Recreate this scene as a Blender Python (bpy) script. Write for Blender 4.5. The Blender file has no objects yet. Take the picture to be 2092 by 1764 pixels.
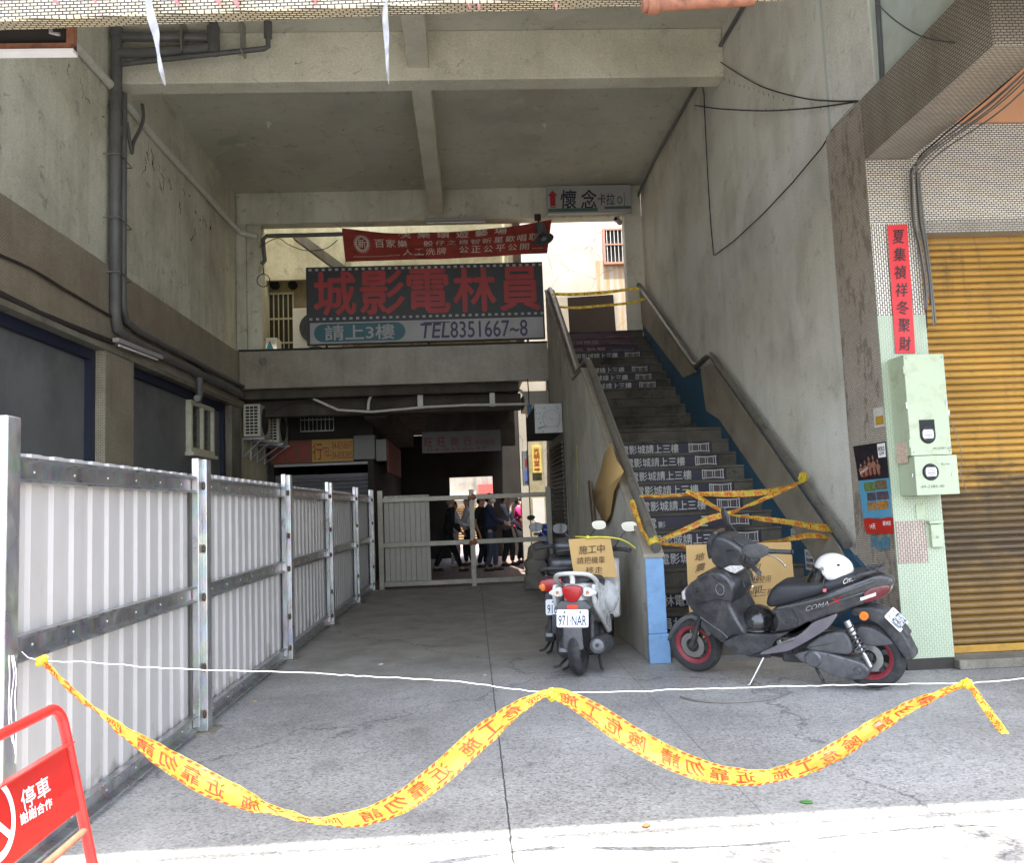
import bpy, bmesh, math, random
from mathutils import Vector, Matrix, noise
from math import sin, cos, pi, hypot, atan2, sqrt
rad = math.radians
S = bpy.context.scene
COL = S.collection
random.seed(7)

# ------------------------------------------------------------------ camera
EYE = Vector((0, 0, 1.4))
YAW, PITCH, ROLL = 0.0514, 0.0901, 0.0392
FPX = 1700.0; PW, PH = 2092.0, 1764.0
_fw = Vector((sin(YAW)*cos(PITCH), cos(YAW)*cos(PITCH), sin(PITCH)))
_r0 = Vector((cos(YAW), -sin(YAW), 0)); _u0 = _r0.cross(_fw)
_r = _r0*cos(ROLL) - _u0*sin(ROLL); _u = _u0*cos(ROLL) + _r0*sin(ROLL)
cam = bpy.data.cameras.new('camera'); camo = bpy.data.objects.new('camera', cam); COL.objects.link(camo)
camo.matrix_world = Matrix(((_r.x, _u.x, -_fw.x, EYE.x), (_r.y, _u.y, -_fw.y, EYE.y), (_r.z, _u.z, -_fw.z, EYE.z), (0, 0, 0, 1)))
cam.sensor_fit = 'HORIZONTAL'; cam.sensor_width = 36; cam.lens = 36*FPX/PW
cam.clip_start = 0.05; cam.clip_end = 2000
S.camera = camo

# ------------------------------------------------------------------ sky, sun, exposure
SUN_EL, SUN_AZ = 78.0, 172.0        # azimuth clockwise from +Y: the sun stands behind the camera, slightly to the right
w = bpy.data.worlds.new('World'); S.world = w; w.use_nodes = True
nt = w.node_tree; bg = nt.nodes['Background']
sky = nt.nodes.new('ShaderNodeTexSky'); sky.sky_type = 'NISHITA'; sky.sun_disc = False
sky.sun_elevation = rad(SUN_EL); sky.sun_rotation = rad(SUN_AZ)
sky.air_density = 1.0; sky.dust_density = 2.0; sky.ozone_density = 1.0
hs_ = nt.nodes.new('ShaderNodeHueSaturation'); hs_.inputs['Saturation'].default_value = .62   # hazy midday sky
nt.links.new(sky.outputs[0], hs_.inputs['Color']); nt.links.new(hs_.outputs[0], bg.inputs[0]); bg.inputs[1].default_value = 0.15
sl = bpy.data.lights.new('sun', 'SUN'); sl.energy = 2.1; sl.angle = rad(0.53); sl.color = (1.0, 0.95, 0.86)
so = bpy.data.objects.new('sun', sl); COL.objects.link(so)
_sd = Vector((sin(rad(SUN_AZ))*cos(rad(SUN_EL)), cos(rad(SUN_AZ))*cos(rad(SUN_EL)), sin(rad(SUN_EL))))
so.rotation_euler = _sd.to_track_quat('Z', 'Y').to_euler(); so.location = (0, -20, 40)
S.view_settings.view_transform = 'Standard'; S.view_settings.look = 'None'
S.view_settings.exposure = 2.85; S.view_settings.gamma = 1.0
S.cycles.use_denoising = True
S.cycles.max_bounces = 14; S.cycles.diffuse_bounces = 7; S.cycles.glossy_bounces = 4; S.cycles.transmission_bounces = 6
S.cycles.sample_clamp_indirect = 6.0

def at(x, y, ax, v):
    """point of a known plane of the place (ax = v) that the photograph shows at x, y"""
    d = _r*((x-PW/2)/FPX) - _u*((y-PH/2)/FPX) + _fw
    i = 'xyz'.index(ax); t = (v-EYE[i])/d[i]
    return EYE + d*t

# ------------------------------------------------------------------ materials
def c8(r, g, b, k=1.0):
    f = lambda v: ((v/255)/12.92 if v/255 <= .04045 else ((v/255+.055)/1.055)**2.4)*k
    return (f(r), f(g), f(b), 1)

class NT:
    def __init__(s, name):
        s.m = bpy.data.materials.new(name); s.m.use_nodes = True; s.t = s.m.node_tree
        s.b = s.t.nodes['Principled BSDF']
        s.tc = s.t.nodes.new('ShaderNodeTexCoord')
    def n(s, typ, **kw):
        nd = s.t.nodes.new(typ)
        for k, v in kw.items():
            if k.startswith('i_'):
                k = k[2:]; k = int(k) if k.isdigit() else k.replace('_', ' ')
                nd.inputs[k].default_value = v
            else: setattr(nd, k, v)
        return nd
    def l(s, a, b): s.t.links.new(a, b)
    def coord(s, scale=(1, 1, 1), rot=(0, 0, 0)):
        mp = s.n('ShaderNodeMapping'); mp.inputs['Scale'].default_value = scale; mp.inputs['Rotation'].default_value = rot
        s.l(s.tc.outputs['Object'], mp.inputs[0]); return mp.outputs[0]
    def noise(s, sc=5, detail=5, rough=.6, scale=(1, 1, 1), vec=None, dist=0):
        nd = s.n('ShaderNodeTexNoise', i_Scale=sc, i_Detail=detail, i_Roughness=rough, i_Distortion=dist)
        s.l(vec or s.coord(scale), nd.inputs['Vector']); return nd.outputs['Fac']
    def ramp(s, src, stops):
        nd = s.n('ShaderNodeValToRGB'); e = nd.color_ramp.elements
        e[0].position, e[0].color = stops[0][0], stops[0][1]; e[1].position, e[1].color = stops[-1][0], stops[-1][1]
        for p, cc in stops[1:-1]:
            k = e.new(p); k.color = cc
        s.l(src, nd.inputs[0]); return nd.outputs[0]
    def mix(s, fac, a, b, mode='MIX'):
        nd = s.n('ShaderNodeMix', data_type='RGBA', blend_type=mode)
        for sock, v in ((nd.inputs[0], fac), (nd.inputs[6], a), (nd.inputs[7], b)):
            if hasattr(v, 'is_output'): s.l(v, sock)
            else: sock.default_value = v
        return nd.outputs[2]
    def math(s, op, a, b=0.0, clamp=False):
        nd = s.n('ShaderNodeMath', operation=op, use_clamp=clamp)
        for sock, v in ((nd.inputs[0], a), (nd.inputs[1], b)):
            if hasattr(v, 'is_output'): s.l(v, sock)
            else: sock.default_value = v
        return nd.outputs[0]
    def bump(s, h, strength=.3, dist=.01):
        nd = s.n('ShaderNodeBump', i_Strength=strength, i_Distance=dist); s.l(h, nd.inputs['Height']); s.l(nd.outputs[0], s.b.inputs['Normal'])
    def col(s, v):
        if hasattr(v, 'is_output'): s.l(v, s.b.inputs['Base Color'])
        else: s.b.inputs['Base Color'].default_value = v
    def set(s, **kw):
        for k, v in kw.items(): s.b.inputs[k.replace('_', ' ')].default_value = v
        return s

W1 = (1, 1, 1, 1); K0 = (0, 0, 0, 1)
def kk(v): return (v, v, v, 1)

def paint(name, col, rough=.45, metal=0.0, var=.12, sc=9, dirt=None, dirt_amt=.5, dirt_sc=3, bump=0.0, bsc=60, **kw):
    """one-colour surface with mottling, optional dirt patches and fine relief"""
    n = NT(name); a = tuple(v*(1-var) for v in col[:3])+(1,); b = tuple(min(1, v*(1+var)) for v in col[:3])+(1,)
    cc = n.ramp(n.noise(sc), [(.3, a), (.7, b)])
    if dirt is not None:
        f = n.ramp(n.noise(dirt_sc, 8, .7), [(.5, K0), (.72, kk(dirt_amt))]); cc = n.mix(f, cc, dirt)
    n.col(cc); n.set(Roughness=rough, Metallic=metal, **kw)
    if bump: n.bump(n.noise(bsc, 6, .65), bump, .006)
    return n.m

def plaster(name, col, dark, light=None, streak=.55, sc=1.1, mold=.6, bump=.35):
    """old cement render: broad mottling, blotches of black mould, run-down streaks, rough grain"""
    n = NT(name)
    a = n.ramp(n.noise(sc, 9, .62), [(.28, dark), (.5, col), (.75, light or col)])
    st = n.ramp(n.noise(2.2, 6, .6, scale=(1.6, 1.6, .16)), [(.46, K0), (.72, kk(streak))])
    a = n.mix(st, a, tuple(v*.55 for v in dark[:3])+(1,))
    fl = n.ramp(n.noise(5.5, 10, .78, dist=.4), [(.565, K0), (.64, kk(mold))])
    a = n.mix(fl, a, tuple(v*.32 for v in dark[:3])+(1,))
    big = n.ramp(n.noise(.33, 4, .5), [(.35, (.86, .85, .82, 1)), (.65, (1.04, 1.04, 1.04, 1))]); a = n.mix(1.0, a, big, 'MULTIPLY')
    pt = n.ramp(n.noise(.8, 2, .3, dist=.5), [(.60, K0), (.615, kk(.28))]); a = n.mix(pt, a, light or col)
    cr = n.n('ShaderNodeTexVoronoi', i_Scale=.55, feature='DISTANCE_TO_EDGE'); nz = n.n('ShaderNodeTexNoise', i_Scale=1.6, i_Detail=12.0, i_Roughness=.7); n.l(n.tc.outputs['Object'], nz.inputs['Vector']); n.l(n.mix(.5, n.tc.outputs['Object'], nz.outputs['Color']), cr.inputs['Vector'])
    a = n.mix(n.math('MULTIPLY', n.math('LESS_THAN', cr.outputs['Distance'], .0022), n.ramp(n.noise(.7, 3), [(.5, K0), (.56, kk(.4))])), a, tuple(v*.45 for v in dark[:3])+(1,))
    sp = n.ramp(n.noise(70, 3, .7), [(.3, kk(.78)), (.7, kk(1.12))]); a = n.mix(1.0, a, sp, 'MULTIPLY')
    n.col(a); n.set(Roughness=.92); n.b.inputs['Specular IOR Level'].default_value = .2
    n.bump(n.noise(45, 8, .7), bump, .01); return n.m

def tile(name, col, grout, bw=.040, bh=.0185, mortar=.05, var=.16, dirt=.45, dirtcol=None, vertical=False, rough=.35, bump=.5, dsc=2.0, peel=0.0):
    """small mosaic tile in running bond on whatever way the face looks (box mapped by the face normal)"""
    n = NT(name)
    geo = n.n('ShaderNodeNewGeometry'); sn = n.n('ShaderNodeSeparateXYZ'); n.l(geo.outputs['True Normal'], sn.inputs[0])
    sp = n.n('ShaderNodeSeparateXYZ'); n.l(n.tc.outputs['Object'], sp.inputs[0])
    fx = n.math('GREATER_THAN', n.math('ABSOLUTE', sn.outputs[0]), .6); fz = n.math('GREATER_THAN', n.math('ABSOLUTE', sn.outputs[2]), .6)
    def sel(f, a, b): return n.math('ADD', n.math('MULTIPLY', f, b), n.math('MULTIPLY', n.math('SUBTRACT', 1.0, f), a))
    X, Y, Z = sp.outputs
    u = sel(fx, X, Y); v = sel(fz, Z, Y); u = sel(fz, u, X)
    if vertical: u, v = v, u
    cv = n.n('ShaderNodeCombineXYZ'); n.l(u, cv.inputs[0]); n.l(v, cv.inputs[1])
    br = n.n('ShaderNodeTexBrick', offset=.5)
    br.inputs['Scale'].default_value = 1.0; br.inputs['Brick Width'].default_value = bw; br.inputs['Row Height'].default_value = bh
    br.inputs['Mortar Size'].default_value = bh*mortar*1.5; br.inputs['Mortar Smooth'].default_value = .2; br.inputs['Bias'].default_value = -.2
    br.inputs['Color1'].default_value = tuple(x*(1-var) for x in col[:3])+(1,); br.inputs['Color2'].default_value = tuple(min(1, x*(1+var*.4)) for x in col[:3])+(1,)
    br.inputs['Mortar'].default_value = grout
    n.l(cv.outputs[0], br.inputs['Vector'])
    cc = br.outputs['Color']
    dm = n.ramp(n.noise(dsc, 8, .68), [(.42, K0), (.75, kk(dirt))]); cc = n.mix(dm, cc, dirtcol or tuple(x*.35 for x in col[:3])+(1,))
    st = n.ramp(n.noise(3, 6, .6, scale=(2, 2, .2)), [(.5, K0), (.75, kk(dirt*.7))]); cc = n.mix(st, cc, dirtcol or tuple(x*.4 for x in col[:3])+(1,))
    if peel:
        pf = n.ramp(n.noise(7, 9, .72, scale=(1, 1, .45)), [(.52, K0), (.57, kk(peel))]); cc = n.mix(pf, cc, tuple(x*.9 for x in grout[:3])+(1,))
    n.col(cc); n.set(Roughness=rough)
    h = n.math('SUBTRACT', 1.0, br.outputs['Fac']); n.bump(h, bump, .004); return n.m

def galv(name, base=.55, rough=.35):
    n = NT(name)
    vo = n.n('ShaderNodeTexVoronoi', i_Scale=26.0); n.l(n.coord((1, 1, .5)), vo.inputs['Vector'])
    cc = n.ramp(n.noise(7, 7, .7, scale=(1, 1, .35)), [(.3, kk(base*.62)), (.5, kk(base)), (.72, kk(min(1, base*1.3)))])
    cc = n.mix(.22, cc, vo.outputs['Color'], 'SOFT_LIGHT')
    rs = n.ramp(n.noise(3, 9, .75), [(.66, K0), (.74, kk(.5))]); cc = n.mix(rs, cc, c8(120, 96, 70))
    n.col(cc); n.set(Metallic=.85)
    rr = n.ramp(n.noise(9, 5, .6), [(.3, kk(rough*.7)), (.7, kk(rough*1.5))]); n.l(rr, n.b.inputs['Roughness']); return n.m

def emit(name, col, k):
    n = NT(name); n.col(col); n.b.inputs['Emission Color'].default_value = col; n.b.inputs['Emission Strength'].default_value = k; return n.m

# ------------------------------------------------------------------ mesh builder
class MB:
    def __init__(s): s.bm = bmesh.new()
    def V(s, p): return s.bm.verts.new(Vector(p))
    def F(s, vs, mi=0):
        try: f = s.bm.faces.new(vs); f.material_index = mi; return f
        except ValueError: return None
    def quad(s, a, b, c, d): return s.F([s.V(a), s.V(b), s.V(c), s.V(d)])
    def obox(s, o, ex, ey, ez):
        """box with corner o and edge vectors"""
        o, ex, ey, ez = map(Vector, (o, ex, ey, ez))
        if ex.cross(ey).dot(ez) < 0: ex, ey = ey, ex
        p = [o, o+ex, o+ex+ey, o+ey]; v = [s.V(q) for q in p]+[s.V(q+ez) for q in p]
        for f in ((3, 2, 1, 0), (4, 5, 6, 7), (0, 1, 5, 4), (1, 2, 6, 5), (2, 3, 7, 6), (3, 0, 4, 7)): s.F([v[i] for i in f])
        return s
    def box(s, x0, x1, y0, y1, z0, z1): return s.obox((x0, y0, z0), (x1-x0, 0, 0), (0, y1-y0, 0), (0, 0, z1-z0))
    def prism(s, pts, o, ex, ey, n, inset=0.0, depth=None):
        """polygon pts (in ex, ey from o) extruded along n; inset > 0 chamfers both rims"""
        o, ex, ey, n = map(Vector, (o, ex, ey, n))
        A = sum(pts[i][0]*pts[(i+1) % len(pts)][1]-pts[(i+1) % len(pts)][0]*pts[i][1] for i in range(len(pts)))
        if (A > 0) != (ex.cross(ey).dot(n) > 0): pts = pts[::-1]
        N = len(pts)
        def off(d):
            out = []
            sg = 1 if ex.cross(ey).dot(n) > 0 else -1
            for i in range(N):
                a, b, c = pts[i-1], pts[i], pts[(i+1) % N]
                d1 = Vector((b[0]-a[0], b[1]-a[1])); d2 = Vector((c[0]-b[0], c[1]-b[1]))
                if d1.length < 1e-9 or d2.length < 1e-9: out.append(b); continue
                d1.normalize(); d2.normalize()
                n1 = Vector((-d1.y, d1.x))*sg; n2 = Vector((-d2.y, d2.x))*sg; m = n1+n2
                if m.length < 1e-6: out.append(b); continue
                m.normalize(); k = d/max(.5, m.dot(n1)); out.append((b[0]+m.x*k, b[1]+m.y*k))
            return out
        if inset:
            dp = depth if depth is not None else inset
            T = n.length; nn = n/T
            rings = [(off(inset), 0), (off(inset*.3), dp*.3), (pts, dp), (pts, T-dp), (off(inset*.3), T-dp*.3), (off(inset), T)]
            R = [[s.V(o+ex*p[0]+ey*p[1]+nn*h) for p in q] for q, h in rings]
        else:
            R = [[s.V(o+ex*p[0]+ey*p[1]) for p in pts], [s.V(o+ex*p[0]+ey*p[1]+n) for p in pts]]
        s.F(R[0][::-1]); s.F(R[-1])
        for a, b in zip(R, R[1:]):
            for i in range(N): s.F([a[i], a[(i+1) % N], b[(i+1) % N], b[i]])
        return s
    def tube(s, pts, r, n=8, caps=True, closed=False, sq=None):
        pts = [Vector(p) for p in pts]; N = len(pts); rings = []
        up = None
        for i, p in enumerate(pts):
            if closed: t = (pts[(i+1) % N]-pts[i-1])
            else: t = (pts[min(i+1, N-1)]-pts[max(i-1, 0)])
            if t.length < 1e-9: t = Vector((0, 0, 1))
            t.normalize()
            if up is None:
                up = Vector((0, 0, 1)) if abs(t.z) < .9 else Vector((1, 0, 0))
            a = up-t*up.dot(t)
            if a.length < 1e-6: a = Vector((1, 0, 0))-t*t.x
            a.normalize(); up = a; b = t.cross(a)
            rr = r[i] if isinstance(r, (list, tuple)) else r
            k = sq or (1, 1)
            rings.append([s.V(p+a*cos(2*pi*j/n)*rr*k[0]+b*sin(2*pi*j/n)*rr*k[1]) for j in range(n)])
        for i in range(N if closed else N-1):
            A, B = rings[i], rings[(i+1) % N]
            for j in range(n): s.F([A[j], A[(j+1) % n], B[(j+1) % n], B[j]])
        if caps and not closed: s.F(rings[0][::-1]); s.F(rings[-1])
        return s
    def lathe(s, prof, o, axis, n=20):
        """prof = [(radius, height along axis)]"""
        o, axis = Vector(o), Vector(axis).normalized()
        a = axis.orthogonal().normalized(); b = axis.cross(a); rings = []
        for r, h in prof:
            if r < 1e-6: rings.append([s.V(o+axis*h)])
            else: rings.append([s.V(o+axis*h+(a*cos(2*pi*j/n)+b*sin(2*pi*j/n))*r) for j in range(n)])
        for A, B in zip(rings, rings[1:]):
            for j in range(n):
                k = (j+1) % n
                if len(A) == 1 and len(B) == 1: continue
                if len(A) == 1: s.F([A[0], B[k], B[j]])
                elif len(B) == 1: s.F([A[j], A[k], B[0]])
                else: s.F([A[j], A[k], B[k], B[j]])
        return s
    def ell(s, c, rx, ry, rz, nu=16, nv=10, ex=(1, 0, 0), ey=(0, 1, 0), ez=(0, 0, 1), v0=0.0, v1=1.0, f=None):
        c, ex, ey, ez = map(Vector, (c, ex, ey, ez)); rings = []
        for i in range(nv+1):
            t = pi*(v0+(v1-v0)*i/nv); z = cos(t); q = sin(t); ring = []
            for j in range(nu):
                a = 2*pi*j/nu; x, y, zz = q*cos(a)*rx, q*sin(a)*ry, z*rz
                if f: x, y, zz = f(x, y, zz)
                ring.append(s.V(c+ex*x+ey*y+ez*zz))
            rings.append(ring)
        for A, B in zip(rings, rings[1:]):
            for j in range(nu): s.F([A[j], B[j], B[(j+1) % nu], A[(j+1) % nu]])
        bmesh.ops.remove_doubles(s.bm, verts=[v for r in rings for v in r], dist=1e-5)
        return s
    def grid(s, fn, nu, nv):
        g = [[s.V(fn(i/nu, j/nv)) for j in range(nv+1)] for i in range(nu+1)]
        for i in range(nu):
            for j in range(nv): s.F([g[i][j], g[i+1][j], g[i+1][j+1], g[i][j+1]])
        return s
    def build(s, name, mat, parent=None, smooth=None, bevel=0, seg=2, solid=0, subsurf=0, loc=None, world=True):
        me = bpy.data.meshes.new(name); bmesh.ops.recalc_face_normals(s.bm, faces=s.bm.faces) if smooth is not None or bevel else None
        s.bm.to_mesh(me); s.bm.free(); return finish(me, name, mat, parent, smooth, bevel, seg, solid, subsurf, world)

def finish(me, name, mat, parent=None, smooth=None, bevel=0, seg=2, solid=0, subsurf=0, world=True):
    for m in (mat if isinstance(mat, (list, tuple)) else [mat]): me.materials.append(m)
    o = bpy.data.objects.new(name, me); COL.objects.link(o)
    if parent is not None:
        o.parent = parent
        if world: o.matrix_parent_inverse = wm(parent).inverted()
    if smooth is not None:
        me.polygons.foreach_set('use_smooth', [True]*len(me.polygons))
        if smooth < 170: me.set_sharp_from_angle(angle=rad(smooth))
    if solid:
        md = o.modifiers.new('thick', 'SOLIDIFY'); md.thickness = solid; md.offset = 0
    if bevel:
        md = o.modifiers.new('bevel', 'BEVEL'); md.width = bevel; md.segments = seg; md.limit_method = 'ANGLE'; md.angle_limit = rad(40)
    if subsurf:
        md = o.modifiers.new('sub', 'SUBSURF'); md.levels = md.render_levels = subsurf
    return o

WMX = {}
def wm(o): return WMX.get(o.name, Matrix.Identity(4))
def thing(name, label, cat, loc=(0, 0, 0), group=None, mat=None):
    o = bpy.data.objects.new(name, None); COL.objects.link(o); o.empty_display_size = .2
    m = mat if mat is not None else Matrix.Translation(Vector(loc))
    o.matrix_world = m; WMX[o.name] = m.copy()
    o['label'] = label; o['category'] = cat
    if group: o['group'] = group
    return o
def tag(o, label, cat, group=None):
    o['label'] = label; o['category'] = cat
    if group: o['group'] = group
    return o
def struct(o): o['kind'] = 'structure'; return o
def copy_tree(o, parent=None):
    c = o.copy(); COL.objects.link(c)
    if parent is not None: c.parent = parent
    for ch in list(o.children): copy_tree(ch, c)
    return c

# ------------------------------------------------------------------ lettering
_TC = {}
def glyphs(txt, bold=0.0, shear=0.0, res=3):
    k = (txt, bold, shear, res)
    if k not in _TC:
        cu = bpy.data.curves.new('lettering', 'FONT'); cu.body = txt; cu.size = 1; cu.offset = bold; cu.shear = shear; cu.resolution_u = res
        o = bpy.data.objects.new('lettering', cu); me = o.to_mesh()
        vs = [(v.co.x, v.co.y) for v in me.vertices]; fs = [tuple(p.vertices) for p in me.polygons]
        o.to_mesh_clear(); bpy.data.objects.remove(o); bpy.data.curves.remove(cu)
        x0, x1 = min(v[0] for v in vs), max(v[0] for v in vs); y0, y1 = min(v[1] for v in vs), max(v[1] for v in vs)
        _TC[k] = ([((x-x0)/(x1-x0), (y-y0)/(y1-y0)) for x, y in vs], fs, (x1-x0)/(y1-y0))
    return _TC[k]
def write(mb, txt, fn, bold=0.0, shear=0.0, mi=0, flip=False):
    """lay a word out so that its bounding box fills the unit square mapped by fn(u, v) -> point; bold thickens the strokes"""
    vs, fs, asp = glyphs(txt, 0.0, shear)
    n = (fn(.51, .5)-fn(.49, .5)).cross(fn(.5, .51)-fn(.5, .49)); n = n.normalized() if n.length > 0 else Vector()
    g = bold*.8
    for k, (du, dv) in enumerate(((0, 0), (g/asp, 0), (-g/asp, 0), (0, g), (0, -g)) if bold > .004 else ((0, 0),)):
        vv = [mb.V(fn((1-u if flip else u)+du, v+dv)+n*(.00012*k)) for u, v in vs]
        for f in fs: mb.F([vv[i] for i in f], mi)
def rect_fn(o, ex, ey):
    o, ex, ey = Vector(o), Vector(ex), Vector(ey); return lambda u, v: o+ex*u+ey*v
def quad_fn(a, b, c, d, n=Vector((0, 0, 0))):
    """a bottom-left, b bottom-right, c top-right, d top-left"""
    a, b, c, d = map(Vector, (a, b, c, d)); return lambda u, v: a*(1-u)*(1-v)+b*u*(1-v)+c*u*v+d*(1-u)*v+n
# ================================================================== materials of the place
def terrazzo():
    n = NT('terrazzo')
    v = n.n('ShaderNodeTexVoronoi', i_Scale=80.0); n.l(n.tc.outputs['Object'], v.inputs['Vector'])
    sv = n.n('ShaderNodeSeparateColor'); n.l(v.outputs['Color'], sv.inputs[0])
    chips = n.ramp(sv.outputs[0], [(0.0, kk(.13)), (.12, kk(.24)), (.24, kk(.34)), (.6, kk(.42)), (.8, kk(.47)), (1.0, kk(.58))])
    v2 = n.n('ShaderNodeTexVoronoi', i_Scale=150.0); n.l(n.tc.outputs['Object'], v2.inputs['Vector'])
    s2 = n.n('ShaderNodeSeparateColor'); n.l(v2.outputs['Color'], s2.inputs[0])
    fine = n.ramp(s2.outputs[1], [(0, kk(.24)), (1, kk(.5))])
    cc = n.mix(.32, chips, fine)
    worn = n.ramp(n.noise(.55, 7, .6), [(.35, (.62, .60, .57, 1)), (.6, (1, .975, .93, 1))]); cc = n.mix(1, cc, worn, 'MULTIPLY')
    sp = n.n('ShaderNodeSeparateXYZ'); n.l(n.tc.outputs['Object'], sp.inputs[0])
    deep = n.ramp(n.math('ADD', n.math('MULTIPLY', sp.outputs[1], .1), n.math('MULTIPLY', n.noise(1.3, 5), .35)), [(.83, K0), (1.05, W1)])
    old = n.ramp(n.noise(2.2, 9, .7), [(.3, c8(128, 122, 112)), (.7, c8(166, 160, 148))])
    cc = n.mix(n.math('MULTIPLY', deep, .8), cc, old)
    spot = n.ramp(n.noise(6, 7, .8), [(.63, K0), (.69, kk(.4))]); cc = n.mix(spot, cc, c8(88, 84, 78)); oil = n.ramp(n.noise(1.7, 5, .55), [(.6, K0), (.7, kk(.34))]); cc = n.mix(oil, cc, c8(84, 80, 74)); pale = n.ramp(n.noise(.9, 6, .6, scale=(1.6, .5, 1)), [(.55, K0), (.75, kk(.35))]); cc = n.mix(pale, cc, c8(206, 204, 200))
    wob = n.math('MULTIPLY', n.math('SUBTRACT', n.noise(9, 6, .7), .5), .02)
    for x0, hw in ((.115, .0042), (1.24, .0018)):
        d = n.math('ABSOLUTE', n.math('SUBTRACT', n.math('ADD', sp.outputs[0], wob), x0))
        cc = n.mix(n.math('LESS_THAN', d, hw), cc, kk(.07))
    for y0, hw in ((5.15, .003), (8.1, .003)):
        d = n.math('ABSOLUTE', n.math('SUBTRACT', n.math('ADD', sp.outputs[1], wob), y0))
        cc = n.mix(n.math('MULTIPLY', n.math('LESS_THAN', d, hw), .5), cc, kk(.09))
    cr = n.n('ShaderNodeTexVoronoi', i_Scale=.23, feature='DISTANCE_TO_EDGE'); nz = n.n('ShaderNodeTexNoise', i_Scale=1.1, i_Detail=12.0, i_Roughness=.65)
    n.l(n.tc.outputs['Object'], nz.inputs['Vector']); n.l(n.mix(.6, n.tc.outputs['Object'], nz.outputs['Color']), cr.inputs['Vector'])
    cc = n.mix(n.math('MULTIPLY', n.math('LESS_THAN', cr.outputs['Distance'], .0011), .6), cc, kk(.06))
    n.col(cc); n.l(n.ramp(n.noise(3, 6, .6), [(.3, kk(.42)), (.7, kk(.7))]), n.b.inputs['Roughness']); n.bump(n.noise(60, 5, .6), .12, .004); return n.m

M_floor = terrazzo()
M_asphalt = paint('asphalt', kk(.07), .9, var=.3, sc=40, bump=.4)
M_alley = tile('alley_paving', c8(142, 122, 116), c8(78, 66, 62), .22, .11, .05, dirt=.5, rough=.7, bump=.3)
M_wall_l = plaster('plaster_left', c8(222, 219, 201), c8(190, 187, 168), c8(234, 231, 215), .4, 1.2, .5)
M_wall_r = plaster('plaster_right', c8(226, 221, 208), c8(196, 190, 176), c8(236, 235, 227), .18, .9, .28, bump=1.0)
M_ceil = plaster('plaster_ceiling', c8(208, 205, 190), c8(184, 181, 166), c8(218, 215, 200), .1, .6, .35, bump=.15)
M_beam = plaster('plaster_beam', c8(222, 217, 196), c8(198, 193, 174), c8(232, 227, 208), .15, .8, .3, bump=.15)
M_cream = tile('cream_tile', c8(222, 208, 176), c8(52, 42, 32), .0405, .0190, .14, var=.10, dirt=.12, dirtcol=c8(160, 140, 110))
M_shop_tile = tile('shop_tile', c8(230, 220, 204), c8(40, 33, 28), .0405, .0190, .13, var=.10, dirt=.15, dirtcol=c8(120, 104, 88))
M_shop_tile_v = tile('shop_tile_upright', c8(230, 220, 204), c8(40, 33, 28), .0405, .0195, .13, var=.10, dirt=.2, dirtcol=c8(120, 104, 88), vertical=True)
M_grey_tile = tile('grey_tile', c8(182, 173, 158), c8(74, 66, 56), .0405, .0190, .12, var=.12, dirt=.5, dirtcol=c8(98, 88, 76))
M_side_tile = tile('pillar_side_tile', c8(196, 184, 168), c8(104, 92, 80), .0405, .0190, .09, var=.12, dirt=.35, dirtcol=c8(104, 92, 80), peel=.6)
M_band_tile = tile('band_tile', c8(186, 176, 156), c8(92, 80, 66), .0405, .0190, .09, var=.12, dirt=.5, dirtcol=c8(104, 90, 74))
M_mint = tile('mint_painted_tile', c8(174, 184, 158), c8(132, 142, 118), .0405, .0195, .05, var=.04, dirt=.14, dirtcol=c8(132, 140, 116), vertical=True, bump=.7)
M_patch = tile('bare_tile_patch', c8(186, 168, 152), c8(74, 60, 50), .0405, .0195, .08, var=.12, dirt=.35, dirtcol=c8(112, 92, 78), vertical=True)
M_darkpanel = paint('dark_board', c8(108, 109, 110), .55, var=.16, sc=1.2, dirt=c8(60, 60, 62), dirt_amt=.5, dirt_sc=1.5)
M_bluefr = paint('dark_blue_frame', c8(30, 36, 58), .5)
M_concrete = plaster('concrete_dark', c8(140, 134, 122), c8(104, 98, 88), c8(158, 152, 140), .5, 1.0, .5)
M_stairwall = plaster('stair_wall_plaster', c8(196, 191, 178), c8(158, 154, 141), c8(210, 205, 192), .35, 1.1, .4)
M_tan = paint('tan_strip', c8(146, 136, 120), .7, var=.15, sc=3, dirt=c8(90, 82, 70), dirt_amt=.5, dirt_sc=2.5, bump=.1)
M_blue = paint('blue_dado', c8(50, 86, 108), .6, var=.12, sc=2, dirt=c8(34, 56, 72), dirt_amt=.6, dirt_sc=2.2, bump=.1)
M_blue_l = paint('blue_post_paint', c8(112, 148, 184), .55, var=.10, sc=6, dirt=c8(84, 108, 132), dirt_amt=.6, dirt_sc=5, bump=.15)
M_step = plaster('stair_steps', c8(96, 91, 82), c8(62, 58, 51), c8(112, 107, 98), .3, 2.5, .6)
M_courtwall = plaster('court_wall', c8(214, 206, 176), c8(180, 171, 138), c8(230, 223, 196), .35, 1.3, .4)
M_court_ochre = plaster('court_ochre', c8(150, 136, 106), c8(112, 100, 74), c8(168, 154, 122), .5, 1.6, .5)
M_whitewall = plaster('white_render', c8(214, 206, 192), c8(190, 182, 168), c8(224, 218, 206), .3, 1.0, .2)
M_shade_conc = plaster('shaded_concrete', c8(92, 86, 78), c8(66, 61, 54), c8(108, 101, 92), .4, 1.0, .5)  # darker copy of the concrete; the alley's shade is put into its colour
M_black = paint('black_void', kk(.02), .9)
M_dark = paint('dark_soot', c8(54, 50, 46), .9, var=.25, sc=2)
M_galv = galv('galvanised_steel', .52, .34)
M_galv_d = galv('galvanised_dull', .42, .42)
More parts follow.
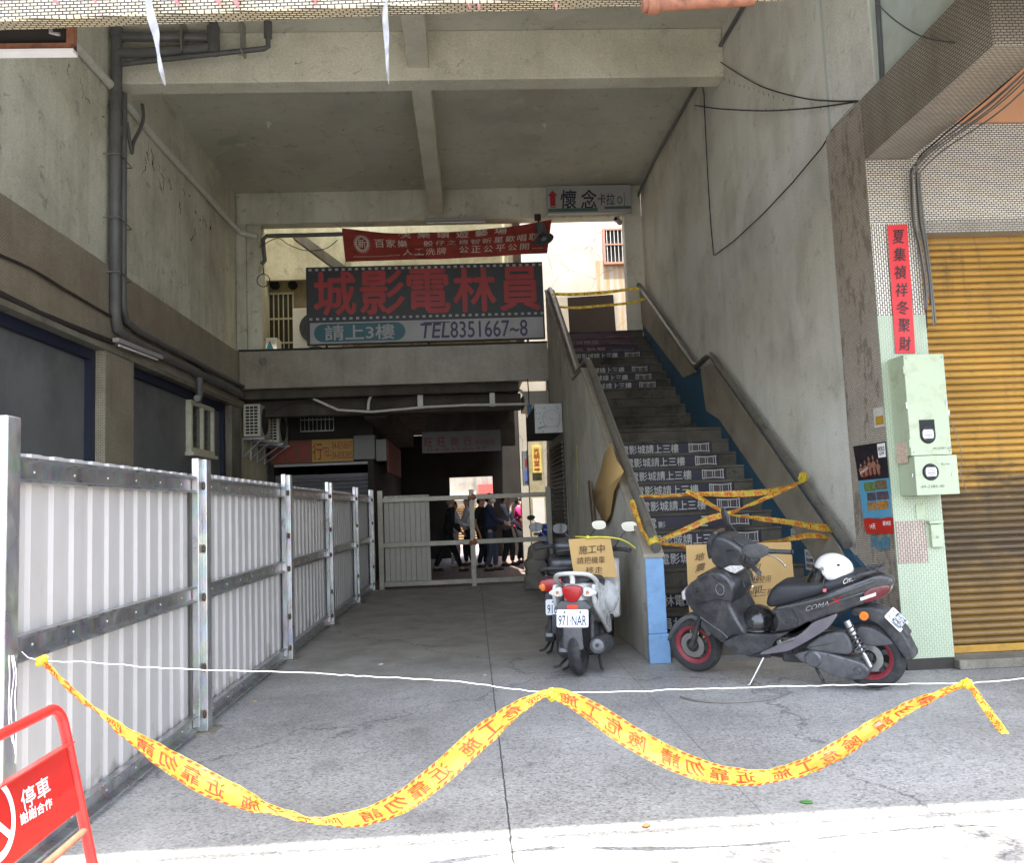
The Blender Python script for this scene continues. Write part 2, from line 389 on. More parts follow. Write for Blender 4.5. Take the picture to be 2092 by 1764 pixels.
M_white_sheet = paint('white_coated_sheet', c8(182, 176, 172), .42, var=.04, sc=3, dirt=c8(150, 144, 136), dirt_amt=.35, dirt_sc=2)
_t = M_white_sheet.node_tree; _b = _t.nodes['Principled BSDF']; _src = _b.inputs['Base Color'].links[0].from_socket; _tc = _t.nodes['Texture Coordinate'].outputs['Object']
_sp = _t.nodes.new('ShaderNodeSeparateXYZ'); _t.links.new(_tc, _sp.inputs[0]); _nz = _t.nodes.new('ShaderNodeTexNoise'); _nz.inputs['Scale'].default_value = 7; _nz.inputs['Detail'].default_value = 9; _t.links.new(_tc, _nz.inputs['Vector'])
_ma = _t.nodes.new('ShaderNodeMath'); _ma.operation = 'SUBTRACT'; _t.links.new(_nz.outputs['Fac'], _ma.inputs[0]); _t.links.new(_sp.outputs[2], _ma.inputs[1])
_rp = _t.nodes.new('ShaderNodeValToRGB'); _rp.color_ramp.elements[0].position = .36; _rp.color_ramp.elements[0].color = K0; _rp.color_ramp.elements[1].position = .52; _rp.color_ramp.elements[1].color = kk(.6); _t.links.new(_ma.outputs[0], _rp.inputs[0])
_mx = _t.nodes.new('ShaderNodeMix'); _mx.data_type = 'RGBA'; _t.links.new(_rp.outputs[0], _mx.inputs[0]); _t.links.new(_src, _mx.inputs[6]); _mx.inputs[7].default_value = c8(120, 112, 100); _t.links.new(_mx.outputs[2], _b.inputs['Base Color'])
M_pipe = paint('grey_pvc', c8(98, 97, 95), .42, var=.1, sc=4, dirt=c8(60, 60, 60), dirt_amt=.5, dirt_sc=3)
M_pipe_l = paint('light_conduit', c8(210, 207, 196), .5, var=.1)
M_blackcable = paint('black_cable', kk(.02), .5)
M_greycable = paint('grey_cable', c8(110, 106, 100), .55)
M_rust = paint('rust', c8(150, 98, 74), .8, var=.25, sc=20, dirt=c8(84, 52, 40), dirt_amt=.7, dirt_sc=14)

# ================================================================== ground
b = MB(); b.quad((-300, -300, -.16), (300, -300, -.16), (300, 300, -.16), (-300, 300, -.16)); struct(b.build('ground', M_asphalt))
b = MB(); b.box(-9, 12, -1.2, 15.3, -.15, 0); struct(b.build('pavement', M_floor))
b = MB(); b.box(-9, 12, 15.3, 42, -.15, .004); struct(b.build('path', M_alley))

# ================================================================== left building wall
XL = -4.18
lw = thing('building_wall', 'grime-streaked plaster wall with a tiled band and dark boarded shop bays beside the white hoarding', 'wall', (XL, 10, 0))
b = MB(); b.box(XL-.4, XL, 4.5, 15.2, 4.4, 7.4); b.build('plaster_face', M_wall_l, lw)
b = MB(); b.box(XL-.4, XL+.045, 4.5, 15.2, 3.42, 4.395); b.build('tile_band', M_band_tile, lw, bevel=.006, seg=1)
b = MB(); b.box(XL-.1, XL+.085, 4.5, 15.2, 3.36, 3.418); b.build('moulding', M_concrete, lw)
b = MB(); b.box(XL-.4, XL+.06, 9.6, 10.4, 0, 3.358); b.build('pillar', M_band_tile, lw)
b = MB(); b.box(XL-.4, XL+.06, 14.62, 15.2, 0, 3.358); b.build('pillar', M_concrete, lw)
for y0, y1 in ((4.5, 9.6), (10.4, 14.62)):
    b = MB(); b.box(XL-.4, XL-.12, y0, y1, 0, 3.358); p = b.build('boarded_bay', M_darkpanel, lw)
    b = MB()
    for yy in (y0, y1-.12): b.box(XL-.118, XL-.05, yy, yy+.12, 0, 3.24)
    b.box(XL-.118, XL-.05, y0, y1, 3.24, 3.357); b.build('frame', M_bluefr, p)
wn = MB(); y0, y1, z0, z1 = 12.8, 13.95, 2.42, 3.22
for a in ((y0, y1, z0, z0+.07), (y0, y1, z1-.07, z1), (y0, y0+.07, z0+.07, z1-.07), (y1-.07, y1, z0+.07, z1-.07), ((y0+y1)/2-.035, (y0+y1)/2+.035, z0+.07, z1-.07)):
    wn.box(XL-.12, XL-.03, *a)
wn.box(XL-.12, XL+.01, y0-.04, y1+.04, z0-.06, z0)
M_winframe = paint('cream_window_frame', c8(206, 202, 180), .5)
M_pane = paint('dusty_pane', c8(78, 84, 84), .12, var=.2)
wf = wn.build('window', M_winframe, lw, bevel=.006, seg=1)
b = MB(); b.box(XL-.1, XL-.08, y0+.07, y1-.07, z0+.07, z1-.07); b.build('pane', M_pane, wf)

# ================================================================== right wall
XR = 3.4
rw = thing('plaster_wall', 'tall pale rough plaster wall rising beside the stairs with loose cables hanging on it', 'wall', (XR, 11, 0))
b = MB(); b.box(XR, XR+.35, 7.2, 15.2, 0, 7.4); b.build('plaster_face', M_wall_r, rw)
b = MB(); b.box(XR-.012, XR+.35, 4.8, 7.198, 4.68, 7.4); b.build('greenish_face', paint('greenish_plaster', c8(186, 192, 178), .9, var=.1, sc=2, dirt=c8(130, 134, 120), dirt_amt=.4, dirt_sc=3, bump=.4), rw)
b = MB(); b.box(XR-.035, XR-.014, 6.3, 7.1, 4.68, 7.4); b.build('pilaster', M_wall_r, rw)

# ================================================================== ceiling and beams
M_slab = plaster('plaster_slab', c8(208, 205, 190), c8(184, 181, 166), c8(218, 215, 200), .1, .6, .4, bump=.15)
_t = M_slab.node_tree; _b = _t.nodes['Principled BSDF']; _src = _b.inputs['Base Color'].links[0].from_socket
_nz = _t.nodes.new('ShaderNodeTexNoise'); _nz.inputs['Scale'].default_value = .9; _nz.inputs['Detail'].default_value = 9; _nz.inputs['Roughness'].default_value = .72; _t.links.new(_t.nodes['Texture Coordinate'].outputs['Object'], _nz.inputs['Vector'])
_rp = _t.nodes.new('ShaderNodeValToRGB'); _rp.color_ramp.elements[0].position = .62; _rp.color_ramp.elements[0].color = K0; _rp.color_ramp.elements[1].position = .72; _rp.color_ramp.elements[1].color = kk(.55); _t.links.new(_nz.outputs['Fac'], _rp.inputs[0])
_mx = _t.nodes.new('ShaderNodeMix'); _mx.data_type = 'RGBA'; _t.links.new(_rp.outputs[0], _mx.inputs[0]); _t.links.new(_src, _mx.inputs[6]); _mx.inputs[7].default_value = c8(236, 234, 224); _t.links.new(_mx.outputs[2], _b.inputs['Base Color'])
ce = thing('concrete_ceiling', 'high stained concrete ceiling with crossing plastered beams over the passage', 'ceiling', (0, 10, 7.4))
b = MB(); b.box(-5.2, 9, 4.8, 15.5, 7.4, 8.15); b.build('slab', M_slab, ce)
b = MB(); b.box(XL, XR, 9.98, 10.26, 6.75, 7.398); b.build('cross_beam', M_beam, ce, bevel=.012, seg=1)
b = MB(); b.box(XL+.002, XR-.002, 15.2, 15.5, 6.8, 7.398); b.build('cross_beam', M_wall_l, ce, bevel=.012, seg=1)
for y0, y1 in ((4.8, 9.98), (10.26, 15.2)):
    b = MB(); b.box(-.61, -.345, y0, y1, 6.9, 7.398); b.build('long_beam', M_beam, ce, bevel=.012, seg=1)
for x, y in ((-2.9, 12.4), (1.35, 12.6)):
    p = MB(); p.lathe([(0, 0), (.05, 0), (.045, .03), (.02, .05), (.02, .09), (0, .09)], (x, y, 7.4), (0, 0, -1), 10); p.build('ceiling_hook', M_pipe_l, ce, smooth=40)

# ================================================================== building front over the arcade
fb = thing('tiled_beam', 'sunlit cream mosaic tiled lintel beam spanning the top of the entrance', 'beam', (0, 4.6, 4.2))
b = MB(); b.obox((-9, 4.87, 4.215), (20, -1.0, 0), (.005, .1, 0), (0, 0, 1.1)); b.build('tiled_face', M_cream, fb, bevel=.008, seg=1)
up = thing('unseen_storeys', 'unseen upper storeys with a slab placed to cast the pavement shadow edge', 'building', (0, 3.5, 6))
b = MB(); b.box(-12, 16, 2.275, 4.95, 7.0, 7.39); b.box(-12, 16, 2.3, 2.5, 7.3, 8.1); b.build('shade_overhang', M_cream, up)  # unseen slab, placed to cast the pavement shadow edge and raised for skylight
b = MB(); b.box(-9, XL-.4, 4.5, 15.2, 0, 7.4); b.box(-9, 9, 4.5, 4.78, 6.9, 6.99); b.build('wall', M_concrete, up)
sb = thing('arcade_beam', 'grey mosaic tiled beam running out from the pillar towards the street, cables along it', 'beam', (3.5, 5.5, 4.15))
b = MB(); b.box(3.35, 3.735, 4.8, 6.5, 4.15, 4.67); b.build('tiled_face', M_grey_tile, sb, bevel=.006, seg=1)
b = MB(); b.box(3.736, 11, 4.8, 6.6, 5.2, 5.45); b.build('arcade_soffit', M_beam, sb)

# ================================================================== mint pillar and shop front on the right
pl = thing('tiled_pillar', 'mosaic pillar with its lower front painted mint green between stairs and yellow shutter', 'pillar', (3.54, 6.5, 0))
b = MB(); b.box(3.352, 3.735, 6.52, 7.2, .07, 4.66); b.build('side_tiling', M_side_tile, pl)
b = MB(); b.box(3.346, 3.737, 6.5, 6.519, 3.6, 4.148); b.build('tiling', M_shop_tile, pl)
b = MB(); b.box(3.346, 3.737, 6.5, 6.519, 2.83, 3.598); b.build('tiling', M_shop_tile_v, pl)
b = MB(); b.box(3.342, 3.741, 6.495, 6.519, .09, 2.828); b.build('painted_tiling', M_mint, pl)
b = MB(); b.box(3.35, 3.595, 6.491, 6.4945, .83, 1.165); b.build('bare_patch', M_patch, pl)
b = MB(); b.box(3.36, 3.74, 6.5, 7.2, 0, .088); b.build('base', M_dark, pl)
M_mintp = paint('mint_paint', c8(170, 180, 150), .5, var=.05, sc=4, dirt=c8(128, 120, 88), dirt_amt=.5, dirt_sc=8, bump=.05)
o_ = at(1868, 1026, 'y', 6.49); b = MB(); b.box(3.525, 3.6, 6.486, 6.4945, 1.17, 1.29); b.build('blank_plate', M_mintp, pl)
b = MB(); b.box(3.62, 3.71, 6.46, 6.4945, .95, 1.13); b.prism([(3.605, 1.135), (3.715, 1.135), (3.72, 1.16), (3.6, 1.16)], (0, 6.4945, 0), (1, 0, 0), (0, 0, 1), (0, -.05, 0)); q = b.build('switch_box', M_mintp, pl, bevel=.004)
b = MB(); b.lathe([(0, 0), (.011, 0), (.009, .004), (.005, .006), (.005, .003), (0, .003)], (3.665, 6.46, 1.03), (0, -1, 0), 12); b.build('button', M_galv_d, q, smooth=40)

sf = thing('shop_front', 'small-tiled shop front on the right over the closed yellow shutter', 'shop', (5.5, 6.6, 0))
b = MB(); b.box(3.737, 11, 6.6, 6.85, 3.63, 4.49); b.build('tiled_header', M_shop_tile, sf)
b = MB(); b.box(3.737, 11, 6.57, 6.84, 3.53, 3.628); b.build('lintel', M_grey_tile, sf)
b = MB(); b.box(3.737, 11, 6.58, 6.86, 4.492, 5.2); b.build('orange_fascia', paint('orange_fascia', c8(206, 150, 112), .6, var=.06, sc=3, dirt=c8(150, 104, 80), dirt_amt=.4), sf)
b = MB(); b.box(3.737, 11, 6.42, 6.9, 0, .075); b.build('kerb_step', M_concrete, sf, bevel=.01)
b = MB(); b.box(3.737, 3.80, 6.62, 6.75, .076, 3.528); b.build('guide_rail', paint('dark_guide', c8(70, 60, 44), .6, dirt=c8(40, 34, 26), dirt_sc=8), sf)
b = MB(); b.box(3.8, 11, 6.9, 7.1, 0, 5.2); b.box(3.76, 11, 7.2, 15.2, 0, 7.39); b.build('wall', M_dark, sf)
def shutter_mat(name, col, edge, dark):
    """worn painted slats: tone changes slat by slat, chipped edges, soot blotches and a rain-splashed lower part"""
    n = NT(name); sp = n.n('ShaderNodeSeparateXYZ'); n.l(n.tc.outputs['Object'], sp.inputs[0])
    sl_ = n.n('ShaderNodeTexWhiteNoise', noise_dimensions='1D'); n.l(n.math('FLOOR', n.math('DIVIDE', n.math('SUBTRACT', sp.outputs[2], .14), .0575)), sl_.inputs['W'])
    cc = n.mix(n.math('MULTIPLY', sl_.outputs['Value'], .45), col, tuple(v*.62 for v in col[:3])+(1,))
    bl = n.ramp(n.noise(2.2, 8, .65), [(.38, K0), (.72, kk(.6))]); cc = n.mix(bl, cc, tuple(v*.55 for v in col[:3])+(1,))
    ch = n.ramp(n.noise(7, 10, .8, scale=(1, 1, 3.5)), [(.575, K0), (.63, kk(.85))]); cc = n.mix(ch, cc, edge)
    fr = n.math('FRACT', n.math('DIVIDE', n.math('SUBTRACT', sp.outputs[2], .14), .0575))
    gr = n.ramp(fr, [(0.0, kk(.85)), (.12, kk(.25)), (.3, K0), (.86, K0), (1.0, kk(.8))]); cc = n.mix(gr, cc, dark)
    lo = n.ramp(n.math('ADD', n.math('MULTIPLY', sp.outputs[2], .5), n.math('MULTIPLY', n.math('SUBTRACT', n.noise(3.0, 8, .7, scale=(.7, 1, 1.6)), .5), .75)), [(.0, kk(.66)), (.25, kk(.6)), (.46, kk(.9)), (.68, kk(.78)), (.80, kk(.14)), (1.0, kk(.04))]); cc = n.mix(lo, cc, dark)
    dr = n.ramp(n.noise(9, 6, .6, scale=(1.3, 1, .12)), [(.56, K0), (.7, kk(.5))]); cc = n.mix(dr, cc, tuple(v*1.3 for v in dark[:3])+(1,))
    n.col(cc); n.l(n.ramp(n.noise(5, 6), [(.3, kk(.35)), (.7, kk(.65))]), n.b.inputs['Roughness']); n.bump(n.noise(9, 7, .7, scale=(1, 1, 3)), .25, .008); return n.m
M_shutter = shutter_mat('yellow_shutter', c8(186, 136, 44), c8(120, 92, 52), c8(50, 41, 30))
def slats(b, x0, x1, z0, z1, y, pitch, d, prof=((0, 0), (.08, .55), (.3, 1), (.62, 1), (.84, .5), (.92, 0))):
    """roller shutter curtain facing -Y: convex slats with a groove between them"""
    n = int((z1-z0)/pitch); pts = []
    for i in range(n):
        for t, h in prof: pts.append((z0+(i+t)*pitch, y-h*d))
    pts.append((z1, y)); vs = [(b.V((x0, yy, z)), b.V((x1, yy, z))) for z, yy in pts]
    for p, q in zip(vs, vs[1:]): b.F([p[0], p[1], q[1], q[0]])
b = MB(); slats(b, 3.8, 11, .14, 3.53, 6.70, .0575, .022); ys = tag(b.build('roller_shutter', M_shutter, None, smooth=50), 'closed yellow roller shutter with grimy worn slats right of the mint pillar', 'shutter')
b = MB(); b.box(3.8, 11, 6.675, 6.72, .078, .138); b.build('bottom_bar', paint('bar_yellow', c8(170, 128, 44), .5, dirt=c8(60, 48, 30), dirt_sc=6), ys, bevel=.006)

# ================================================================== staircase
ST = thing('staircase', 'two-flight concrete staircase papered with cinema strips on its risers', 'stairs', (2.4, 7.5, 0))
Y0, T1, R1, Y1, T2, R2 = 7.5, .272, .18, 11.95, .272, .174
N1, N2 = 13, 13; ZL = N1*R1; ZT = ZL+N2*R2
def noserow(Y, T, R, n, zb):
    out = []
    for k in range(n): out += [(Y+k*T, zb+k*R), (Y+k*T, zb+(k+1)*R-.035), (Y+k*T-.018, zb+(k+1)*R-.03), (Y+k*T-.018, zb+(k+1)*R)]
    return out
prof = [(Y0, -.1)]+noserow(Y0, T1, R1, N1, 0)+noserow(Y1, T2, R2, N2, ZL)+[(17.3, ZT), (17.3, ZT-.3), (15.5, ZT-.3), (Y1+.2, ZL-.35), (Y0+N1*T1, ZL-.35), (Y0+1.2, -.1)]
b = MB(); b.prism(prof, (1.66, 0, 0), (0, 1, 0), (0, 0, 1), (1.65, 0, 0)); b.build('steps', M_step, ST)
# left parapet wall with its flat coping
def lz(y): return .9+(y-7.3)*.657 if y < 10.72 else (3.17 if y < 11.8 else 3.17+(y-11.8)*.657)
wp = [(7.32, 0), (7.32, lz(7.32)), (10.72, lz(10.71)), (11.8, 3.17), (15.15, lz(15.15)), (15.15, 0)]
b = MB(); b.prism(wp, (1.50, 0, 0), (0, 1, 0), (0, 0, 1), (.155, 0, 0)); b.build('parapet_wall', M_stairwall, ST, bevel=.012)
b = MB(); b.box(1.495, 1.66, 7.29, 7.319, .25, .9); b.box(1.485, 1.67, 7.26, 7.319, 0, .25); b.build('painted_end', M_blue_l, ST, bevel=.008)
cp = [(7.3, .905), (10.71, lz(10.71)+.005), (11.8, 3.175), (15.14, lz(15.14)+.005), (15.14, lz(15.14)+.035), (11.79, 3.215), (10.70, lz(10.70)+.04), (7.3, .94)]
b = MB(); b.prism(cp, (1.485, 0, 0), (0, 1, 0), (0, 0, 1), (.185, 0, 0)); b.build('coping', M_tan, ST, bevel=.006)
M_rail = paint('rail_metal', c8(126, 122, 114), .42, metal=.5, var=.15, sc=5, dirt=c8(72, 64, 56), dirt_amt=.6, dirt_sc=6)
def rail(x, pts, r=.043): b = MB(); b.tube([(x, y, z) for y, z in pts], r, 14); return b.build('handrail', M_rail, ST, smooth=60)
rail(1.575, [(7.18, .985), (7.5, 1.185), (10.6, 3.22), (10.72, 3.27), (10.85, 3.285), (11.7, 3.27), (11.85, 3.31), (15.0, 5.37), (15.1, 5.38)])
rail(3.275, [(7.2, .95), (7.5, 1.14), (10.8, 3.27), (10.92, 3.325), (11.05, 3.34), (11.6, 3.30), (11.75, 3.35), (15.2, 5.46), (15.35, 5.5)])
for y in (7.9, 8.7, 9.5, 10.3, 12.3, 13.2, 14.1):
    z = (1.14+(y-7.5)*.645) if y < 11 else (3.35+(y-11.75)*.611)
    b = MB(); b.tube([(3.275, y, z-.035), (3.275, y, z-.08), (3.36, y, z-.09)], .008, 6); b.build('rail_bracket', M_galv_d, ST, smooth=60)
# right dado: tan strip under the rail, blue below
def rz(y): return .95+(y-7.2)*.655 if y < 10.92 else (3.33 if y < 11.75 else 3.35+(y-11.75)*.611)
for sp_ in ([(7.30, .80), (7.25, .74), (7.26, .62), (7.40, .54), (7.74, .62), (10.78, 2.44), (11.35, 2.62), (11.5, 3.22), (11.0, 3.23), (10.85, 3.16), (7.42, .92)], [(11.72, 3.23), (12.45, 3.26), (15.19, 4.72), (15.19, 5.33), (11.78, 3.27)]):
    b = MB(); b.prism(sp_, (3.292, 0, 0), (0, 1, 0), (0, 0, 1), (.0175, 0, 0)); b.build('rail_backing', M_tan, ST, bevel=.005)
bp = [(6.9, 0), (6.92, .70), (7.22, .86), (7.30, .82), (7.42, .89), (10.85, 3.13), (11.0, 3.20), (11.72, 3.20), (15.19, 5.30), (15.19, 0)]
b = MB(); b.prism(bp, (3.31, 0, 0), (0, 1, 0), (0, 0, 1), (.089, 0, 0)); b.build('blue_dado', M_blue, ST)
# printed riser strips
M_strip = paint('purple_strip', c8(38, 31, 50), .5, var=.15, sc=4)
M_strip_r = paint('maroon_strip', c8(74, 30, 52), .4, var=.2, sc=4)
M_letter_w = paint('strip_lettering', c8(184, 181, 172), .5, var=.1, sc=12, dirt=c8(96, 92, 90), dirt_amt=.5, dirt_sc=9)
M_letter_b = paint('brown_film', c8(96, 78, 70), .5, var=.2, sc=14)
M_letter_p = paint('pink_lettering', c8(150, 96, 108), .5)
def film_icon(b, x0, x1, z0, z1, y, dark):
    w, h = x1-x0, z1-z0
    def bow(x): return h*.10*(2*(x-(x0+x1)/2)/w)**2
    for k in range(9):
        a0, a1 = x0+w*k/9, x0+w*(k+1)/9
        for za, zb in ((z0, z0+h*.14), (z1-h*.14, z1)):
            b.F([b.V((a0, y, za+bow(a0)*(1 if za > z0 else -1))), b.V((a1, y, za+bow(a1)*(1 if za > z0 else -1))), b.V((a1, y, zb+bow(a1)*(1 if za > z0 else -1))), b.V((a0, y, zb+bow(a0)*(1 if za > z0 else -1)))])
    for t in (0, .10, .17, .46, .56, .83, .93):
        xx = x0+w*t; ww = w*(.045 if t in (0, .93) else .03); b.F([b.V((xx, y, z0)), b.V((xx+ww, y, z0)), b.V((xx+ww, y, z1)), b.V((xx, y, z1))])
    for (t0, t1) in ((.22, .44), (.6, .8)):
        for q in range(3):
            za = z0+h*(.24+.2*q); dark.F([dark.V((x0+w*t0, y, za)), dark.V((x0+w*t1, y, za)), dark.V((x0+w*t1, y, za+h*.12)), dark.V((x0+w*t0, y, za+h*.12))])
def riser_strip(Y, zb, R, words='員林電影城請上三樓', x0=1.70, x1=3.06, tx0=1.70, tx1=2.66, torn=None, icon=True, mat=None, lm=None):
    b = MB(); b.box(1.67, x1+.03, Y-.003, Y+.01, zb+.012, zb+R-.036); s = b.build('riser_strip', mat or M_strip, ST)
    b = MB(); z0, z1 = zb+.024, zb+R-.046
    if torn is None: write(b, words, rect_fn((tx0, Y-.0045, z0), (tx1-tx0, 0, 0), (0, 0, z1-z0)), .012)
    else:
        for wd, a, c, k in torn: write(b, wd, rect_fn((a, Y-.0045, z0), (c-a, 0, 0), (0, 0, (z1-z0)*k)), .012)
    if icon:
        dk = MB(); film_icon(b, x1-.27, x1, z0+.006, z1-.004, Y-.0045, dk); dk.build('film_frames', M_letter_b, s)
    b.build('lettering', lm or M_letter_w, s)
for k in (3, 5, 6, 8, 9, 10, 11, 12): riser_strip(Y0+(k-1)*T1, (k-1)*R1, R1)
riser_strip(Y0+6*T1, 6*R1, R1, torn=[('林電', 1.8, 2.02, 1), ('影', 2.04, 2.12, .6), ('三', 2.52, 2.59, 1)])
riser_strip(Y0+1*T1, 1*R1, R1, torn=[('員林', 1.72, 1.93, 1)])
for k in (6, 7, 8, 10): riser_strip(Y1+(k-1)*T2, ZL+(k-1)*R2, R2)
riser_strip(Y1+10*T2, ZL+10*R2, R2, torn=[('快樂 輪幫', 1.75, 2.5, .85), ('娛樂城 8351667', 2.62, 3.0, .5)], icon=False, lm=M_letter_p)
riser_strip(Y1+11*T2, ZL+11*R2, R2, torn=[('卡拉推筒仔', 1.72, 2.42, .85), ('娛樂城 8351667', 2.62, 3.0, .5)], icon=False, mat=M_strip_r, lm=M_letter_p)
riser_strip(Y1+12*T2, ZL+12*R2, R2, torn=[('娛樂城 8351667', 2.62, 3.0, .5)], icon=False, mat=M_strip_r, lm=M_letter_p)

# ================================================================== floor edge with sign parapet, alley underneath
pa = thing('parapet', 'long dirty mosaic tiled parapet under the cinema sign', 'parapet', (-1.3, 15.2, 3.7))
b = MB(); b.box(XL+.05, 1.497, 15.15, 15.35, 3.71, 4.40); b.build('tiled_face', M_band_tile, pa, bevel=.006, seg=1)
b = MB(); b.box(XL+.05, 1.497, 15.13, 15.37, 4.402, 4.43); b.build('coping', M_dark, pa)
q = at(537, 739, 'y', 15.15); b = MB(); b.lathe([(0, 0), (.07, 0), (.07, .02), (.05, .03), (0, .03)], q, (0, -1, 0), 16); b.build('round_cap', M_concrete, pa, smooth=40)
al = thing('alley_building', 'dark covered alley of closed shops behind the open metal gate frame', 'building', (-1.3, 19, 0))
b = MB(); b.box(-5, .95, 15.36, 24, 3.55, 3.9); b.build('floor_slab', M_shade_conc, al)
b = MB(); b.box(-4.2, 1.0, 15.7, 16.0, 3.25, 3.548); b.box(-2.0, -1.6, 16.0, 23.9, 3.2, 3.547); b.build('beam', M_shade_conc, al)
b = MB(); b.box(-.95, 1.0, 18.2, 18.5, 2.75, 3.546); b.build('beam', M_shade_conc, al)
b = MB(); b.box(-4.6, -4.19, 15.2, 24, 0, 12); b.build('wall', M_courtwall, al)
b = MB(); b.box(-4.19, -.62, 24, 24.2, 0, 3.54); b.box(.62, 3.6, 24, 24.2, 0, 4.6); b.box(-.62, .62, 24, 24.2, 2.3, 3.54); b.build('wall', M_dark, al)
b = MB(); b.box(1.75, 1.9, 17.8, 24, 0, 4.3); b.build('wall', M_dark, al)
b = MB(); b.box(3.95, 4.2, 15.46, 24, 0, 9); b.build('court_wall_face', M_whitewall, al)
b = MB(); b.box(1.66, 3.4, 17.3, 17.5, 0, ZT-.02); b.build('landing_support', M_concrete, al)
# left light well
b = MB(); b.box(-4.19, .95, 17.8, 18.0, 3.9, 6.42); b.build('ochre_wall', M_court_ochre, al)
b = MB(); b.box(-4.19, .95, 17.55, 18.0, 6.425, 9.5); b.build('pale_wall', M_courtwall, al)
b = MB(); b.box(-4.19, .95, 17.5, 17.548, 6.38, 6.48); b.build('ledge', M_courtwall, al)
n = NT('yellow_roof_sheet'); tr = n.n('ShaderNodeBsdfTranslucent'); tr.inputs[0].default_value = (.52, .50, .42, 1); n.l(tr.outputs[0], n.t.nodes['Material Output'].inputs[0])
b = MB(); b.box(-4.19, .9, 15.5, 17.56, 9.0, 9.02); b.build('roof_sheet', n.m, al)
b = MB(); b.box(.95, 1.1, 15.5, 18.0, 3.9, 9); b.build('well_wall', M_whitewall, al)
# right court: sunlit wall seen at the head of the stairs
cw = thing('court_wall', 'cracked white sunlit wall with a barred window seen at the head of the stairs', 'wall', (2.4, 18.4, 4.5))
b = MB(); b.box(1.1, 3.95, 18.4, 18.7, 0, 9.5); 
n = NT('cracked_white'); cr = n.n('ShaderNodeTexVoronoi', i_Scale=1.4, feature='DISTANCE_TO_EDGE'); nz = n.n('ShaderNodeTexNoise', i_Scale=2.0, i_Detail=8.0); n.l(n.tc.outputs['Object'], nz.inputs['Vector'])
n.l(n.mix(.35, n.tc.outputs['Object'], nz.outputs['Color']), cr.inputs['Vector'])
cc = n.ramp(n.noise(1.5, 7, .6), [(.3, c8(178, 170, 156)), (.7, c8(200, 194, 182))]); cc = n.mix(n.math('MULTIPLY', n.math('LESS_THAN', cr.outputs['Distance'], .006), .5), cc, c8(120, 104, 88))
sp = n.n('ShaderNodeSeparateXYZ'); n.l(n.tc.outputs['Object'], sp.inputs[0])
inr = n.math('MULTIPLY', n.math('GREATER_THAN', sp.outputs[0], 2.96), n.math('LESS_THAN', sp.outputs[2], 6.9)); rs = n.ramp(n.noise(5, 6, .7, scale=(2, 1, .12)), [(.4, K0), (.6, kk(.7))])
cc = n.mix(n.math('MULTIPLY', inr, rs), cc, c8(176, 132, 66)); n.col(cc); n.set(Roughness=.9); n.bump(n.noise(20, 7), .3, .01)
b.build('render_face', n.m, cw)
a_, c_ = at(1234, 472, 'y', 18.4), at(1284, 536, 'y', 18.4)
M_pinkfr = paint('pink_window_frame', c8(190, 132, 112), .6)
b = MB(); X0, X1, Z0, Z1 = a_.x, a_.x+.95, c_.z, a_.z
for q in ((X0-.05, X1, Z0-.05, Z0), (X0-.05, X1, Z1, Z1+.04), (X0-.05, X0, Z0, Z1), (X0, X1, (Z0+Z1)/2+.02, (Z0+Z1)/2+.05)): b.box(q[0], q[1], 18.33, 18.42, q[2], q[3])
wd = b.build('window', M_pinkfr, cw)
b = MB(); b.box(X0, X1, 18.385, 18.399, Z0, Z1); b.build('pane', M_black, wd)
b = MB()
for k in range(11): xx = X0+(X1-X0)*(k+.5)/11; b.box(xx-.007, xx+.007, 18.34, 18.36, Z0, Z1)
b.build('bars', M_pipe_l, wd)
# jamb and columns at the back beam
b = MB(); b.box(3.06, 4.0, 15.2, 15.45, ZT+.0, 6.8); b.build('jamb', M_wall_r, al)
b = MB(); b.box(XL, -4.0, 15.2, 15.6, 4.43, 6.8); b.box(-4.0, -3.74, 15.26, 15.55, 4.43, 6.8); b.build('column', M_wall_l, al, bevel=.01)
# column with sunlit face
M_sunpost = plaster('sunlit_post', c8(196, 184, 154), c8(160, 146, 116), c8(214, 204, 176), .4, 3, .5)
# ================================================================== helpers for flat things on known planes
def hit(x, y, P, N):
    d = _r*((x-PW/2)/FPX) - _u*((y-PH/2)/FPX) + _fw
    P, N = Vector(P), Vector(N); return EYE + d*((P-EYE).dot(N)/d.dot(N))
def corr(b, f, L, z0, z1, pitch=.19, d=.016):
    """corrugated sheet: f(s, depth) gives the plan point at distance s"""
    prof = ((0, 0), (.36, 0), (.44, 1), (.56, 1), (.64, 0)) ; pts = []; k = 0
    while True:
        for t, h in ((0, 0), (.42, 0), (.5, 1), (.92, 1)):
            s_ = (k+t)*pitch
            if s_ >= L: break
            pts.append((s_, h*d))
        else: k += 1; continue
        break
    pts.append((L, pts[-1][1])); vs = []
    for s_, h in pts:
        p = f(s_, h); vs.append((b.V((p[0], p[1], z0)), b.V((p[0], p[1], z1))))
    for p, q in zip(vs, vs[1:]): b.F([p[0], q[0], q[1], p[1]])

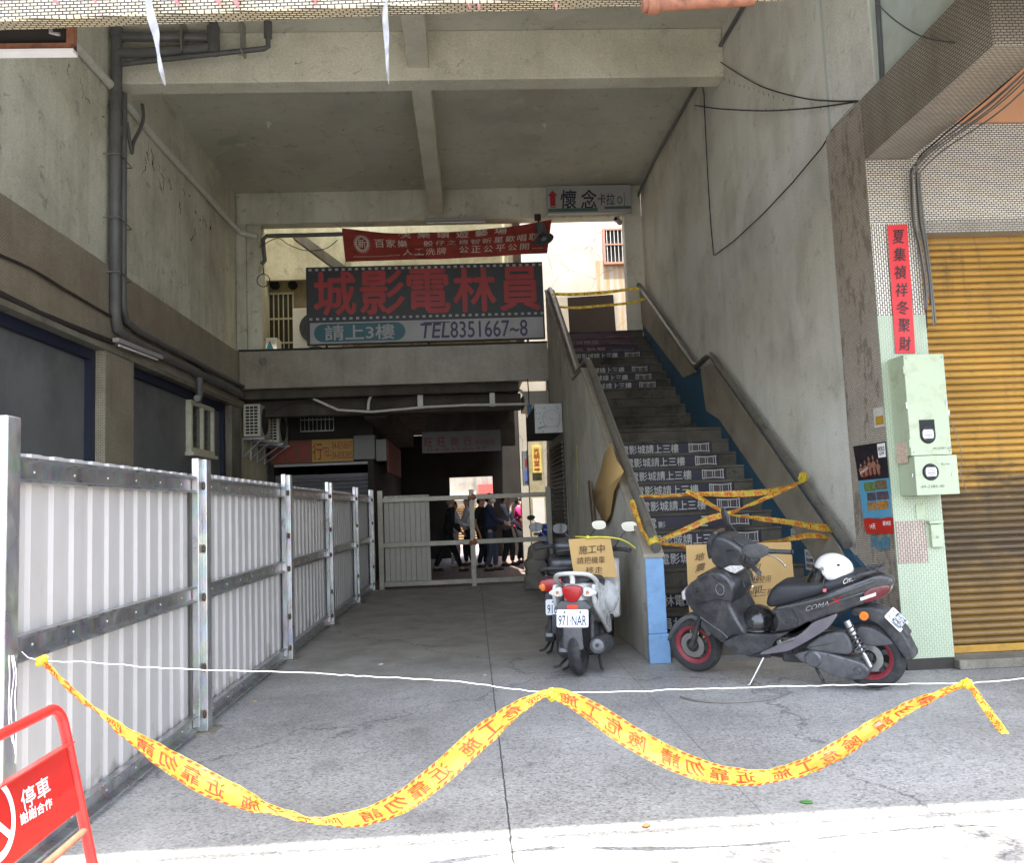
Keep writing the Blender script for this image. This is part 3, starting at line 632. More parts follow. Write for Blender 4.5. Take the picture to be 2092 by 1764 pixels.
# ================================================================== white hoarding
XF = -1.78
fe = thing('hoarding_fence', 'white corrugated sheet hoarding on galvanised posts along the left of the passage', 'fence', (XF, 9, 0))
M_rail_d = galv('dark_channel', .46, .32)
PY = [3.34, 5.76, 8.36, 10.8, 13.25, 15.25]
for i, y in enumerate(PY):
    h = 1.83 if i == 0 else 1.80
    b = MB(); b.box(XF-.085, XF, y-.05, y+.05, 0, h); p = b.build('post', M_galv, fe, bevel=.006)
    if i:
        b = MB(); b.box(XF-.075, XF-.03, y-.125, y-.052, .05, h+.005); b.build('flange', M_galv, p, bevel=.004, seg=1)
        b = MB(); b.box(XF-.13, XF+.05, y-.10, y+.10, 0, .012); b.build('foot_plate', M_concrete, p)
        wl = MB()
        for z in (.12, .42, .88, 1.2, 1.62): wl.ell((XF-.02, y-.052, z), .014, .01, .03, 7, 5)
        wl.build('weld', paint('weld_burn', c8(92, 74, 58), .8, var=.4, sc=60, metal=.4), p, smooth=60)
rnd = random.Random(3)
for i in range(5):
    a, c = PY[i]+.05, PY[i+1]-.125
    b = MB(); corr(b, lambda s_, h: (XF-.115+h+.006*sin(s_*2.1+i*2), a-.02+s_), c-a+.16, .03, 1.705+.012*(i % 2)); b.build('sheet', M_white_sheet, fe, solid=.0015)
    for z in (1.575, .855, .03):
        b = MB(); b.prism([(0, 0), (.05, 0), (.05, .012), (.012, .02), (.012, .085), (.05, .093), (.05, .105), (0, .105)], (XF-.088, a, z), (1, 0, 0), (0, 0, 1), (0, c-a, 0)); r_ = b.build('rail', M_rail_d, fe, bevel=.002, seg=1)
        sc = MB(); y = a+.25
        while y < c-.1: sc.lathe([(0, .005), (.002, .004), (.006, .0025), (.006, 0)], (XF-.076, y, z+.05), (1, 0, 0), 8); y += .36
        sc.build('screws', M_pipe_l, r_, smooth=60)

# ================================================================== gate frame across the passage
M_gate = paint('gate_tube', c8(150, 144, 130), .45, metal=.35, var=.12, sc=8, dirt=c8(110, 98, 82), dirt_amt=.4, dirt_sc=6)
ga = thing('gate_frame', 'galvanised gate frame across the passage with one corrugated sheet still on it', 'gate', (0, 15.25, 0))
for x in (-1.66, -.005, 1.40):
    b = MB(); b.box(x-.045, x+.045, 15.20, 15.29, 0, 1.74 if x > -1 else 1.78); b.build('post', M_gate, ga, bevel=.005)
for z in (1.56, .75, .05):
    for x0, x1 in ((-1.615, -.05), (.04, 1.355)):
        b = MB(); b.box(x0, x1, 15.205, 15.285, z, z+.085); b.build('rail', M_gate, ga, bevel=.005)
b = MB(); corr(b, lambda s_, h: (-1.6+s_, 15.31-h), .82, .04, 1.68, .19, .02); b.build('sheet', paint('tan_sheet', c8(168, 162, 150), .5, var=.06), ga, solid=.0015)
wl = MB()
for z in (1.60, .79): wl.ell((.03, 15.2, z), .05, .02, .06, 8, 6); wl.ell((-.04, 15.2, z-.02), .035, .02, .05, 8, 6)
wl.build('weld', M_rust, ga, smooth=60)

# ================================================================== warning tape
def tape_mat(name, k=1.0, tl=.45):
    n = NT(name); cc = n.ramp(n.noise(18, 5), [(.3, c8(222, 202, 72, k)), (.7, c8(238, 220, 104, k))]); n.col(cc); n.set(Roughness=.22)
    n.bump(n.noise(22, 5, .6, dist=.6), .5, .006)
    tr = n.n('ShaderNodeBsdfTranslucent'); tr.inputs[0].default_value = c8(244, 224, 96, k); mx = n.n('ShaderNodeMixShader'); mx.inputs[0].default_value = tl
    n.l(n.b.outputs[0], mx.inputs[1]); n.l(tr.outputs[0], mx.inputs[2]); n.l(mx.outputs[0], n.t.nodes['Material Output'].inputs[0]); return n.m
M_tape = tape_mat('warning_tape', 1.0, .6); M_tapeink = paint('tape_red_ink', c8(196, 62, 26), .4, var=.1, sc=30)
M_string = paint('white_string', c8(230, 230, 228), .6)
def smooth_path(pts, n):
    """Catmull-Rom through the points, resampled evenly"""
    P = [Vector(p) for p in pts]; out = []
    for i in range(len(P)-1):
        p0, p1, p2, p3 = P[max(i-1, 0)], P[i], P[i+1], P[min(i+2, len(P)-1)]
        for k in range(24):
            t = k/24; out.append(.5*((2*p1)+(p2-p0)*t+(2*p0-5*p1+4*p2-p3)*t*t+(3*p1-p0-3*p2+p3)*t**3))
    out.append(P[-1]); L = [0]
    for a, c in zip(out, out[1:]): L.append(L[-1]+(c-a).length)
    res = []; j = 0
    for k in range(n+1):
        s_ = L[-1]*k/n
        while j < len(L)-2 and L[j+1] < s_: j += 1
        q = (s_-L[j])/max(1e-9, L[j+1]-L[j]); res.append(out[j].lerp(out[j+1], min(1, max(0, q))))
    return res, L[-1]
def ribbon(name, label, cat, pts, widths, twist, mat, ink, parent=None, group=None, words=('施工危險', '請勿靠近'), small='敬請合作', n=160, ref=(0, 1, 0), mirror=True, crumple=.0025, cell=.46, seed=1, big=.62):
    """flat printed tape through pts; widths and twist are lists along it (twist 0 = facing the viewer)"""
    cl, L = smooth_path(pts, n); rg = random.Random(seed); ph = rg.random()*9
    def lerp(a, t):
        x = t*(len(a)-1); i = min(int(x), len(a)-2); return a[i]+(a[i+1]-a[i])*(x-i)
    ref = Vector(ref); fr = []
    for i, p in enumerate(cl):
        t = (cl[min(i+1, n)]-cl[max(i-1, 0)]).normalized(); sd = ref.cross(t).normalized()*-1
        if sd.z < 0 and abs(t.z) < .95: sd = -sd
        fr.append((t, sd, t.cross(sd).normalized()))
    def S_(u, v, lift=0.0):
        x = max(0, min(1, u))*n; i = min(int(x), n-1); q = x-i; p = cl[i].lerp(cl[i+1], q); t, sd, nn = fr[i]; t2, sd2, nn2 = fr[i+1]; sd = sd.lerp(sd2, q).normalized(); nn = nn.lerp(nn2, q).normalized()
        a = lerp(twist, u); wv = sd*cos(a)+nn*sin(a); nv = nn*cos(a)-sd*sin(a); W = lerp(widths, u)
        cur = (v-.5)
        wob = crumple*sin(u*L*31+v*5+ph)+crumple*.8*sin(u*L*73-v*9+ph*2)+abs(cur)*W*.30*sin(u*L*4+ph)
        return p+wv*(W*cur)+nv*(wob+(lift if nv.y < 0 else -lift))
    b = MB(); b.grid(lambda u, v: S_(u, v), n, 6); o = b.build(name, mat, parent, smooth=180)
    if parent is None: tag(o, label, cat, group)
    k = MB(); lay = []
    nc = max(1, int(L/cell))
    for c in range(nc):
        u0, du = c/nc, 1/nc
        for q, ch in enumerate(words[c % 2]):
            a0 = u0+du*(.06+.225*q); a1 = a0+du*.19; f0, f1 = .5-big/2, .5+big/2
            write(k, ch, (lambda a0, a1: (lambda u, v: S_(a0+(a1-a0)*u, f0+(f1-f0)*v, .0022)))(a0, a1), .011, .2, flip=mirror)
        for (v0, v1, sh) in ((.015, .115, 0), (.885, .985, .5)):
            m = 14
            for q in range(m):
                if 5 <= q <= 9: continue
                a0 = u0+du*((q/m+sh) % 1.0); a1 = a0+du*.58/m; a0, a1 = min(a0, .999), min(a1, .9995); sk = min(.25*du/m, .9995-a1)
                k.F([k.V(S_(x, y, .0022)) for x, y in ((a0, v0), (a1, v0), (a1+sk, v1), (a0+sk, v1))])
            f0 = u0+du*((5.1/m+sh) % 1.0); w_ = du*4.6/m
            if f0+w_ < 1: write(k, small if sh == 0 else '安全十第一', (lambda f0, w_, v0: (lambda u, v: S_(f0+w_*u, v0-.005+.11*v, .0022)))(f0, w_, v0), .012, flip=mirror)
    k.build('lettering', ink, o); return o
TY = 3.40
tp = lambda q, y=TY: [at(a, c, 'y', y+(d[0] if d else 0)) for a, c, *d in q]
SAG1 = tp([(78, 1347), (100, 1362), (135, 1398), (205, 1455), (300, 1528), (400, 1590), (500, 1640), (590, 1668), (660, 1678), (740, 1668), (820, 1637), (900, 1580), (980, 1508), (1050, 1455), (1105, 1424), (1134, 1418)])
mt = ribbon('warning_tape', 'long yellow warning tape with red writing sagging in two loops across the entrance', 'warning tape', SAG1,
  [.022, .03, .05, .07, .085, .09, .088, .075, .07, .082, .088, .092, .092, .09, .07, .05], [0, .5, .9, .5, .1, -.25, .05, .75, .9, .5, .2, -.1, -.2, 0, .5, .9], M_tape, M_tapeink, n=220, cell=.42)
SAG2 = tp([(1128, 1420), (1160, 1428), (1215, 1458), (1290, 1508), (1370, 1550), (1450, 1577), (1530, 1588), (1600, 1582), (1680, 1555), (1760, 1508), (1840, 1458), (1910, 1422), (1955, 1404), (1976, 1397)])
ribbon('tape_loop', '', '', SAG2, [.06, .078, .09, .09, .088, .085, .085, .08, .078, .078, .075, .07, .045, .025], [.6, .2, -.1, -.2, -.1, .2, .5, .5, .2, .1, .25, .4, .5, .2], M_tape, M_tapeink, parent=mt, n=200, cell=.42, seed=5)
ribbon('tape_tail', '', '', tp([(1976, 1397), (1990, 1412), (2012, 1444), (2035, 1475), (2054, 1500)]), [.02, .03, .036, .034, .036], [0, .6, 1.0, .6, .9], M_tape, M_tapeink, parent=mt, n=40, cell=.2, seed=8)
def knot(c, r, parent, m, seed=1):
    rg = random.Random(seed); b = MB()
    for q in range(5):
        ax = Vector((rg.uniform(-1, 1), rg.uniform(-.5, .5), rg.uniform(-1, 1))).normalized(); a = ax.orthogonal().normalized(); d = ax.cross(a)
        pts = [Vector(c)+a*cos(t*pi/4)*r*rg.uniform(.7, 1.1)+d*sin(t*pi/4)*r*rg.uniform(.6, 1)+ax*rg.uniform(-.3, .3)*r for t in range(8)]
        b.tube(pts, r*.34, 6, closed=True, sq=(1.3, .5))
    return b.build('knot', m, parent, smooth=50)
knot(at(86, 1350, 'y', TY-.01), .022, mt, M_tape, 2); knot(at(1977, 1398, 'y', TY-.01), .02, mt, M_tape, 4); knot(at(1128, 1420, 'y', TY), .022, mt, M_tape, 6)
wp_ = [(44, 1334), (80, 1350), (200, 1355), (330, 1366), (480, 1372), (600, 1374), (700, 1380), (850, 1388), (960, 1396), (1060, 1410), (1130, 1415), (1300, 1413), (1500, 1406), (1700, 1401), (1975, 1396), (2092, 1388), (2500, 1360)]
sp1, _ = smooth_path(tp(wp_, TY+.012), 150); rg = random.Random(2)
b = MB(); b.tube([p+Vector((0, rg.uniform(-.002, .002), rg.uniform(-.0022, .0022))) for p in sp1], .0017, 6); st = tag(b.build('string', M_string, None, smooth=60), 'thin white string stretched across the entrance carrying the yellow tape', 'string')
b = MB()
for q in range(3):
    pp = [at(x+q*6-6, y, 'y', 3.285) for x, y in ((22, 1340), (26, 1380), (20, 1430), (26, 1475), (30, 1520+20*q))]; b.tube(smooth_path([p+Vector((rg.uniform(-.008, .008), 0, 0)) for p in pp], 30)[0], .0016, 5)
b.build('loose_ends', M_string, st, smooth=60)

# ================================================================== red no-parking stand at the lower left
P0 = at(122, 1442, 'z', .95); P1 = at(0, 1503, 'z', .95); rd = (P1-P0).normalized(); nn_ = Vector((-rd.y, rd.x, 0)) if (-rd.y) > 0 else Vector((rd.y, -rd.x, 0)); dn = (Vector((0, 0, -1))+nn_*.21).normalized(); fn = rd.cross(dn).normalized()
if fn.dot(EYE-P0) < 0: fn = -fn
L_ = .95/abs(dn.z)
M_redp = paint('red_paint', c8(182, 36, 32), .35, var=.1, sc=8, dirt=c8(150, 60, 44), dirt_amt=.35, dirt_sc=18)
M_redplate = paint('red_plate', c8(188, 38, 32), .3, var=.06, sc=3, dirt=c8(150, 60, 50), dirt_amt=.25, dirt_sc=9)
M_signwhite = paint('sign_white', c8(240, 236, 232), .4, var=.03)
ns = thing('parking_stand', 'red tubular no-parking stand with white characters at the lower left corner', 'sign', P0+dn*L_)
WS = .62
b = MB(); cr = .05
arc = lambda c, a, d: [c+a*(1-sin(t*pi/10))*cr+d*(1-cos(t*pi/10))*cr for t in range(6)]
top = [P0+dn*L_]+[P0+dn*cr+dn*.0]+[P0+dn*(cr*(1-sin(t*pi/12)))+rd*(cr*(1-cos(t*pi/12))) for t in range(1, 7)]
oth = [P0+rd*WS+dn*(cr*(1-cos(t*pi/12)))-rd*(cr*(1-sin(t*pi/12))) for t in range(0, 7)]+[P0+rd*WS+dn*L_]
b.tube(top+oth, .0125, 12); b.build('frame', M_redp, ns, smooth=60)
b = MB(); rg_ = hit(178, 1694, P0, fn)-P0; rg_ = rg_.dot(dn); b.tube([P0+dn*rg_, P0+dn*rg_+rd*WS], .009, 10); b.build('rung', M_rust, ns, smooth=60)
def loc2(x, y): p = hit(x, y, P0, fn)-P0; return p.dot(rd), p.dot(dn)
ta = loc2(133, 1520); tb = loc2(162, 1657)
b = MB(); b.obox(P0+rd*.014+dn*ta[1]-fn*.004, rd*(WS-.028), dn*(tb[1]-ta[1]), fn*.006); b.obox(P0+rd*.014+dn*ta[1]-fn*.004, rd*(WS-.028), dn*.004, fn*.03); pt_ = b.build('plate', M_redplate, ns, bevel=.002)
b = MB()
def sgn(txt, q):
    c = [P0+rd*u+dn*v+fn*.0035 for u, v in (loc2(*k) for k in q)]; write(b, txt, quad_fn(*c), .014)
sgn('停車', ((44, 1662), (101, 1622), (94, 1584), (36, 1620))); sgn('謝謝合作', ((40, 1689), (104, 1651), (102, 1630), (36, 1666)))
c0 = loc2(-19, 1678); rr_ = .085
for k in range(40):
    a0, a1 = 2*pi*k/40, 2*pi*(k+1)/40; f_ = lambda r, a: P0+rd*(c0[0]+r*cos(a))+dn*(c0[1]+r*sin(a))+fn*.0035
    b.F([b.V(f_(rr_-.016, a0)), b.V(f_(rr_, a0)), b.V(f_(rr_, a1)), b.V(f_(rr_-.016, a1))])
for sa in (1,):
    d1 = Vector((cos(pi*.75), sin(pi*.75)*sa)); e1 = Vector((-d1.y, d1.x))*.008
    b.F([b.V(P0+rd*(c0[0]+d1.x*k*(rr_-.01)+e1.x*m)+dn*(c0[1]+d1.y*k*(rr_-.01)+e1.y*m)+fn*.0036) for k, m in ((-1, -1), (1, -1), (1, 1), (-1, 1))])
b.build('lettering', M_signwhite, pt_)
b = MB(); bk = Vector((0, 0, -1))-nn_*.25; bk.normalize(); Lb = .93/abs(bk.z)
b.tube([P0+dn*.03+rd*(WS-.02)-nn_*.01, P0+dn*.03+bk*Lb+rd*(WS-.02)], .011, 10); b.build('support_leg', M_redp, ns, smooth=60)
# ================================================================== cinema sign standing on the parapet
M_signblack = paint('sign_black', c8(50, 52, 56), .5, var=.15, sc=3, dirt=c8(70, 68, 66), dirt_amt=.4, dirt_sc=2)
M_signred = paint('sign_red', c8(160, 52, 54), .5, var=.12, sc=3, dirt=c8(120, 42, 44), dirt_amt=.4, dirt_sc=2)
M_signgrey = paint('sign_greywhite', c8(164, 160, 160), .5, var=.1, sc=3, dirt=c8(140, 136, 132), dirt_amt=.4, dirt_sc=2)
M_signgreen = paint('sign_teal', c8(44, 92, 100), .45)
M_signpurple = paint('sign_purple', c8(52, 40, 82), .45)
cs = thing('cinema_sign', 'large black cinema sign with big red characters and a white telephone strip', 'sign', (-.7, 15.05, 4.43))
SX0, SX1, SZ0, SZM, SZ1, SY = -2.88, 1.455, 4.455, 4.865, 5.90, 15.02
b = MB(); b.box(SX0, SX1, SY, SY+.09, SZ0, SZ1); b.build('case', M_signblack, cs, bevel=.008)
b = MB(); b.box(SX0+.06, SX1-.03, SY-.006, SY+.02, SZ0+.02, SZM-.005); lp = b.build('white_strip', M_signgrey, cs)
b = MB()
W_ = SX1-SX0
for ch, f0, f1 in (('城', .035, .205), ('影', .228, .41), ('電', .425, .60), ('林', .62, .795), ('員', .815, .985)):
    write(b, ch, rect_fn((SX0+W_*f0, SY-.012, SZM+.135), (W_*(f1-f0), 0, 0), (0, 0, .80)), .03)
b.build('red_lettering', M_signred, cs)
b = MB()
for z in (SZM+.045, SZ1-.075):
    for k in range(36): x = SX0+.05+k*(W_-.12)/35; b.box(x, x+.055, SY-.004, SY+.001, z, z+.042)
b.build('film_perforations', M_signgrey, cs)
b = MB(); x0, x1, z0, z1 = SX0+.13, SX0+1.78, SZ0+.045, SZM-.03; r_ = (z1-z0)/2
pts = [(x1-r_+r_*sin(t*pi/10), (z0+z1)/2-r_*cos(t*pi/10)) for t in range(11)]+[(x0+r_-r_*sin(t*pi/10), (z0+z1)/2+r_*cos(t*pi/10)) for t in range(11)]
b.prism(pts, (0, SY-.012, 0), (1, 0, 0), (0, 0, 1), (0, .008, 0)); gp = b.build('teal_pill', M_signgreen, lp)
b = MB(); write(b, '請上3樓', rect_fn((x0+.2, SY-.0145, z0+.03), (x1-x0-.4, 0, 0), (0, 0, z1-z0-.06)), .02); b.build('lettering', M_signgrey, gp)
b = MB(); write(b, 'TEL', rect_fn((SX0+W_*.475, SY-.0085, SZ0+.07), (W_*.12, 0, 0), (0, 0, .27)), .02, .15)
write(b, '8351667~8', rect_fn((SX0+W_*.60, SY-.0085, SZ0+.06), (W_*.325, 0, 0), (0, 0, .30)), .02)
b.box(SX0+W_*.487, SX0+W_*.60, SY-.0085, SY-.006, SZ0+.345, SZ0+.365); b.build('lettering', M_signpurple, lp)
b = MB()
for x in (SX0+.3, -.7, SX1-.3): b.tube([(x, SY+.09, SZ1-.1), (x, 15.34, 4.45)], .02, 6)
b.build('stay', M_dark, cs)

# ================================================================== red cloth banner
M_cloth = paint('red_cloth', c8(150, 58, 50), .9, var=.14, sc=3, dirt=c8(70, 32, 30), dirt_amt=.75, dirt_sc=2.2, bump=.1, bsc=200)
M_clothw = paint('banner_print', c8(196, 184, 170), .85, var=.1, sc=10, dirt=c8(128, 90, 84), dirt_amt=.5, dirt_sc=4)
A, B_, C_, D_ = (at(706, 535, 'y', 14.98), at(1118, 517, 'y', 14.98), at(1127, 449, 'y', 14.98), at(698, 466, 'y', 14.98))
def ban(u, v, lift=0.0):
    v2 = v
    p = A*(1-u)*(1-v)+B_*u*(1-v)+C_*u*v+D_*(1-u)*v
    sag = -.17*sin(pi*u)**.9*v**2 - .02*sin(pi*u)*(1-v)
    fold = .062*sin(9*(v+.55*(u-.5)**2*3-.4*u)+1)*(sin(pi*min(1, u*1.15)))**.5*(.4+.6*v)+.012*sin(23*u+5*v)+.02*sin(14*(v-u*.5))*max(0, 1-abs(u-.95)*4)
    return Vector((p.x, p.y-fold-lift, p.z+sag))
b = MB(); b.grid(lambda u, v: ban(u, v), 90, 26); bn = tag(b.build('cloth_banner', M_cloth, None, smooth=180), 'sagging faded red cloth banner with white characters above the cinema sign', 'banner')
b = MB(); Bt = lambda t, u0, u1, v0, v1, bo=.012: write(b, t, lambda u, v: ban(u0+(u1-u0)*u, v0+(v1-v0)*v, .006), bo)
for k, ch in enumerate('快樂頌遊藝場'): Bt(ch, .265+k*.092, .325+k*.092, .74, .97, .02)
for k, ch in enumerate('百家樂'): Bt(ch, .15+k*.055, .195+k*.055, .42, .66)
for k, ch in enumerate('骰仔之機智新星歡唱取'): Bt(ch, .385+k*.057, .43+k*.057, .42, .64)
for k, ch in enumerate('人工洗牌'): Bt(ch, .285+k*.055, .33+k*.055, .12, .34)
for k, ch in enumerate('公正公平公開'): Bt(ch, .56+k*.06, .605+k*.06, .13, .34)
for k in range(24):
    for (u0, m) in ((.045, 1),): 
        u = u0+k*.0095
        b.F([b.V(ban(u+x*.0035, .14+y*.018, .006)) for x, y in ((-1, 0), (0, -1), (1, 0), (0, 1))])
for k in range(5): u = .925+k*.011; b.F([b.V(ban(u+x*.004, .16+y*.02, .006)) for x, y in ((-1, 0), (0, -1), (1, 0), (0, 1))])
cu_, cv_ = .088, .55; st_ = []
for k in range(56):
    a = 2*pi*k/56; r = (1.0 if k % 2 else .70); st_.append((cu_+r*.043*cos(a), cv_+r*.33*sin(a)))
for k in range(56):
    a = 2*pi*k/56; a2 = 2*pi*(k+1)/56; q = st_[k]; q2 = st_[(k+1) % 56]
    b.F([b.V(ban(cu_+.024*cos(a), cv_+.2*sin(a), .006)), b.V(ban(*q, .006)), b.V(ban(*q2, .006)), b.V(ban(cu_+.024*cos(a2), cv_+.2*sin(a2), .006))])
Bt('新', cu_-.019, cu_+.019, cv_-.15, cv_+.15); b.build('lettering', M_clothw, bn)
b = MB(); b.tube([D_, D_+Vector((-.12, .1, .12))], .004, 5); b.tube([C_, C_+Vector((.03, .1, .06))], .004, 5); b.tube([A, A+Vector((-.04, .06, -.2))], .003, 5); b.tube([B_, B_+Vector((.08, .06, -.3))], .003, 5); b.build('tie_cord', M_blackcable, bn)

# ================================================================== karaoke sign, horn speaker, lamp under the back beam
M_kboard = paint('karaoke_board', c8(172, 170, 166), .5, var=.08, sc=3, dirt=c8(124, 122, 116), dirt_amt=.5, dirt_sc=3)
M_ink = paint('ink_dark', c8(44, 44, 60), .6); M_redink = paint('red_ink', c8(176, 46, 48), .6)
ka = thing('karaoke_sign', 'faded white karaoke sign with red arrow and dark brush characters under the ceiling', 'sign', (2.3, 15.15, 6.85))
b = MB(); b.box(1.6, 3.2, 15.08, 15.19, 6.83, 7.37); b.build('board', M_kboard, ka, bevel=.006)
b = MB(); b.box(1.62, 2.55, 15.074, 15.079, 6.86, 6.93); b.box(2.68, 3.18, 15.074, 15.079, 6.90, 6.95); b.build('green_stripe', paint('stripe_green', c8(76, 104, 96), .6), ka)
b = MB(); write(b, '懷', rect_fn((1.86, 15.075, 6.92), (.30, 0, 0), (0, 0, .36)), .02, .1); write(b, '念', rect_fn((2.24, 15.075, 6.92), (.30, 0, 0), (0, 0, .36)), .02, .1)
write(b, '卡拉', rect_fn((2.56, 15.075, 6.98), (.32, 0, 0), (0, 0, .22)), .012, .1); write(b, 'O', rect_fn((2.93, 15.075, 7.0), (.09, 0, 0), (0, 0, .14)), .012); b.box(3.06, 3.068, 15.074, 15.076, 6.94, 7.22); b.build('lettering', M_ink, ka)
b = MB(); b.prism([(1.66, 6.98), (1.76, 6.98), (1.76, 7.18), (1.80, 7.18), (1.71, 7.28), (1.62, 7.18), (1.66, 7.18)], (0, 15.072, 0), (1, 0, 0), (0, 0, 1), (0, .006, 0)); b.box(1.66, 1.76, 15.072, 15.078, 6.95, 6.965); b.build('arrow', M_redink, ka)
hs = thing('horn_speaker', 'grey horn loudspeaker hanging in front of the red banner', 'speaker', at(1105, 455, 'y', 14.85))
p = at(1103, 462, 'y', 14.8); q = at(1112, 492, 'y', 14.7); ax = (q-p).normalized()
M_horn = paint('horn_grey', c8(92, 96, 100), .4, var=.1)
b = MB(); b.lathe([(0, -.02), (.085, -.02), (.09, .02), (.085, .16), (.10, .2), (.13, .25), (.17, .29), (.185, .3), (.175, .295), (.12, .24), (.05, .16), (0, .16)], p, ax, 24); b.build('horn', M_horn, hs, smooth=50)
b = MB(); b.lathe([(0, .19), (.035, .19), (.055, .24), (.05, .29), (.02, .31), (0, .312)], p, ax, 16); b.build('reflex_bell', M_galv_d, hs, smooth=50)
b = MB(); b.tube([p+Vector((0, .05, .03)), p+Vector((0, .25, .16)), (p.x, 15.2, 6.82)], .018, 8); b.box(p.x-.06, p.x+.06, 15.15, 15.2, 6.74, 6.86); b.build('bracket', M_dark, hs)
fl = thing('fluorescent_lamp', 'unlit fluorescent batten lamp under the back beam above the banner', 'lamp', (-.1, 15.1, 6.72))
a, c = at(868, 456, 'y', 15.1), at(995, 450, 'y', 15.1)
b = MB(); b.box(a.x, c.x, 15.07, 15.13, 6.74, 6.795); b.build('batten', M_signgrey, fl, bevel=.004)
b = MB(); b.tube([(a.x+.03, 15.1, 6.715), (c.x-.03, 15.1, 6.715)], .014, 10); b.build('tube', paint('tube_white', c8(226, 220, 214), .3), fl, smooth=60)

# ================================================================== alley: shops, signs, post, boxes
SYH = 17.3
sh = thing('closed_shop', 'closed alley shop with grey roller shutter under its yellow and orange sign', 'shop', (-3.2, SYH, 0))
X0, X1 = -4.15, -2.0
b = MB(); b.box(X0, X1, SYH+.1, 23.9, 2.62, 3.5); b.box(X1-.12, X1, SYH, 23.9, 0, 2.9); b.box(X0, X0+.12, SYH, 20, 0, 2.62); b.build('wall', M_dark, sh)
b = MB(); slats(b, X0+.1, X1-.12, .02, 2.22, SYH+.12, .085, .022); b.build('shutter', paint('shutter_grey', c8(96, 94, 98), .5, var=.1), sh, smooth=50)
a, c = at(553, 912, 'y', SYH-.05), at(722, 946, 'y', SYH-.05)
zt, zb = at(700, 897, 'y', SYH-.05).z, at(640, 945, 'y', SYH-.05).z
M_yel = paint('sign_yellow', c8(176, 138, 46), .5, var=.08, sc=2); M_orf = paint('sign_faded_orange', c8(112, 62, 40), .6, var=.2, sc=2)
b = MB(); b.box(a.x, c.x, SYH-.05, SYH+.06, zb, zt); yg = b.build('sign_board', M_yel, sh)
b = MB(); b.box(a.x-.01, a.x+(c.x-a.x)*.5, SYH-.055, SYH-.0505, zb-.01, zt); b.build('faded_half', M_orf, yg)
b = MB(); Wd = c.x-a.x; H = zt-zb
for k, ch in enumerate('旺旺商行'): write(b, ch, rect_fn((a.x+Wd*(.04+.15*k+.02*(k == 3)), SYH-.058, zb+.1*H), (Wd*.115, 0, 0), (0, 0, H*.75)), .02)
write(b, 'TEL:', rect_fn((a.x+Wd*.63, SYH-.058, zb+.25*H), (Wd*.1, 0, 0), (0, 0, H*.4)), .01); write(b, '04-8358697', rect_fn((a.x+Wd*.745, SYH-.058, zb+.55*H), (Wd*.25, 0, 0), (0, 0, H*.32)), .012); write(b, '04-8382805', rect_fn((a.x+Wd*.745, SYH-.058, zb+.12*H), (Wd*.25, 0, 0), (0, 0, H*.32)), .012); b.build('lettering', paint('sign_red_ink', c8(150, 40, 30), .5), yg)
b = MB(); b.box(c.x+.01, c.x+.45, SYH-.06, SYH+.3, zb+.02, zt+.06); b.box(c.x+.46, X1+.28, SYH-.02, SYH+.5, zb-.02, zt-.03); b.build('box_sign', paint('lightbox', c8(116, 114, 108), .5, var=.1, sc=2), sh, bevel=.01)
b = MB(); b.box(X1+.281, X1+.30, SYH+.1, 20.5, zb-.25, zt-.05); b.build('side_awning', paint('awning_orange', c8(130, 66, 44), .7, var=.2), sh)
b = MB(); b.box(X0+.05, X1-.1, SYH+.02, SYH+.09, zb-.07, zb-.015); b.build('shutter_rail', M_signgrey, sh)
a, c = at(614, 836, 'y', SYH+.09), at(682, 880, 'y', SYH+.09)
b = MB()
for k in range(9): x = a.x+(c.x-a.x)*k/8; b.box(x-.006, x+.006, SYH+.06, SYH+.075, c.z, a.z)
for z in (c.z, (a.z+c.z)/2, a.z): b.box(a.x, c.x, SYH+.055, SYH+.08, z-.01, z+.01)
wb = b.build('barred_window', M_galv_d, sh); b = MB(); b.box(a.x, c.x, SYH+.085, SYH+.099, c.z, a.z); b.build('pane', M_black, wb)

hg = thing('hanging_sign', 'dim grey shop sign hung from the beam inside the dark alley', 'sign', (-.1, 18.1, 2.2))
a, c = at(862, 884, 'y', 18.1), at(1024, 921, 'y', 18.1)
b = MB(); b.box(a.x, c.x, 18.06, 18.12, c.z, a.z); hb = b.build('board', paint('hanging_board', c8(112, 106, 108), .6, var=.12, sc=2), hg)
b = MB()
for k, ch in enumerate('旺旺商行'): write(b, ch, rect_fn((a.x+(c.x-a.x)*(.03+.165*k), 18.055, c.z+.13), (.17, 0, 0), (0, 0, .2)), .02)
write(b, '04-8382805', rect_fn((a.x+.6*(c.x-a.x)+.12, 18.055, c.z+.15), (.42, 0, 0), (0, 0, .1)), .01); write(b, '04-8358697', rect_fn((a.x+.1, 18.055, c.z+.03), (1.3, 0, 0), (0, 0, .07)), .01); b.build('lettering', paint('dull_red_ink', c8(120, 56, 58), .6), hb)
b = MB(); b.tube([(a.x+.1, 18.09, a.z), (a.x+.1, 18.3, 2.76)], .006, 5); b.tube([(c.x-.1, 18.09, a.z), (c.x-.1, 18.3, 2.76)], .006, 5); b.build('hanger', M_blackcable, hg)

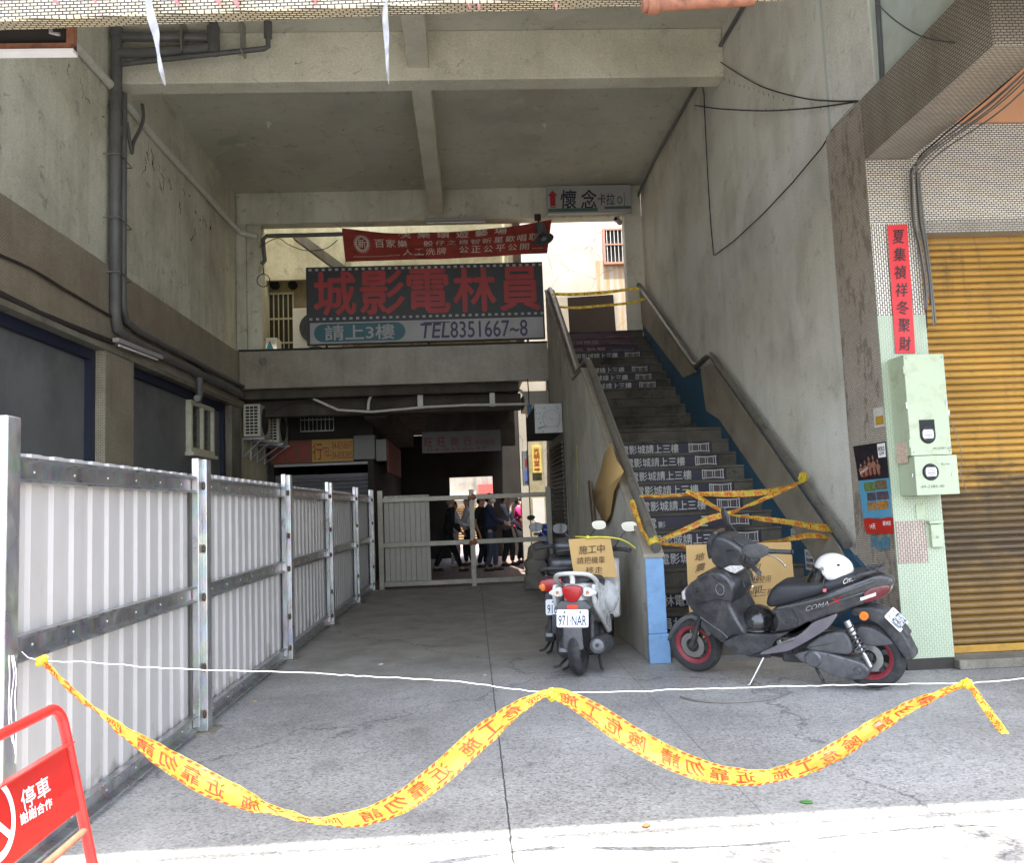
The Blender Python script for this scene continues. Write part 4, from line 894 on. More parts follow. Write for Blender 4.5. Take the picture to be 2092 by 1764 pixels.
PX0, PX1 = at(1082, 1000, 'y', 17.3).x, at(1113, 1000, 'y', 17.3).x
po = thing('concrete_post', 'sunlit concrete post in the alley carrying a narrow yellow arrow sign', 'pillar', ((PX0+PX1)/2, 17.3, 0))
b = MB(); b.box(PX0, PX1, 17.3, 17.6, .004, 3.54); b.build('shaft', M_sunpost, po, bevel=.01)
b = MB(); b.box(PX0+.05, PX1-.02, 17.286, 17.299, .85, 1.55); b.build('white_notice', M_signwhite, po)
b = MB(); b.box(1.05, 1.5, 15.4, 16.6, 3.25, 3.54); b.build('tiled_bracket', M_shop_tile, po)
ar = thing('arrow_sign', 'narrow yellow sign with three red characters and an arrow on the sunlit post', 'sign', (1.3, 17.28, 2.2))
a, c = at(1086, 913, 'y', 17.28), at(1107, 966, 'y', 17.28)
b = MB(); b.box(a.x, c.x, 17.265, 17.298, c.z, a.z); ab = b.build('board', paint('bright_yellow', c8(232, 214, 110), .5), ar)
b = MB(); Wd, H = c.x-a.x, a.z-c.z
for k, ch in enumerate('光明堂'): write(b, ch, rect_fn((a.x+Wd*.2, 17.262, a.z-H*(.25+.24*k)), (Wd*.6, 0, 0), (0, 0, H*.2)), .03)
b.prism([(a.x+Wd*.2, c.z+H*.1), (a.x+Wd*.55, c.z+H*.1), (a.x+Wd*.55, c.z+H*.05), (a.x+Wd*.85, c.z+H*.13), (a.x+Wd*.55, c.z+H*.2), (a.x+Wd*.55, c.z+H*.16), (a.x+Wd*.2, c.z+H*.16)], (0, 17.262, 0), (1, 0, 0), (0, 0, 1), (0, .003, 0)); b.build('lettering', M_redink, ab)
ls = thing('light_box', 'grey vertical light box with red and blue print beside the sunlit post', 'sign', (1.0, 17.6, 1.7))
a, c = at(1066, 922, 'y', 17.6), at(1082, 992, 'y', 17.6)
b = MB(); b.box(a.x, c.x, 17.5, 17.7, c.z, a.z); lb = b.build('case', paint('lightbox_grey', c8(120, 124, 130), .5), ls, bevel=.008)
b = MB(); write(b, '目', rect_fn((a.x+.05, 17.496, a.z-.34), (.09, 0, 0), (0, 0, .16)), .03); b.build('red_print', M_redink, lb)
b = MB(); b.box(a.x+.03, c.x-.02, 17.49, 17.4985, c.z+.08, c.z+.3); b.build('blue_print', paint('blue_print', c8(80, 104, 170), .5), lb)
b = MB(); b.tube([(c.x, 17.55, a.z-.1), (PX0+.05, 17.55, a.z-.1)], .012, 6); b.tube([(c.x, 17.55, c.z+.1), (PX0+.05, 17.55, c.z+.1)], .012, 6); b.build('bracket', M_dark, ls)

bx = thing('shutter_box', 'pale steel end plate of a shutter box fixed to the stair wall', 'shutter', (1.25, 13, 2.5))
a, c = at(1091, 826, 'y', 13), at(1150, 884, 'y', 13)
M_plate = paint('pale_plate', c8(172, 172, 170), .4, var=.05, sc=4, dirt=c8(120, 112, 104), dirt_amt=.4, dirt_sc=6)
b = MB(); b.box(a.x, 1.49, 13.03, 15.0, c.z+.03, a.z-.03); b.build('housing', M_dark, bx)
b = MB(); b.box(a.x, c.x, 13, 13.028, c.z, a.z); ep = b.build('end_plate', M_plate, bx, bevel=.006)
b = MB(); mx, mz = a.x+(c.x-a.x)*.62, (a.z+c.z)/2
b.lathe([(.13, 0), (.135, .008), (.145, .008), (.15, 0)], (mx, 13, mz), (0, -1, 0), 24); b.lathe([(0, .012), (.03, .012), (.035, 0)], (mx, 13, mz), (0, -1, 0), 14); b.build('bearing', M_plate, ep, smooth=50)
b = MB(); W_, H = c.x-a.x, a.z-c.z
for u, v in ((.04, .8), (.06, .68), (.18, .68), (.15, .5), (.36, .86), (.8, .9), (.85, .83), (.82, .2), (.87, .28), (.2, .35), (.4, .18), (.28, .06)): b.lathe([(0, .002), (.009, .002), (.009, 0)], (a.x+W_*u, 13, c.z+H*v), (0, -1, 0), 8)
b.obox((a.x+W_*.1, 12.994, c.z+H*.14), (W_*.28, 0, H*.08), (0, .006, 0), (0, 0, .014)); b.build('bolt_holes', M_black, ep)
b = MB(); b.box(c.x+.005, 1.49, 12.9, 13.03, 0, a.z+.02); b.build('guide_post', M_concrete, bx)
b = MB(); b.grid(lambda u, v: (1.475, 13.05+1.9*u, .1+2.3*v), 1, 1); s2 = MB()
for k in range(34): s2.box(1.44, 1.47, 13.05, 15.1, .05+k*.07, .05+k*.07+.05)
s2.build('curtain', paint('dark_slats', c8(70, 64, 58), .5), bx); b.bm.free()
bl = thing('blue_panel', 'narrow blue steel panel hanging beside the shutter box', 'panel', (1.05, 15.0, 2.3))
a, c = at(1077, 828, 'y', 15.0), at(1088, 878, 'y', 15.0); b = MB(); b.box(a.x, c.x, 14.98, 15.06, c.z, a.z); b.build('sheet', paint('panel_blue', c8(46, 96, 124), .5), bl); b = MB(); b.tube([((a.x+c.x)/2, 15.03, a.z), ((a.x+c.x)/2, 15.16, 3.75)], .01, 6); b.build('hanger', M_dark, bl)
# distant street beyond the alley's far opening
ds = thing('street_building', 'bright shuttered shop across the street seen through the far end of the alley', 'building', (0, 36, 0))
b = MB(); b.box(-6, 6, 36, 36.4, 0, 7); b.build('wall', M_concrete, ds)
b = MB(); slats(b, -1.3, 1.0, .05, 1.5, 35.98, .11, .03); b.build('shutter', M_shutter, ds, smooth=50)
b = MB(); b.box(.3, 1.6, 35.8, 35.98, 2.0, 2.4); b.build('red_sign', paint('faded_red_sign', c8(170, 70, 60), .6), ds); b = MB(); b.box(-2.2, .2, 35.8, 35.98, 1.75, 2.1); b.build('pale_sign', paint('pale_sign', c8(190, 170, 150), .6), ds)
# ================================================================== scooters (local frame: x forward from the rear wheel contact, y left, z up)
def gloss(name, col, rough=.28, coat=.3, **k):
    n = NT(name); cc = n.ramp(n.noise(6, 6, .6), [(.3, tuple(v*.85 for v in col[:3])+(1,)), (.7, tuple(min(1, v*1.12) for v in col[:3])+(1,))])
    du = n.ramp(n.noise(11, 9, .75), [(.45, K0), (.72, kk(.3))]); cc = n.mix(du, cc, c8(130, 126, 120)); n.col(cc)
    n.l(n.ramp(n.noise(14, 6, .65), [(.3, kk(rough*.7)), (.7, kk(rough*1.7))]), n.b.inputs['Roughness']); n.set(Coat_Weight=coat, Coat_Roughness=.12, **k); return n.m
M_blk = gloss('black_bodywork', c8(50, 50, 52), .32, .3)
M_blk2 = gloss('matte_black_plastic', c8(52, 52, 54), .55, 0)
M_gry = gloss('grey_plastic', c8(76, 76, 78), .5, 0)
M_purp = gloss('silver_purple_panel', c8(104, 98, 104), .35, .3)
M_seat = paint('seat_vinyl', c8(50, 50, 53), .5, var=.12, sc=8, bump=.25, bsc=300)
M_tyre = paint('tyre_rubber', c8(44, 44, 45), .8, var=.15, sc=20, dirt=c8(110, 104, 96), dirt_amt=.35, dirt_sc=10, bump=.2)
M_redrim = gloss('red_rim', c8(126, 32, 44), .45, .1)
M_steel = paint('brushed_steel', c8(172, 170, 166), .3, metal=.9, var=.15, sc=20)
M_chrome = paint('chrome', c8(215, 215, 212), .12, metal=1, var=.05)
M_alu = paint('cast_alloy', c8(104, 104, 106), .45, metal=.6, var=.2, sc=14, dirt=c8(54, 50, 46), dirt_amt=.6, dirt_sc=8)
M_amber = paint('amber_lens', c8(226, 120, 40), .2, var=.05)
M_redlens = paint('red_lens', c8(160, 22, 24), .12, var=.25, sc=60, bump=.3, bsc=120)
M_clear = paint('clear_lens', c8(206, 202, 198), .1, var=.3, sc=70, bump=.4, bsc=90)
M_plate_w = paint('number_plate', c8(226, 230, 232), .4, var=.03)
M_plate_ink = paint('plate_ink', c8(26, 28, 32), .5)
M_mirror = paint('mirror_glass', c8(140, 144, 148), .04, metal=1, var=.02)
M_whitebody = gloss('white_bodywork', c8(214, 212, 208), .25, .4)
M_smoke = gloss('smoked_screen', c8(40, 42, 48), .1, .5)
M_bluebody = gloss('blue_bodywork', c8(30, 70, 170), .25, .4)
RINGS = ((-1, 1), (-.985, .55), (-.93, .2), (-.78, 0), (-.3, -.04), (.3, -.04), (.78, 0), (.93, .2), (.985, .55), (1, 1))
def inset2(pts, d):
    N = len(pts); A = sum(pts[i][0]*pts[(i+1) % N][1]-pts[(i+1) % N][0]*pts[i][1] for i in range(N)); sg = 1 if A > 0 else -1; out = []
    for i in range(N):
        a, b_, c = pts[i-1], pts[i], pts[(i+1) % N]; d1 = Vector((b_[0]-a[0], b_[1]-a[1])).normalized(); d2 = Vector((c[0]-b_[0], c[1]-b_[1])).normalized()
        n1 = Vector((-d1.y, d1.x))*sg; n2 = Vector((-d2.y, d2.x))*sg; m = n1+n2
        if m.length < 1e-6: out.append(b_); continue
        m.normalize(); k = d/max(.6, m.dot(n1)); out.append((b_[0]+m.x*k, b_[1]+m.y*k))
    return out
def refine(pts, mx=.06):
    out = []
    for p, q in zip(pts, pts[1:]+pts[:1]):
        k = max(1, int(hypot(q[0]-p[0], q[1]-p[1])/mx))
        for i in range(k): out.append((p[0]+(q[0]-p[0])*i/k, p[1]+(q[1]-p[1])*i/k))
    return out
def round2(pts, it=1):
    for _ in range(it):
        o = []
        for p, q in zip(pts, pts[1:]+pts[:1]): o += [(p[0]*.78+q[0]*.22, p[1]*.78+q[1]*.22), (p[0]*.22+q[0]*.78, p[1]*.22+q[1]*.78)]
        pts = o
    return pts
def shell(b, pts, wf, r=.02, yc=0.0, rnd=1, rings=RINGS):
    """closed body from a side outline; wf(x, z) is its half width, r how far the rims are rounded in"""
    pts = round2(refine(pts, .09), rnd); R = []
    for yf, i in rings:
        q = inset2(pts, r*i) if i else pts
        R.append([b.V((p[0], yc+yf*(wf(p[0], p[1]) if callable(wf) else wf), p[1])) for p in q])
    n = len(pts); b.F(R[0]); b.F(R[-1][::-1])
    for A, B in zip(R, R[1:]):
        for i in range(n): b.F([A[i], B[i], B[(i+1) % n], A[(i+1) % n]])
    return b
def wheel(root, x, R, wd, rim_m, left=1, spokes=5, disc=True):
    t = MB(); h = wd/2; t.lathe([(R-.075, -h*.8), (R-.05, -h), (R-.022, -h*.93), (R-.006, -h*.55), (R, -h*.18), (R-.004, -h*.17), (R-.004, -h*.13), (R+.001, -h*.12), (R+.001, h*.12), (R-.004, h*.13), (R-.004, h*.17), (R, h*.18), (R-.006, h*.55), (R-.022, h*.93), (R-.05, h), (R-.075, h*.8)], (x, 0, R), (0, 1, 0), 48)
    wr = t.build('wheel', M_tyre, root, smooth=40, world=False)
    t = MB(); t.lathe([(R-.105, -h*.5), (R-.08, -h*.82), (R-.07, -h*.82), (R-.066, -h*.6), (R-.066, h*.6), (R-.07, h*.82), (R-.08, h*.82), (R-.105, h*.5), (R-.105, -h*.5)], (x, 0, R), (0, 1, 0), 40)
    t.build('rim', rim_m, wr, smooth=40, world=False)
    t = MB()
    for k in range(spokes):
        a = 2*pi*k/spokes+.3; d = Vector((cos(a), 0, sin(a))); e = Vector((-sin(a), 0, cos(a))); o = Vector((x, 0, R))
        t.obox(o+d*.03-e*.018-Vector((0, h*.45, 0)), d*(R-.13), e*.036, (0, h*.9, 0))
    t.lathe([(0, -h*.9), (.03, -h*.9), (.036, -h*.7), (.036, h*.7), (.03, h*.9), (0, h*.9)], (x, 0, R), (0, 1, 0), 18); t.build('spokes', M_blk2, wr, smooth=40, bevel=.003, world=False)
    if disc:
        t = MB(); t.lathe([(.055, 0), (.10, 0), (.10, .004), (.055, .004), (.055, 0)], (x, left*h*.95, R), (0, left, 0), 28); t.build('brake_disc', M_steel, wr, smooth=40, world=False)
    return wr
def mirror(root, base, mid, c, ex, ez, w, h, back=M_blk2, glass=True, n=(-1, 0, 0)):
    b = MB(); b.tube([base, mid, Vector(c)], [.008, .006, .007], 8); m = b.build('mirror', back, root, smooth=50, world=False)
    c, ex, ez, n = Vector(c), Vector(ex).normalized(), Vector(ez).normalized(), Vector(n).normalized()
    b = MB(); b.ell(c-n*.012, w, h, .022, 18, 8, ex, ez, n, f=lambda x, y, z: (x*(1+.12*y/h), y, z)); b.build('mirror_shell', back, m, smooth=180, world=False)
    if glass:
        b = MB(); pts = [(w*.9*(abs(cos(2*pi*k/28))**.75)*(1 if cos(2*pi*k/28) > 0 else -1)*(1+.1*sin(2*pi*k/28)), h*.88*(abs(sin(2*pi*k/28))**.75)*(1 if sin(2*pi*k/28) > 0 else -1)) for k in range(28)]
        b.prism(pts, c+n*.004, ex, ez, n*.007); b.build('mirror_glass', M_mirror, m, world=False)
    return m
def plate(root, c, ey, up, txt, w=.26, h=.14, out=(-1, 0, 0)):
    c, ey, up, out = map(lambda v: Vector(v), (c, ey, up, out)); ey.normalize(); up.normalize(); out.normalize()
    pts = []
    for sx, sz in ((1, -1), (1, 1), (-1, 1), (-1, -1)):
        for t in range(4):
            a = t*pi/6; q = .015; a0 = {(1, -1): -pi/2, (1, 1): 0, (-1, 1): pi/2, (-1, -1): pi}[(sx, sz)]
            pts.append((sx*(w/2-q)+q*cos(a0+a), sz*(h/2-q)+q*sin(a0+a)))
    b = MB(); b.prism(pts, c-out*.003, ey, up, out*.003); p = b.build('number_plate', M_plate_w, root, world=False)
    b = MB()
    write(b, txt, lambda u, v: c+ey*(w*(-.44+.88*u))+up*(h*(-.40+.56*v))+out*.0016, .012)
    for sx in (-1, 1):
        b.F([b.V(c+ey*(sx*w*.25+w*.035*cos(k*pi/6))+up*(h*.34+h*.05*sin(k*pi/6))+out*.0016) for k in range(12)])
    b.build('lettering', M_plate_ink, p, world=False); return p
HEADF = lambda x, z: .13-.25*max(0, x-1.0)
def frame_of(o, fwd, lean=0.0):
    f = Vector((fwd[0], fwd[1], 0)).normalized(); l = Vector((-f.y, f.x, 0)); u = Vector((0, 0, 1))*cos(lean)+l*sin(lean); l2 = l*cos(lean)-Vector((0, 0, 1))*sin(lean)
    return Matrix(((f.x, l2.x, u.x, o[0]), (f.y, l2.y, u.y, o[1]), (f.z, l2.z, u.z, o[2]), (0, 0, 0, 1)))

def hero():
    r = thing('motor_scooter', 'black sport scooter with red wheel rims on its side stand before the stair foot', 'scooter', mat=frame_of((2.811, 5.971, .012), (-.7612, .6487), rad(8)))
    B = lambda b, nm, m, sm=40, p=None, **k: b.build(nm, m, p or r, smooth=sm, world=False, **k)
    wheel(r, -.02, .236, .125, M_redrim); wheel(r, 1.335, .226, .105, M_redrim)
    b = MB(); shell(b, [(1.39, .414), (1.468, .34), (1.535, .25), (1.56, .25), (1.50, .37), (1.40, .46), (1.28, .485), (1.17, .43), (1.15, .33), (1.19, .30), (1.225, .377), (1.28, .431), (1.326, .445)], .068, .012); B(b, 'front_mudguard', M_gry)
    for s in (1, -1):
        b = MB(); b.tube([(1.335, s*.075, .226), (1.26, s*.075, .40), (1.16, s*.06, .62)], .02, 10); B(b, 'fork_leg', M_blk2, 60)
    lw_ = lambda x, z: max(.06, .215-.55*max(0, x-1.10)-.12*max(0, z-.75))
    b = MB(); shell(b, [(1.20, .784), (1.165, .824), (1.046, .87), (.948, .872), (.866, .797), (.851, .733), (.885, .644), (.905, .616), (.857, .504), (.82, .441), (.80, .38), (.93, .372), (1.0, .30), (1.09, .36), (1.18, .476), (1.27, .516), (1.335, .593), (1.345, .673), (1.28, .74)], lw_, .03); ls_ = B(b, 'leg_shield', M_blk)
    b = MB(); b.tube([(1.30, .05, .70), (1.352, .05, .65), (1.36, .05, .60)], [.02, .028, .016], 8); B(b, 'position_lamp', M_clear, 60, ls_)
    b = MB(); b.tube([(1.075, .205, .845), (1.16, .195, .80)], .004, 6); b.tube([(1.17, .19, .50), (.99, .218, .40), (.95, .218, .36)], .006, 6); B(b, 'trim_line', M_gry, 60, ls_)
    c = Vector((.965, .214, .735)); b = MB(); b.tube([c+Vector((cos(k*pi/10)*.033, .006, sin(k*pi/10)*.042)) for k in range(20)], .0045, 6, closed=True); B(b, 'chrome_ring', M_chrome, 60, ls_)
    b = MB(); b.tube([(.885, .06, .77), (.845, .06, .765), (.835, .06, .72), (.865, .06, .70), (.89, .06, .72)], .008, 6); B(b, 'bag_hook', M_blk2, 60, ls_)
    b = MB(); shell(b, [(1.03, .70), (1.02, .86), (.87, .86), (.90, .70)], .075, .02); B(b, 'neck', M_blk2)
    b = MB(); shell(b, [(1.052, 1.053), (1.015, 1.12), (.949, 1.13), (.863, 1.086), (.78, 1.02), (.759, .966), (.739, .901), (.79, .846), (.85, .823), (.961, .854), (1.049, .897), (1.075, .975)], HEADF, .03); hd = B(b, 'handlebar_cowl', M_blk)
    b = MB(); shell(b, [(1.10, .93), (1.105, 1.06), (1.05, 1.15), (.985, 1.155), (1.04, 1.07), (1.07, .95)], .085, .01); B(b, 'smoked_screen', M_smoke, 40, hd)
    b = MB(); b.obox((.85, .1, 1.075), (-.12, 0, -.085), (0, -.2, 0), (.02, 0, .03)); B(b, 'dashboard', M_blk2, 40, hd, bevel=.008)
    for s in (1, -1):
        b = MB(); b.prism([(.957, .877), (.90, .90), (.806, .90), (.78, .885), (.869, .838), (.91, .85)], (0, s*.134, 0), (1, 0, 0), (0, 0, 1), (0, -s*.02, 0), inset=.006); B(b, 'turn_signal', M_clear, 40, hd)
        b = MB(); b.tube([(.80, s*.10, .955), (.75, s*.19, .945), (.66, s*.27, .925), (.60, s*.345, .905)], [.03, .022, .0185, .0185], 12); b.lathe([(0, 0), (.021, 0), (.021, .012), (0, .012)], (.594, s*.353, .903), (-.55, s*.8, -.2), 12); B(b, 'grip', M_blk2, 50)
        b = MB(); b.tube(smooth_path([(.80, s*.17, .925), (.735, s*.24, .905), (.69, s*.29, .87), (.655, s*.345, .80)], 12)[0], .0065, 8); b.ell((.653, s*.348, .796), .011, .011, .011, 8, 6); B(b, 'brake_lever', M_chrome, 60)
        b = MB(); b.box(.70, .78, s*.15-.03, s*.15+.03, .93, .985); B(b, 'switch_block', M_blk2, 40, bevel=.008)
    mirror(r, (.75, .22, .95), (.70, .28, 1.01), (.575, .38, 1.065), (.95, .25, .08), (-.05, -.1, 1), .098, .055, glass=False)
    mirror(r, (.80, -.22, .95), (.98, -.33, 1.03), (1.12, -.36, 1.19), (.7, -.7, .05), (.1, 0, 1), .06, .085, glass=False, n=(.7, .7, 0))
    # floor and lower body
    b = MB(); b.obox((.44, -.175, .335), (.55, 0, 0), (0, .35, 0), (0, 0, .045)); b.obox((.50, -.14, .24), (.48, 0, 0), (0, .28, 0), (0, 0, .1)); B(b, 'footboard', M_blk2, 40, bevel=.015)
    for s in (1, -1):
        b = MB(); shell(b, [(1.0, .30), (.985, .33), (.84, .395), (.62, .40), (.437, .435), (.372, .46), (.30, .52), (.60, .35), (.62, .30), (.78, .235), (.90, .225)], .02, .008, yc=s*.185); B(b, 'lower_skirt', M_blk)
        b = MB(); shell(b, [(.60, .315), (.437, .395), (.372, .436), (.292, .513), (.106, .588), (.175, .489), (.251, .433), (.381, .352), (.492, .29), (.70, .245), (.72, .255)], .016, .006, yc=s*.20); B(b, 'side_moulding', M_purp)
    b = MB(); b.obox((.55, .19, .335), (-.11, .012, .045), (0, .03, 0), (0, 0, .018)); b.obox((.57, .19, .328), (-.03, .004, .012), (0, .034, 0), (0, 0, .034)); B(b, 'passenger_peg', M_steel, 40, bevel=.003)
    wb_ = lambda x, z: max(.05, .195-.42*max(0, .14-x)-.5*max(0, -.05-x)*.3)
    b = MB(); shell(b, [(.602, .586), (.458, .63), (.257, .69), (.101, .755), (-.144, .832), (-.224, .81), (-.235, .771), (-.19, .71), (-.134, .659), (-.018, .625), (.112, .578), (.298, .507), (.441, .436), (.613, .404), (.634, .41), (.57, .492), (.593, .55)], wb_, .028); rb = B(b, 'rear_body', M_blk)
    for s in (1, -1):
        wy = lambda x: s*(wb_(x, 0)+.003)
        b = MB(); b.tube([(.54, s*.197, .60), (.35, s*.2, .645), (.16, s*.198, .70), (.0, s*.155, .755), (-.13, s*.10, .80)], .009, 8); b.tube([(.30, s*.2, .60), (.12, s*.196, .665), (-.06, s*.128, .72)], .005, 6); B(b, 'body_crease', M_gry, 60, rb)
    b = MB(); f_ = lambda u, v: Vector((.335-.265*u, .203-.008*u+.0, .588+.078*u+.034*v)) if u < .7 else Vector((.335-.265*u, .203-.008*u, .588+.078*u+.034*v))
    write(b, 'COMA', lambda u, v: f_(.62*u, v), .012, .35, flip=False); B(b, 'badge', M_chrome, None, rb)
    b = MB(); write(b, 'X', lambda u, v: f_(.64+.36*u, v*1.15), .05, .35); B(b, 'badge', M_redlens, None, rb)
    b = MB(); write(b, 'Cmaa', lambda u, v: Vector((.065-.085*u, .158-.04*u, .782+.028*u+.035*v)), .01, .4); B(b, 'badge', M_chrome, None, rb)
    b = MB(); shell(b, [(-.06, .74), (-.222, .765), (-.205, .70), (-.12, .645), (-.03, .64)], lambda x, z: wb_(x, z)+.004, .012); tl_ = B(b, 'tail_lamp', gloss('dark_red_lens', c8(96, 26, 30), .12, .6))
    b = MB(); b.obox((-.03, wb_(-.03, 0)+.006, .66), (-.10, -.05, .03), (0, -.006, 0), (0, 0, .022)); B(b, 'indicator', M_clear, None, tl_)
    ws_ = lambda x, z: max(.03, .15-.35*max(0, .05-x))
    b = MB(); shell(b, [(.658, .605), (.638, .675), (.586, .742), (.54, .765), (.351, .772), (.228, .79), (.09, .835), (.0, .85), (-.04, .84), (-.05, .80), (.115, .735), (.322, .665), (.473, .615), (.617, .58)], ws_, .04, rings=((-1, 1), (-.96, .45), (-.85, .12), (-.6, -.04), (.6, -.04), (.85, .12), (.96, .45), (1, 1))); B(b, 'seat', M_seat, 50)
    b = MB()
    for s in (1, -1): b.tube([(.01, s*.11, .80), (-.05, s*.12, .845), (-.15, s*.09, .865)], [.012, .015, .012], 8)
    b.tube([(-.15, -.09, .865), (-.17, 0, .868), (-.15, .09, .865)], .013, 8); b.tube([(-.06, .05, .82), (-.10, .05, .865)], .014, 6); b.tube([(-.06, -.05, .82), (-.10, -.05, .865)], .014, 6); B(b, 'grab_rail', M_blk2, 60)
    # tail unit: mudguard, plate, reflector
    b = MB(); shell(b, [(.06, .60), (-.083, .60), (-.165, .578), (-.21, .49), (-.265, .435), (-.33, .262), (-.30, .245), (-.262, .25), (-.20, .36), (-.13, .47), (-.02, .53), (.06, .53)], .075, .012); md = B(b, 'rear_mudguard', M_blk2)
    b = MB(); b.obox((-.235, -.055, .42), (-.035, 0, -.06), (0, .11, 0), (-.03, 0, .05)); B(b, 'plate_light', M_blk2, 40, md, bevel=.006)
    plate(r, (-.222, .0, .505), (0, -1, 0), (.66, 0, .75), 'NGW-5752', out=(-.75, 0, .66))
    b = MB(); b.lathe([(0, .012), (.028, .010), (.032, 0), (.032, -.008)], (-.032, .10, .544), (0, 1, 0), 20); B(b, 'reflector', M_amber, 50)
    for s in (1,):
        b = MB(); b.tube([(1.20, .168, .60), (1.10, .206, .63), (.99, .214, .655), (.89, .214, .64)], .0025, 5); b.tube([(1.03, .205, .84), (.97, .214, .80), (.91, .214, .79)], .0025, 5); B(b, 'panel_seam', M_black, None, ls_)
        b = MB(); b.tube([(.44, .198, .60), (.40, .199, .52), (.42, .199, .44)], .0025, 5); B(b, 'panel_seam', M_black, None, rb)
    b = MB()
    for s in (1, -1): b.tube(smooth_path([(.76, s*.16, .97), (.86, s*.15, 1.02), (.95, s*.10, .99), (.98, s*.05, .88)], 14)[0], .005, 6)
    B(b, 'control_cable', M_blackcable, 60)
    # engine, air box, shock, exhaust, stand
    b = MB(); shell(b, [(.477, .261), (.339, .30), (.209, .285), (.075, .255), (-.009, .235), (-.051, .18), (-.017, .12), (.092, .10), (.208, .116), (.311, .17), (.42, .20)], .05, .02, yc=.135); en = B(b, 'engine_case', M_alu)
    b = MB(); b.lathe([(0, .016), (.05, .014), (.062, 0)], (.33, .185, .235), (0, 1, 0), 22); b.lathe([(0, .012), (.02, .012), (.026, 0)], (.03, .185, .175), (0, 1, 0), 16)
    for x, z in ((.45, .255), (.22, .275), (.1, .25), (.2, .125), (.09, .11), (-.03, .165)): b.lathe([(0, .008), (.008, .008), (.008, 0)], (x, .186, z), (0, 1, 0), 6)
    B(b, 'case_cover', M_alu, 40, en)
    b = MB(); shell(b, [(.38, .32), (.254, .413), (.111, .447), (.066, .414), (.047, .324), (.071, .282), (.169, .284), (.358, .295)], .05, .022, yc=.13); B(b, 'air_box', M_gry)
    b = MB(); b.box(.15, .6, -.10, .09, .16, .36); b.tube([(.72, 0, .22), (.5, 0, .2), (.3, 0, .2)], .05, 8); B(b, 'engine_block', M_blk2, 40, bevel=.02)
    b = MB(); shell(b, [(.05, .439), (-.01, .463), (-.10, .44), (-.2, .36), (-.19, .335), (-.032, .315), (.023, .339)], .07, .012); B(b, 'inner_fender', M_gry)
    a, c = Vector((.075, .15, .52)), Vector((-.05, .15, .20)); d = (c-a).normalized(); e = d.orthogonal().normalized(); g = d.cross(e); L = (c-a).length
    b = MB(); b.tube([a, c], .012, 10); b.tube([a, a+d*L*.3], .026, 12); b.tube([a+d*L*.72, c], .018, 10); sh_ = B(b, 'shock_absorber', M_steel, 50)
    b = MB(); b.tube([a+d*(L*(.12+.62*k/64))+e*cos(k*2*pi/9)*.028+g*sin(k*2*pi/9)*.028 for k in range(65)], .0055, 6); B(b, 'spring', M_blk2, 60, sh_)
    b = MB(); b.tube([(.45, -.12, .15), (.3, -.17, .2), (.2, -.18, .24)], .03, 10); b.tube([(.22, -.18, .24), (-.16, -.19, .31)], [.06, .065], 14); B(b, 'exhaust', M_blk2, 50)
    b = MB(); b.tube([(.70, .13, .235), (.755, .20, .12), (.80, .26, .028), (.815, .275, .026)], [.013, .011, .010, .012], 8); B(b, 'side_stand', M_steel, 50)
    b = MB(); b.tube([(.36, .10, .18), (.30, .13, .07), (.28, .16, .065)], .012, 6); b.tube([(.36, -.10, .18), (.30, -.13, .1)], .012, 6); B(b, 'centre_stand', M_blk2, 50)
    b = MB(); b.box(.72, .80, .06, .14, .20, .25); b.tube([(.66, .15, .235), (.70, .15, .225), (.82, .15, .225), (.86, .15, .24)], .03, 8, sq=(.8, .5)); B(b, 'stand_bracket', M_blk2, 40)
    return r
scooter = hero()
HM = WMX[scooter.name]
def hl(x, y, z): return HM @ Vector((x, y, z))

# helmets resting on the black scooter
M_hw = gloss('white_helmet_shell', c8(222, 220, 216), .2, .5); M_hb = gloss('black_helmet_shell', c8(30, 30, 32), .22, .6)
M_hstain = paint('tan_sticker', c8(206, 168, 118), .6, var=.1)
hwh = thing('open_helmet', 'white open-face helmet with a clear visor resting on the scooter seat', 'helmet', mat=HM @ Matrix.Translation((.165, .03, .80)) @ Matrix.Rotation(rad(-4), 4, 'Y'))
def dome(b, rx, ry, rz, nu=36, nv=14, lip=lambda a: 0):
    rows = []
    for i in range(nv+1):
        row = []
        for j in range(nu):
            a = 2*pi*j/nu; zb = lip(a); t0 = i/nv*(pi/2-math.asin(max(-.95, min(.95, zb/rz)))); row.append(b.V((rx*sin(t0)*cos(a)*(1.03 if cos(a) < 0 else .98), ry*sin(t0)*sin(a), rz*cos(t0)+.06)))
        rows.append(row)
    for A, B in zip(rows, rows[1:]):
        for j in range(nu): b.F([A[j], A[(j+1) % nu], B[(j+1) % nu], B[j]])
    bmesh.ops.remove_doubles(b.bm, verts=rows[0], dist=1e-5); return rows[-1]
lipf = lambda a: (.005 if cos(a) > .35 else -.050-.012*(cos(a) < -.3))+.0*a
def lip_s(a):
    c_ = cos(a); t = max(0, min(1, (c_-.15)/.35)); return -.055*(1-t)+.012*t
b = MB(); dome(b, .128, .112, .110, lip=lip_s); b.build('shell', M_hw, hwh, smooth=180, solid=.014, world=False)
b = MB(); dome(b, .115, .10, .096, lip=lambda a: lip_s(a)-.012); b.build('liner', M_black, hwh, smooth=180, world=False)
b = MB(); b.tube([Vector((.131*sin(pi/2)*cos(2*pi*k/48)*.985*sqrt(max(.05, 1-(lip_s(2*pi*k/48)/.11)**2)), .114*sin(2*pi*k/48)*sqrt(max(.05, 1-(lip_s(2*pi*k/48)/.11)**2)), lip_s(2*pi*k/48)+.06)) for k in range(48)], .005, 6, closed=True); b.build('edge_trim', M_blk2, hwh, smooth=60, world=False)
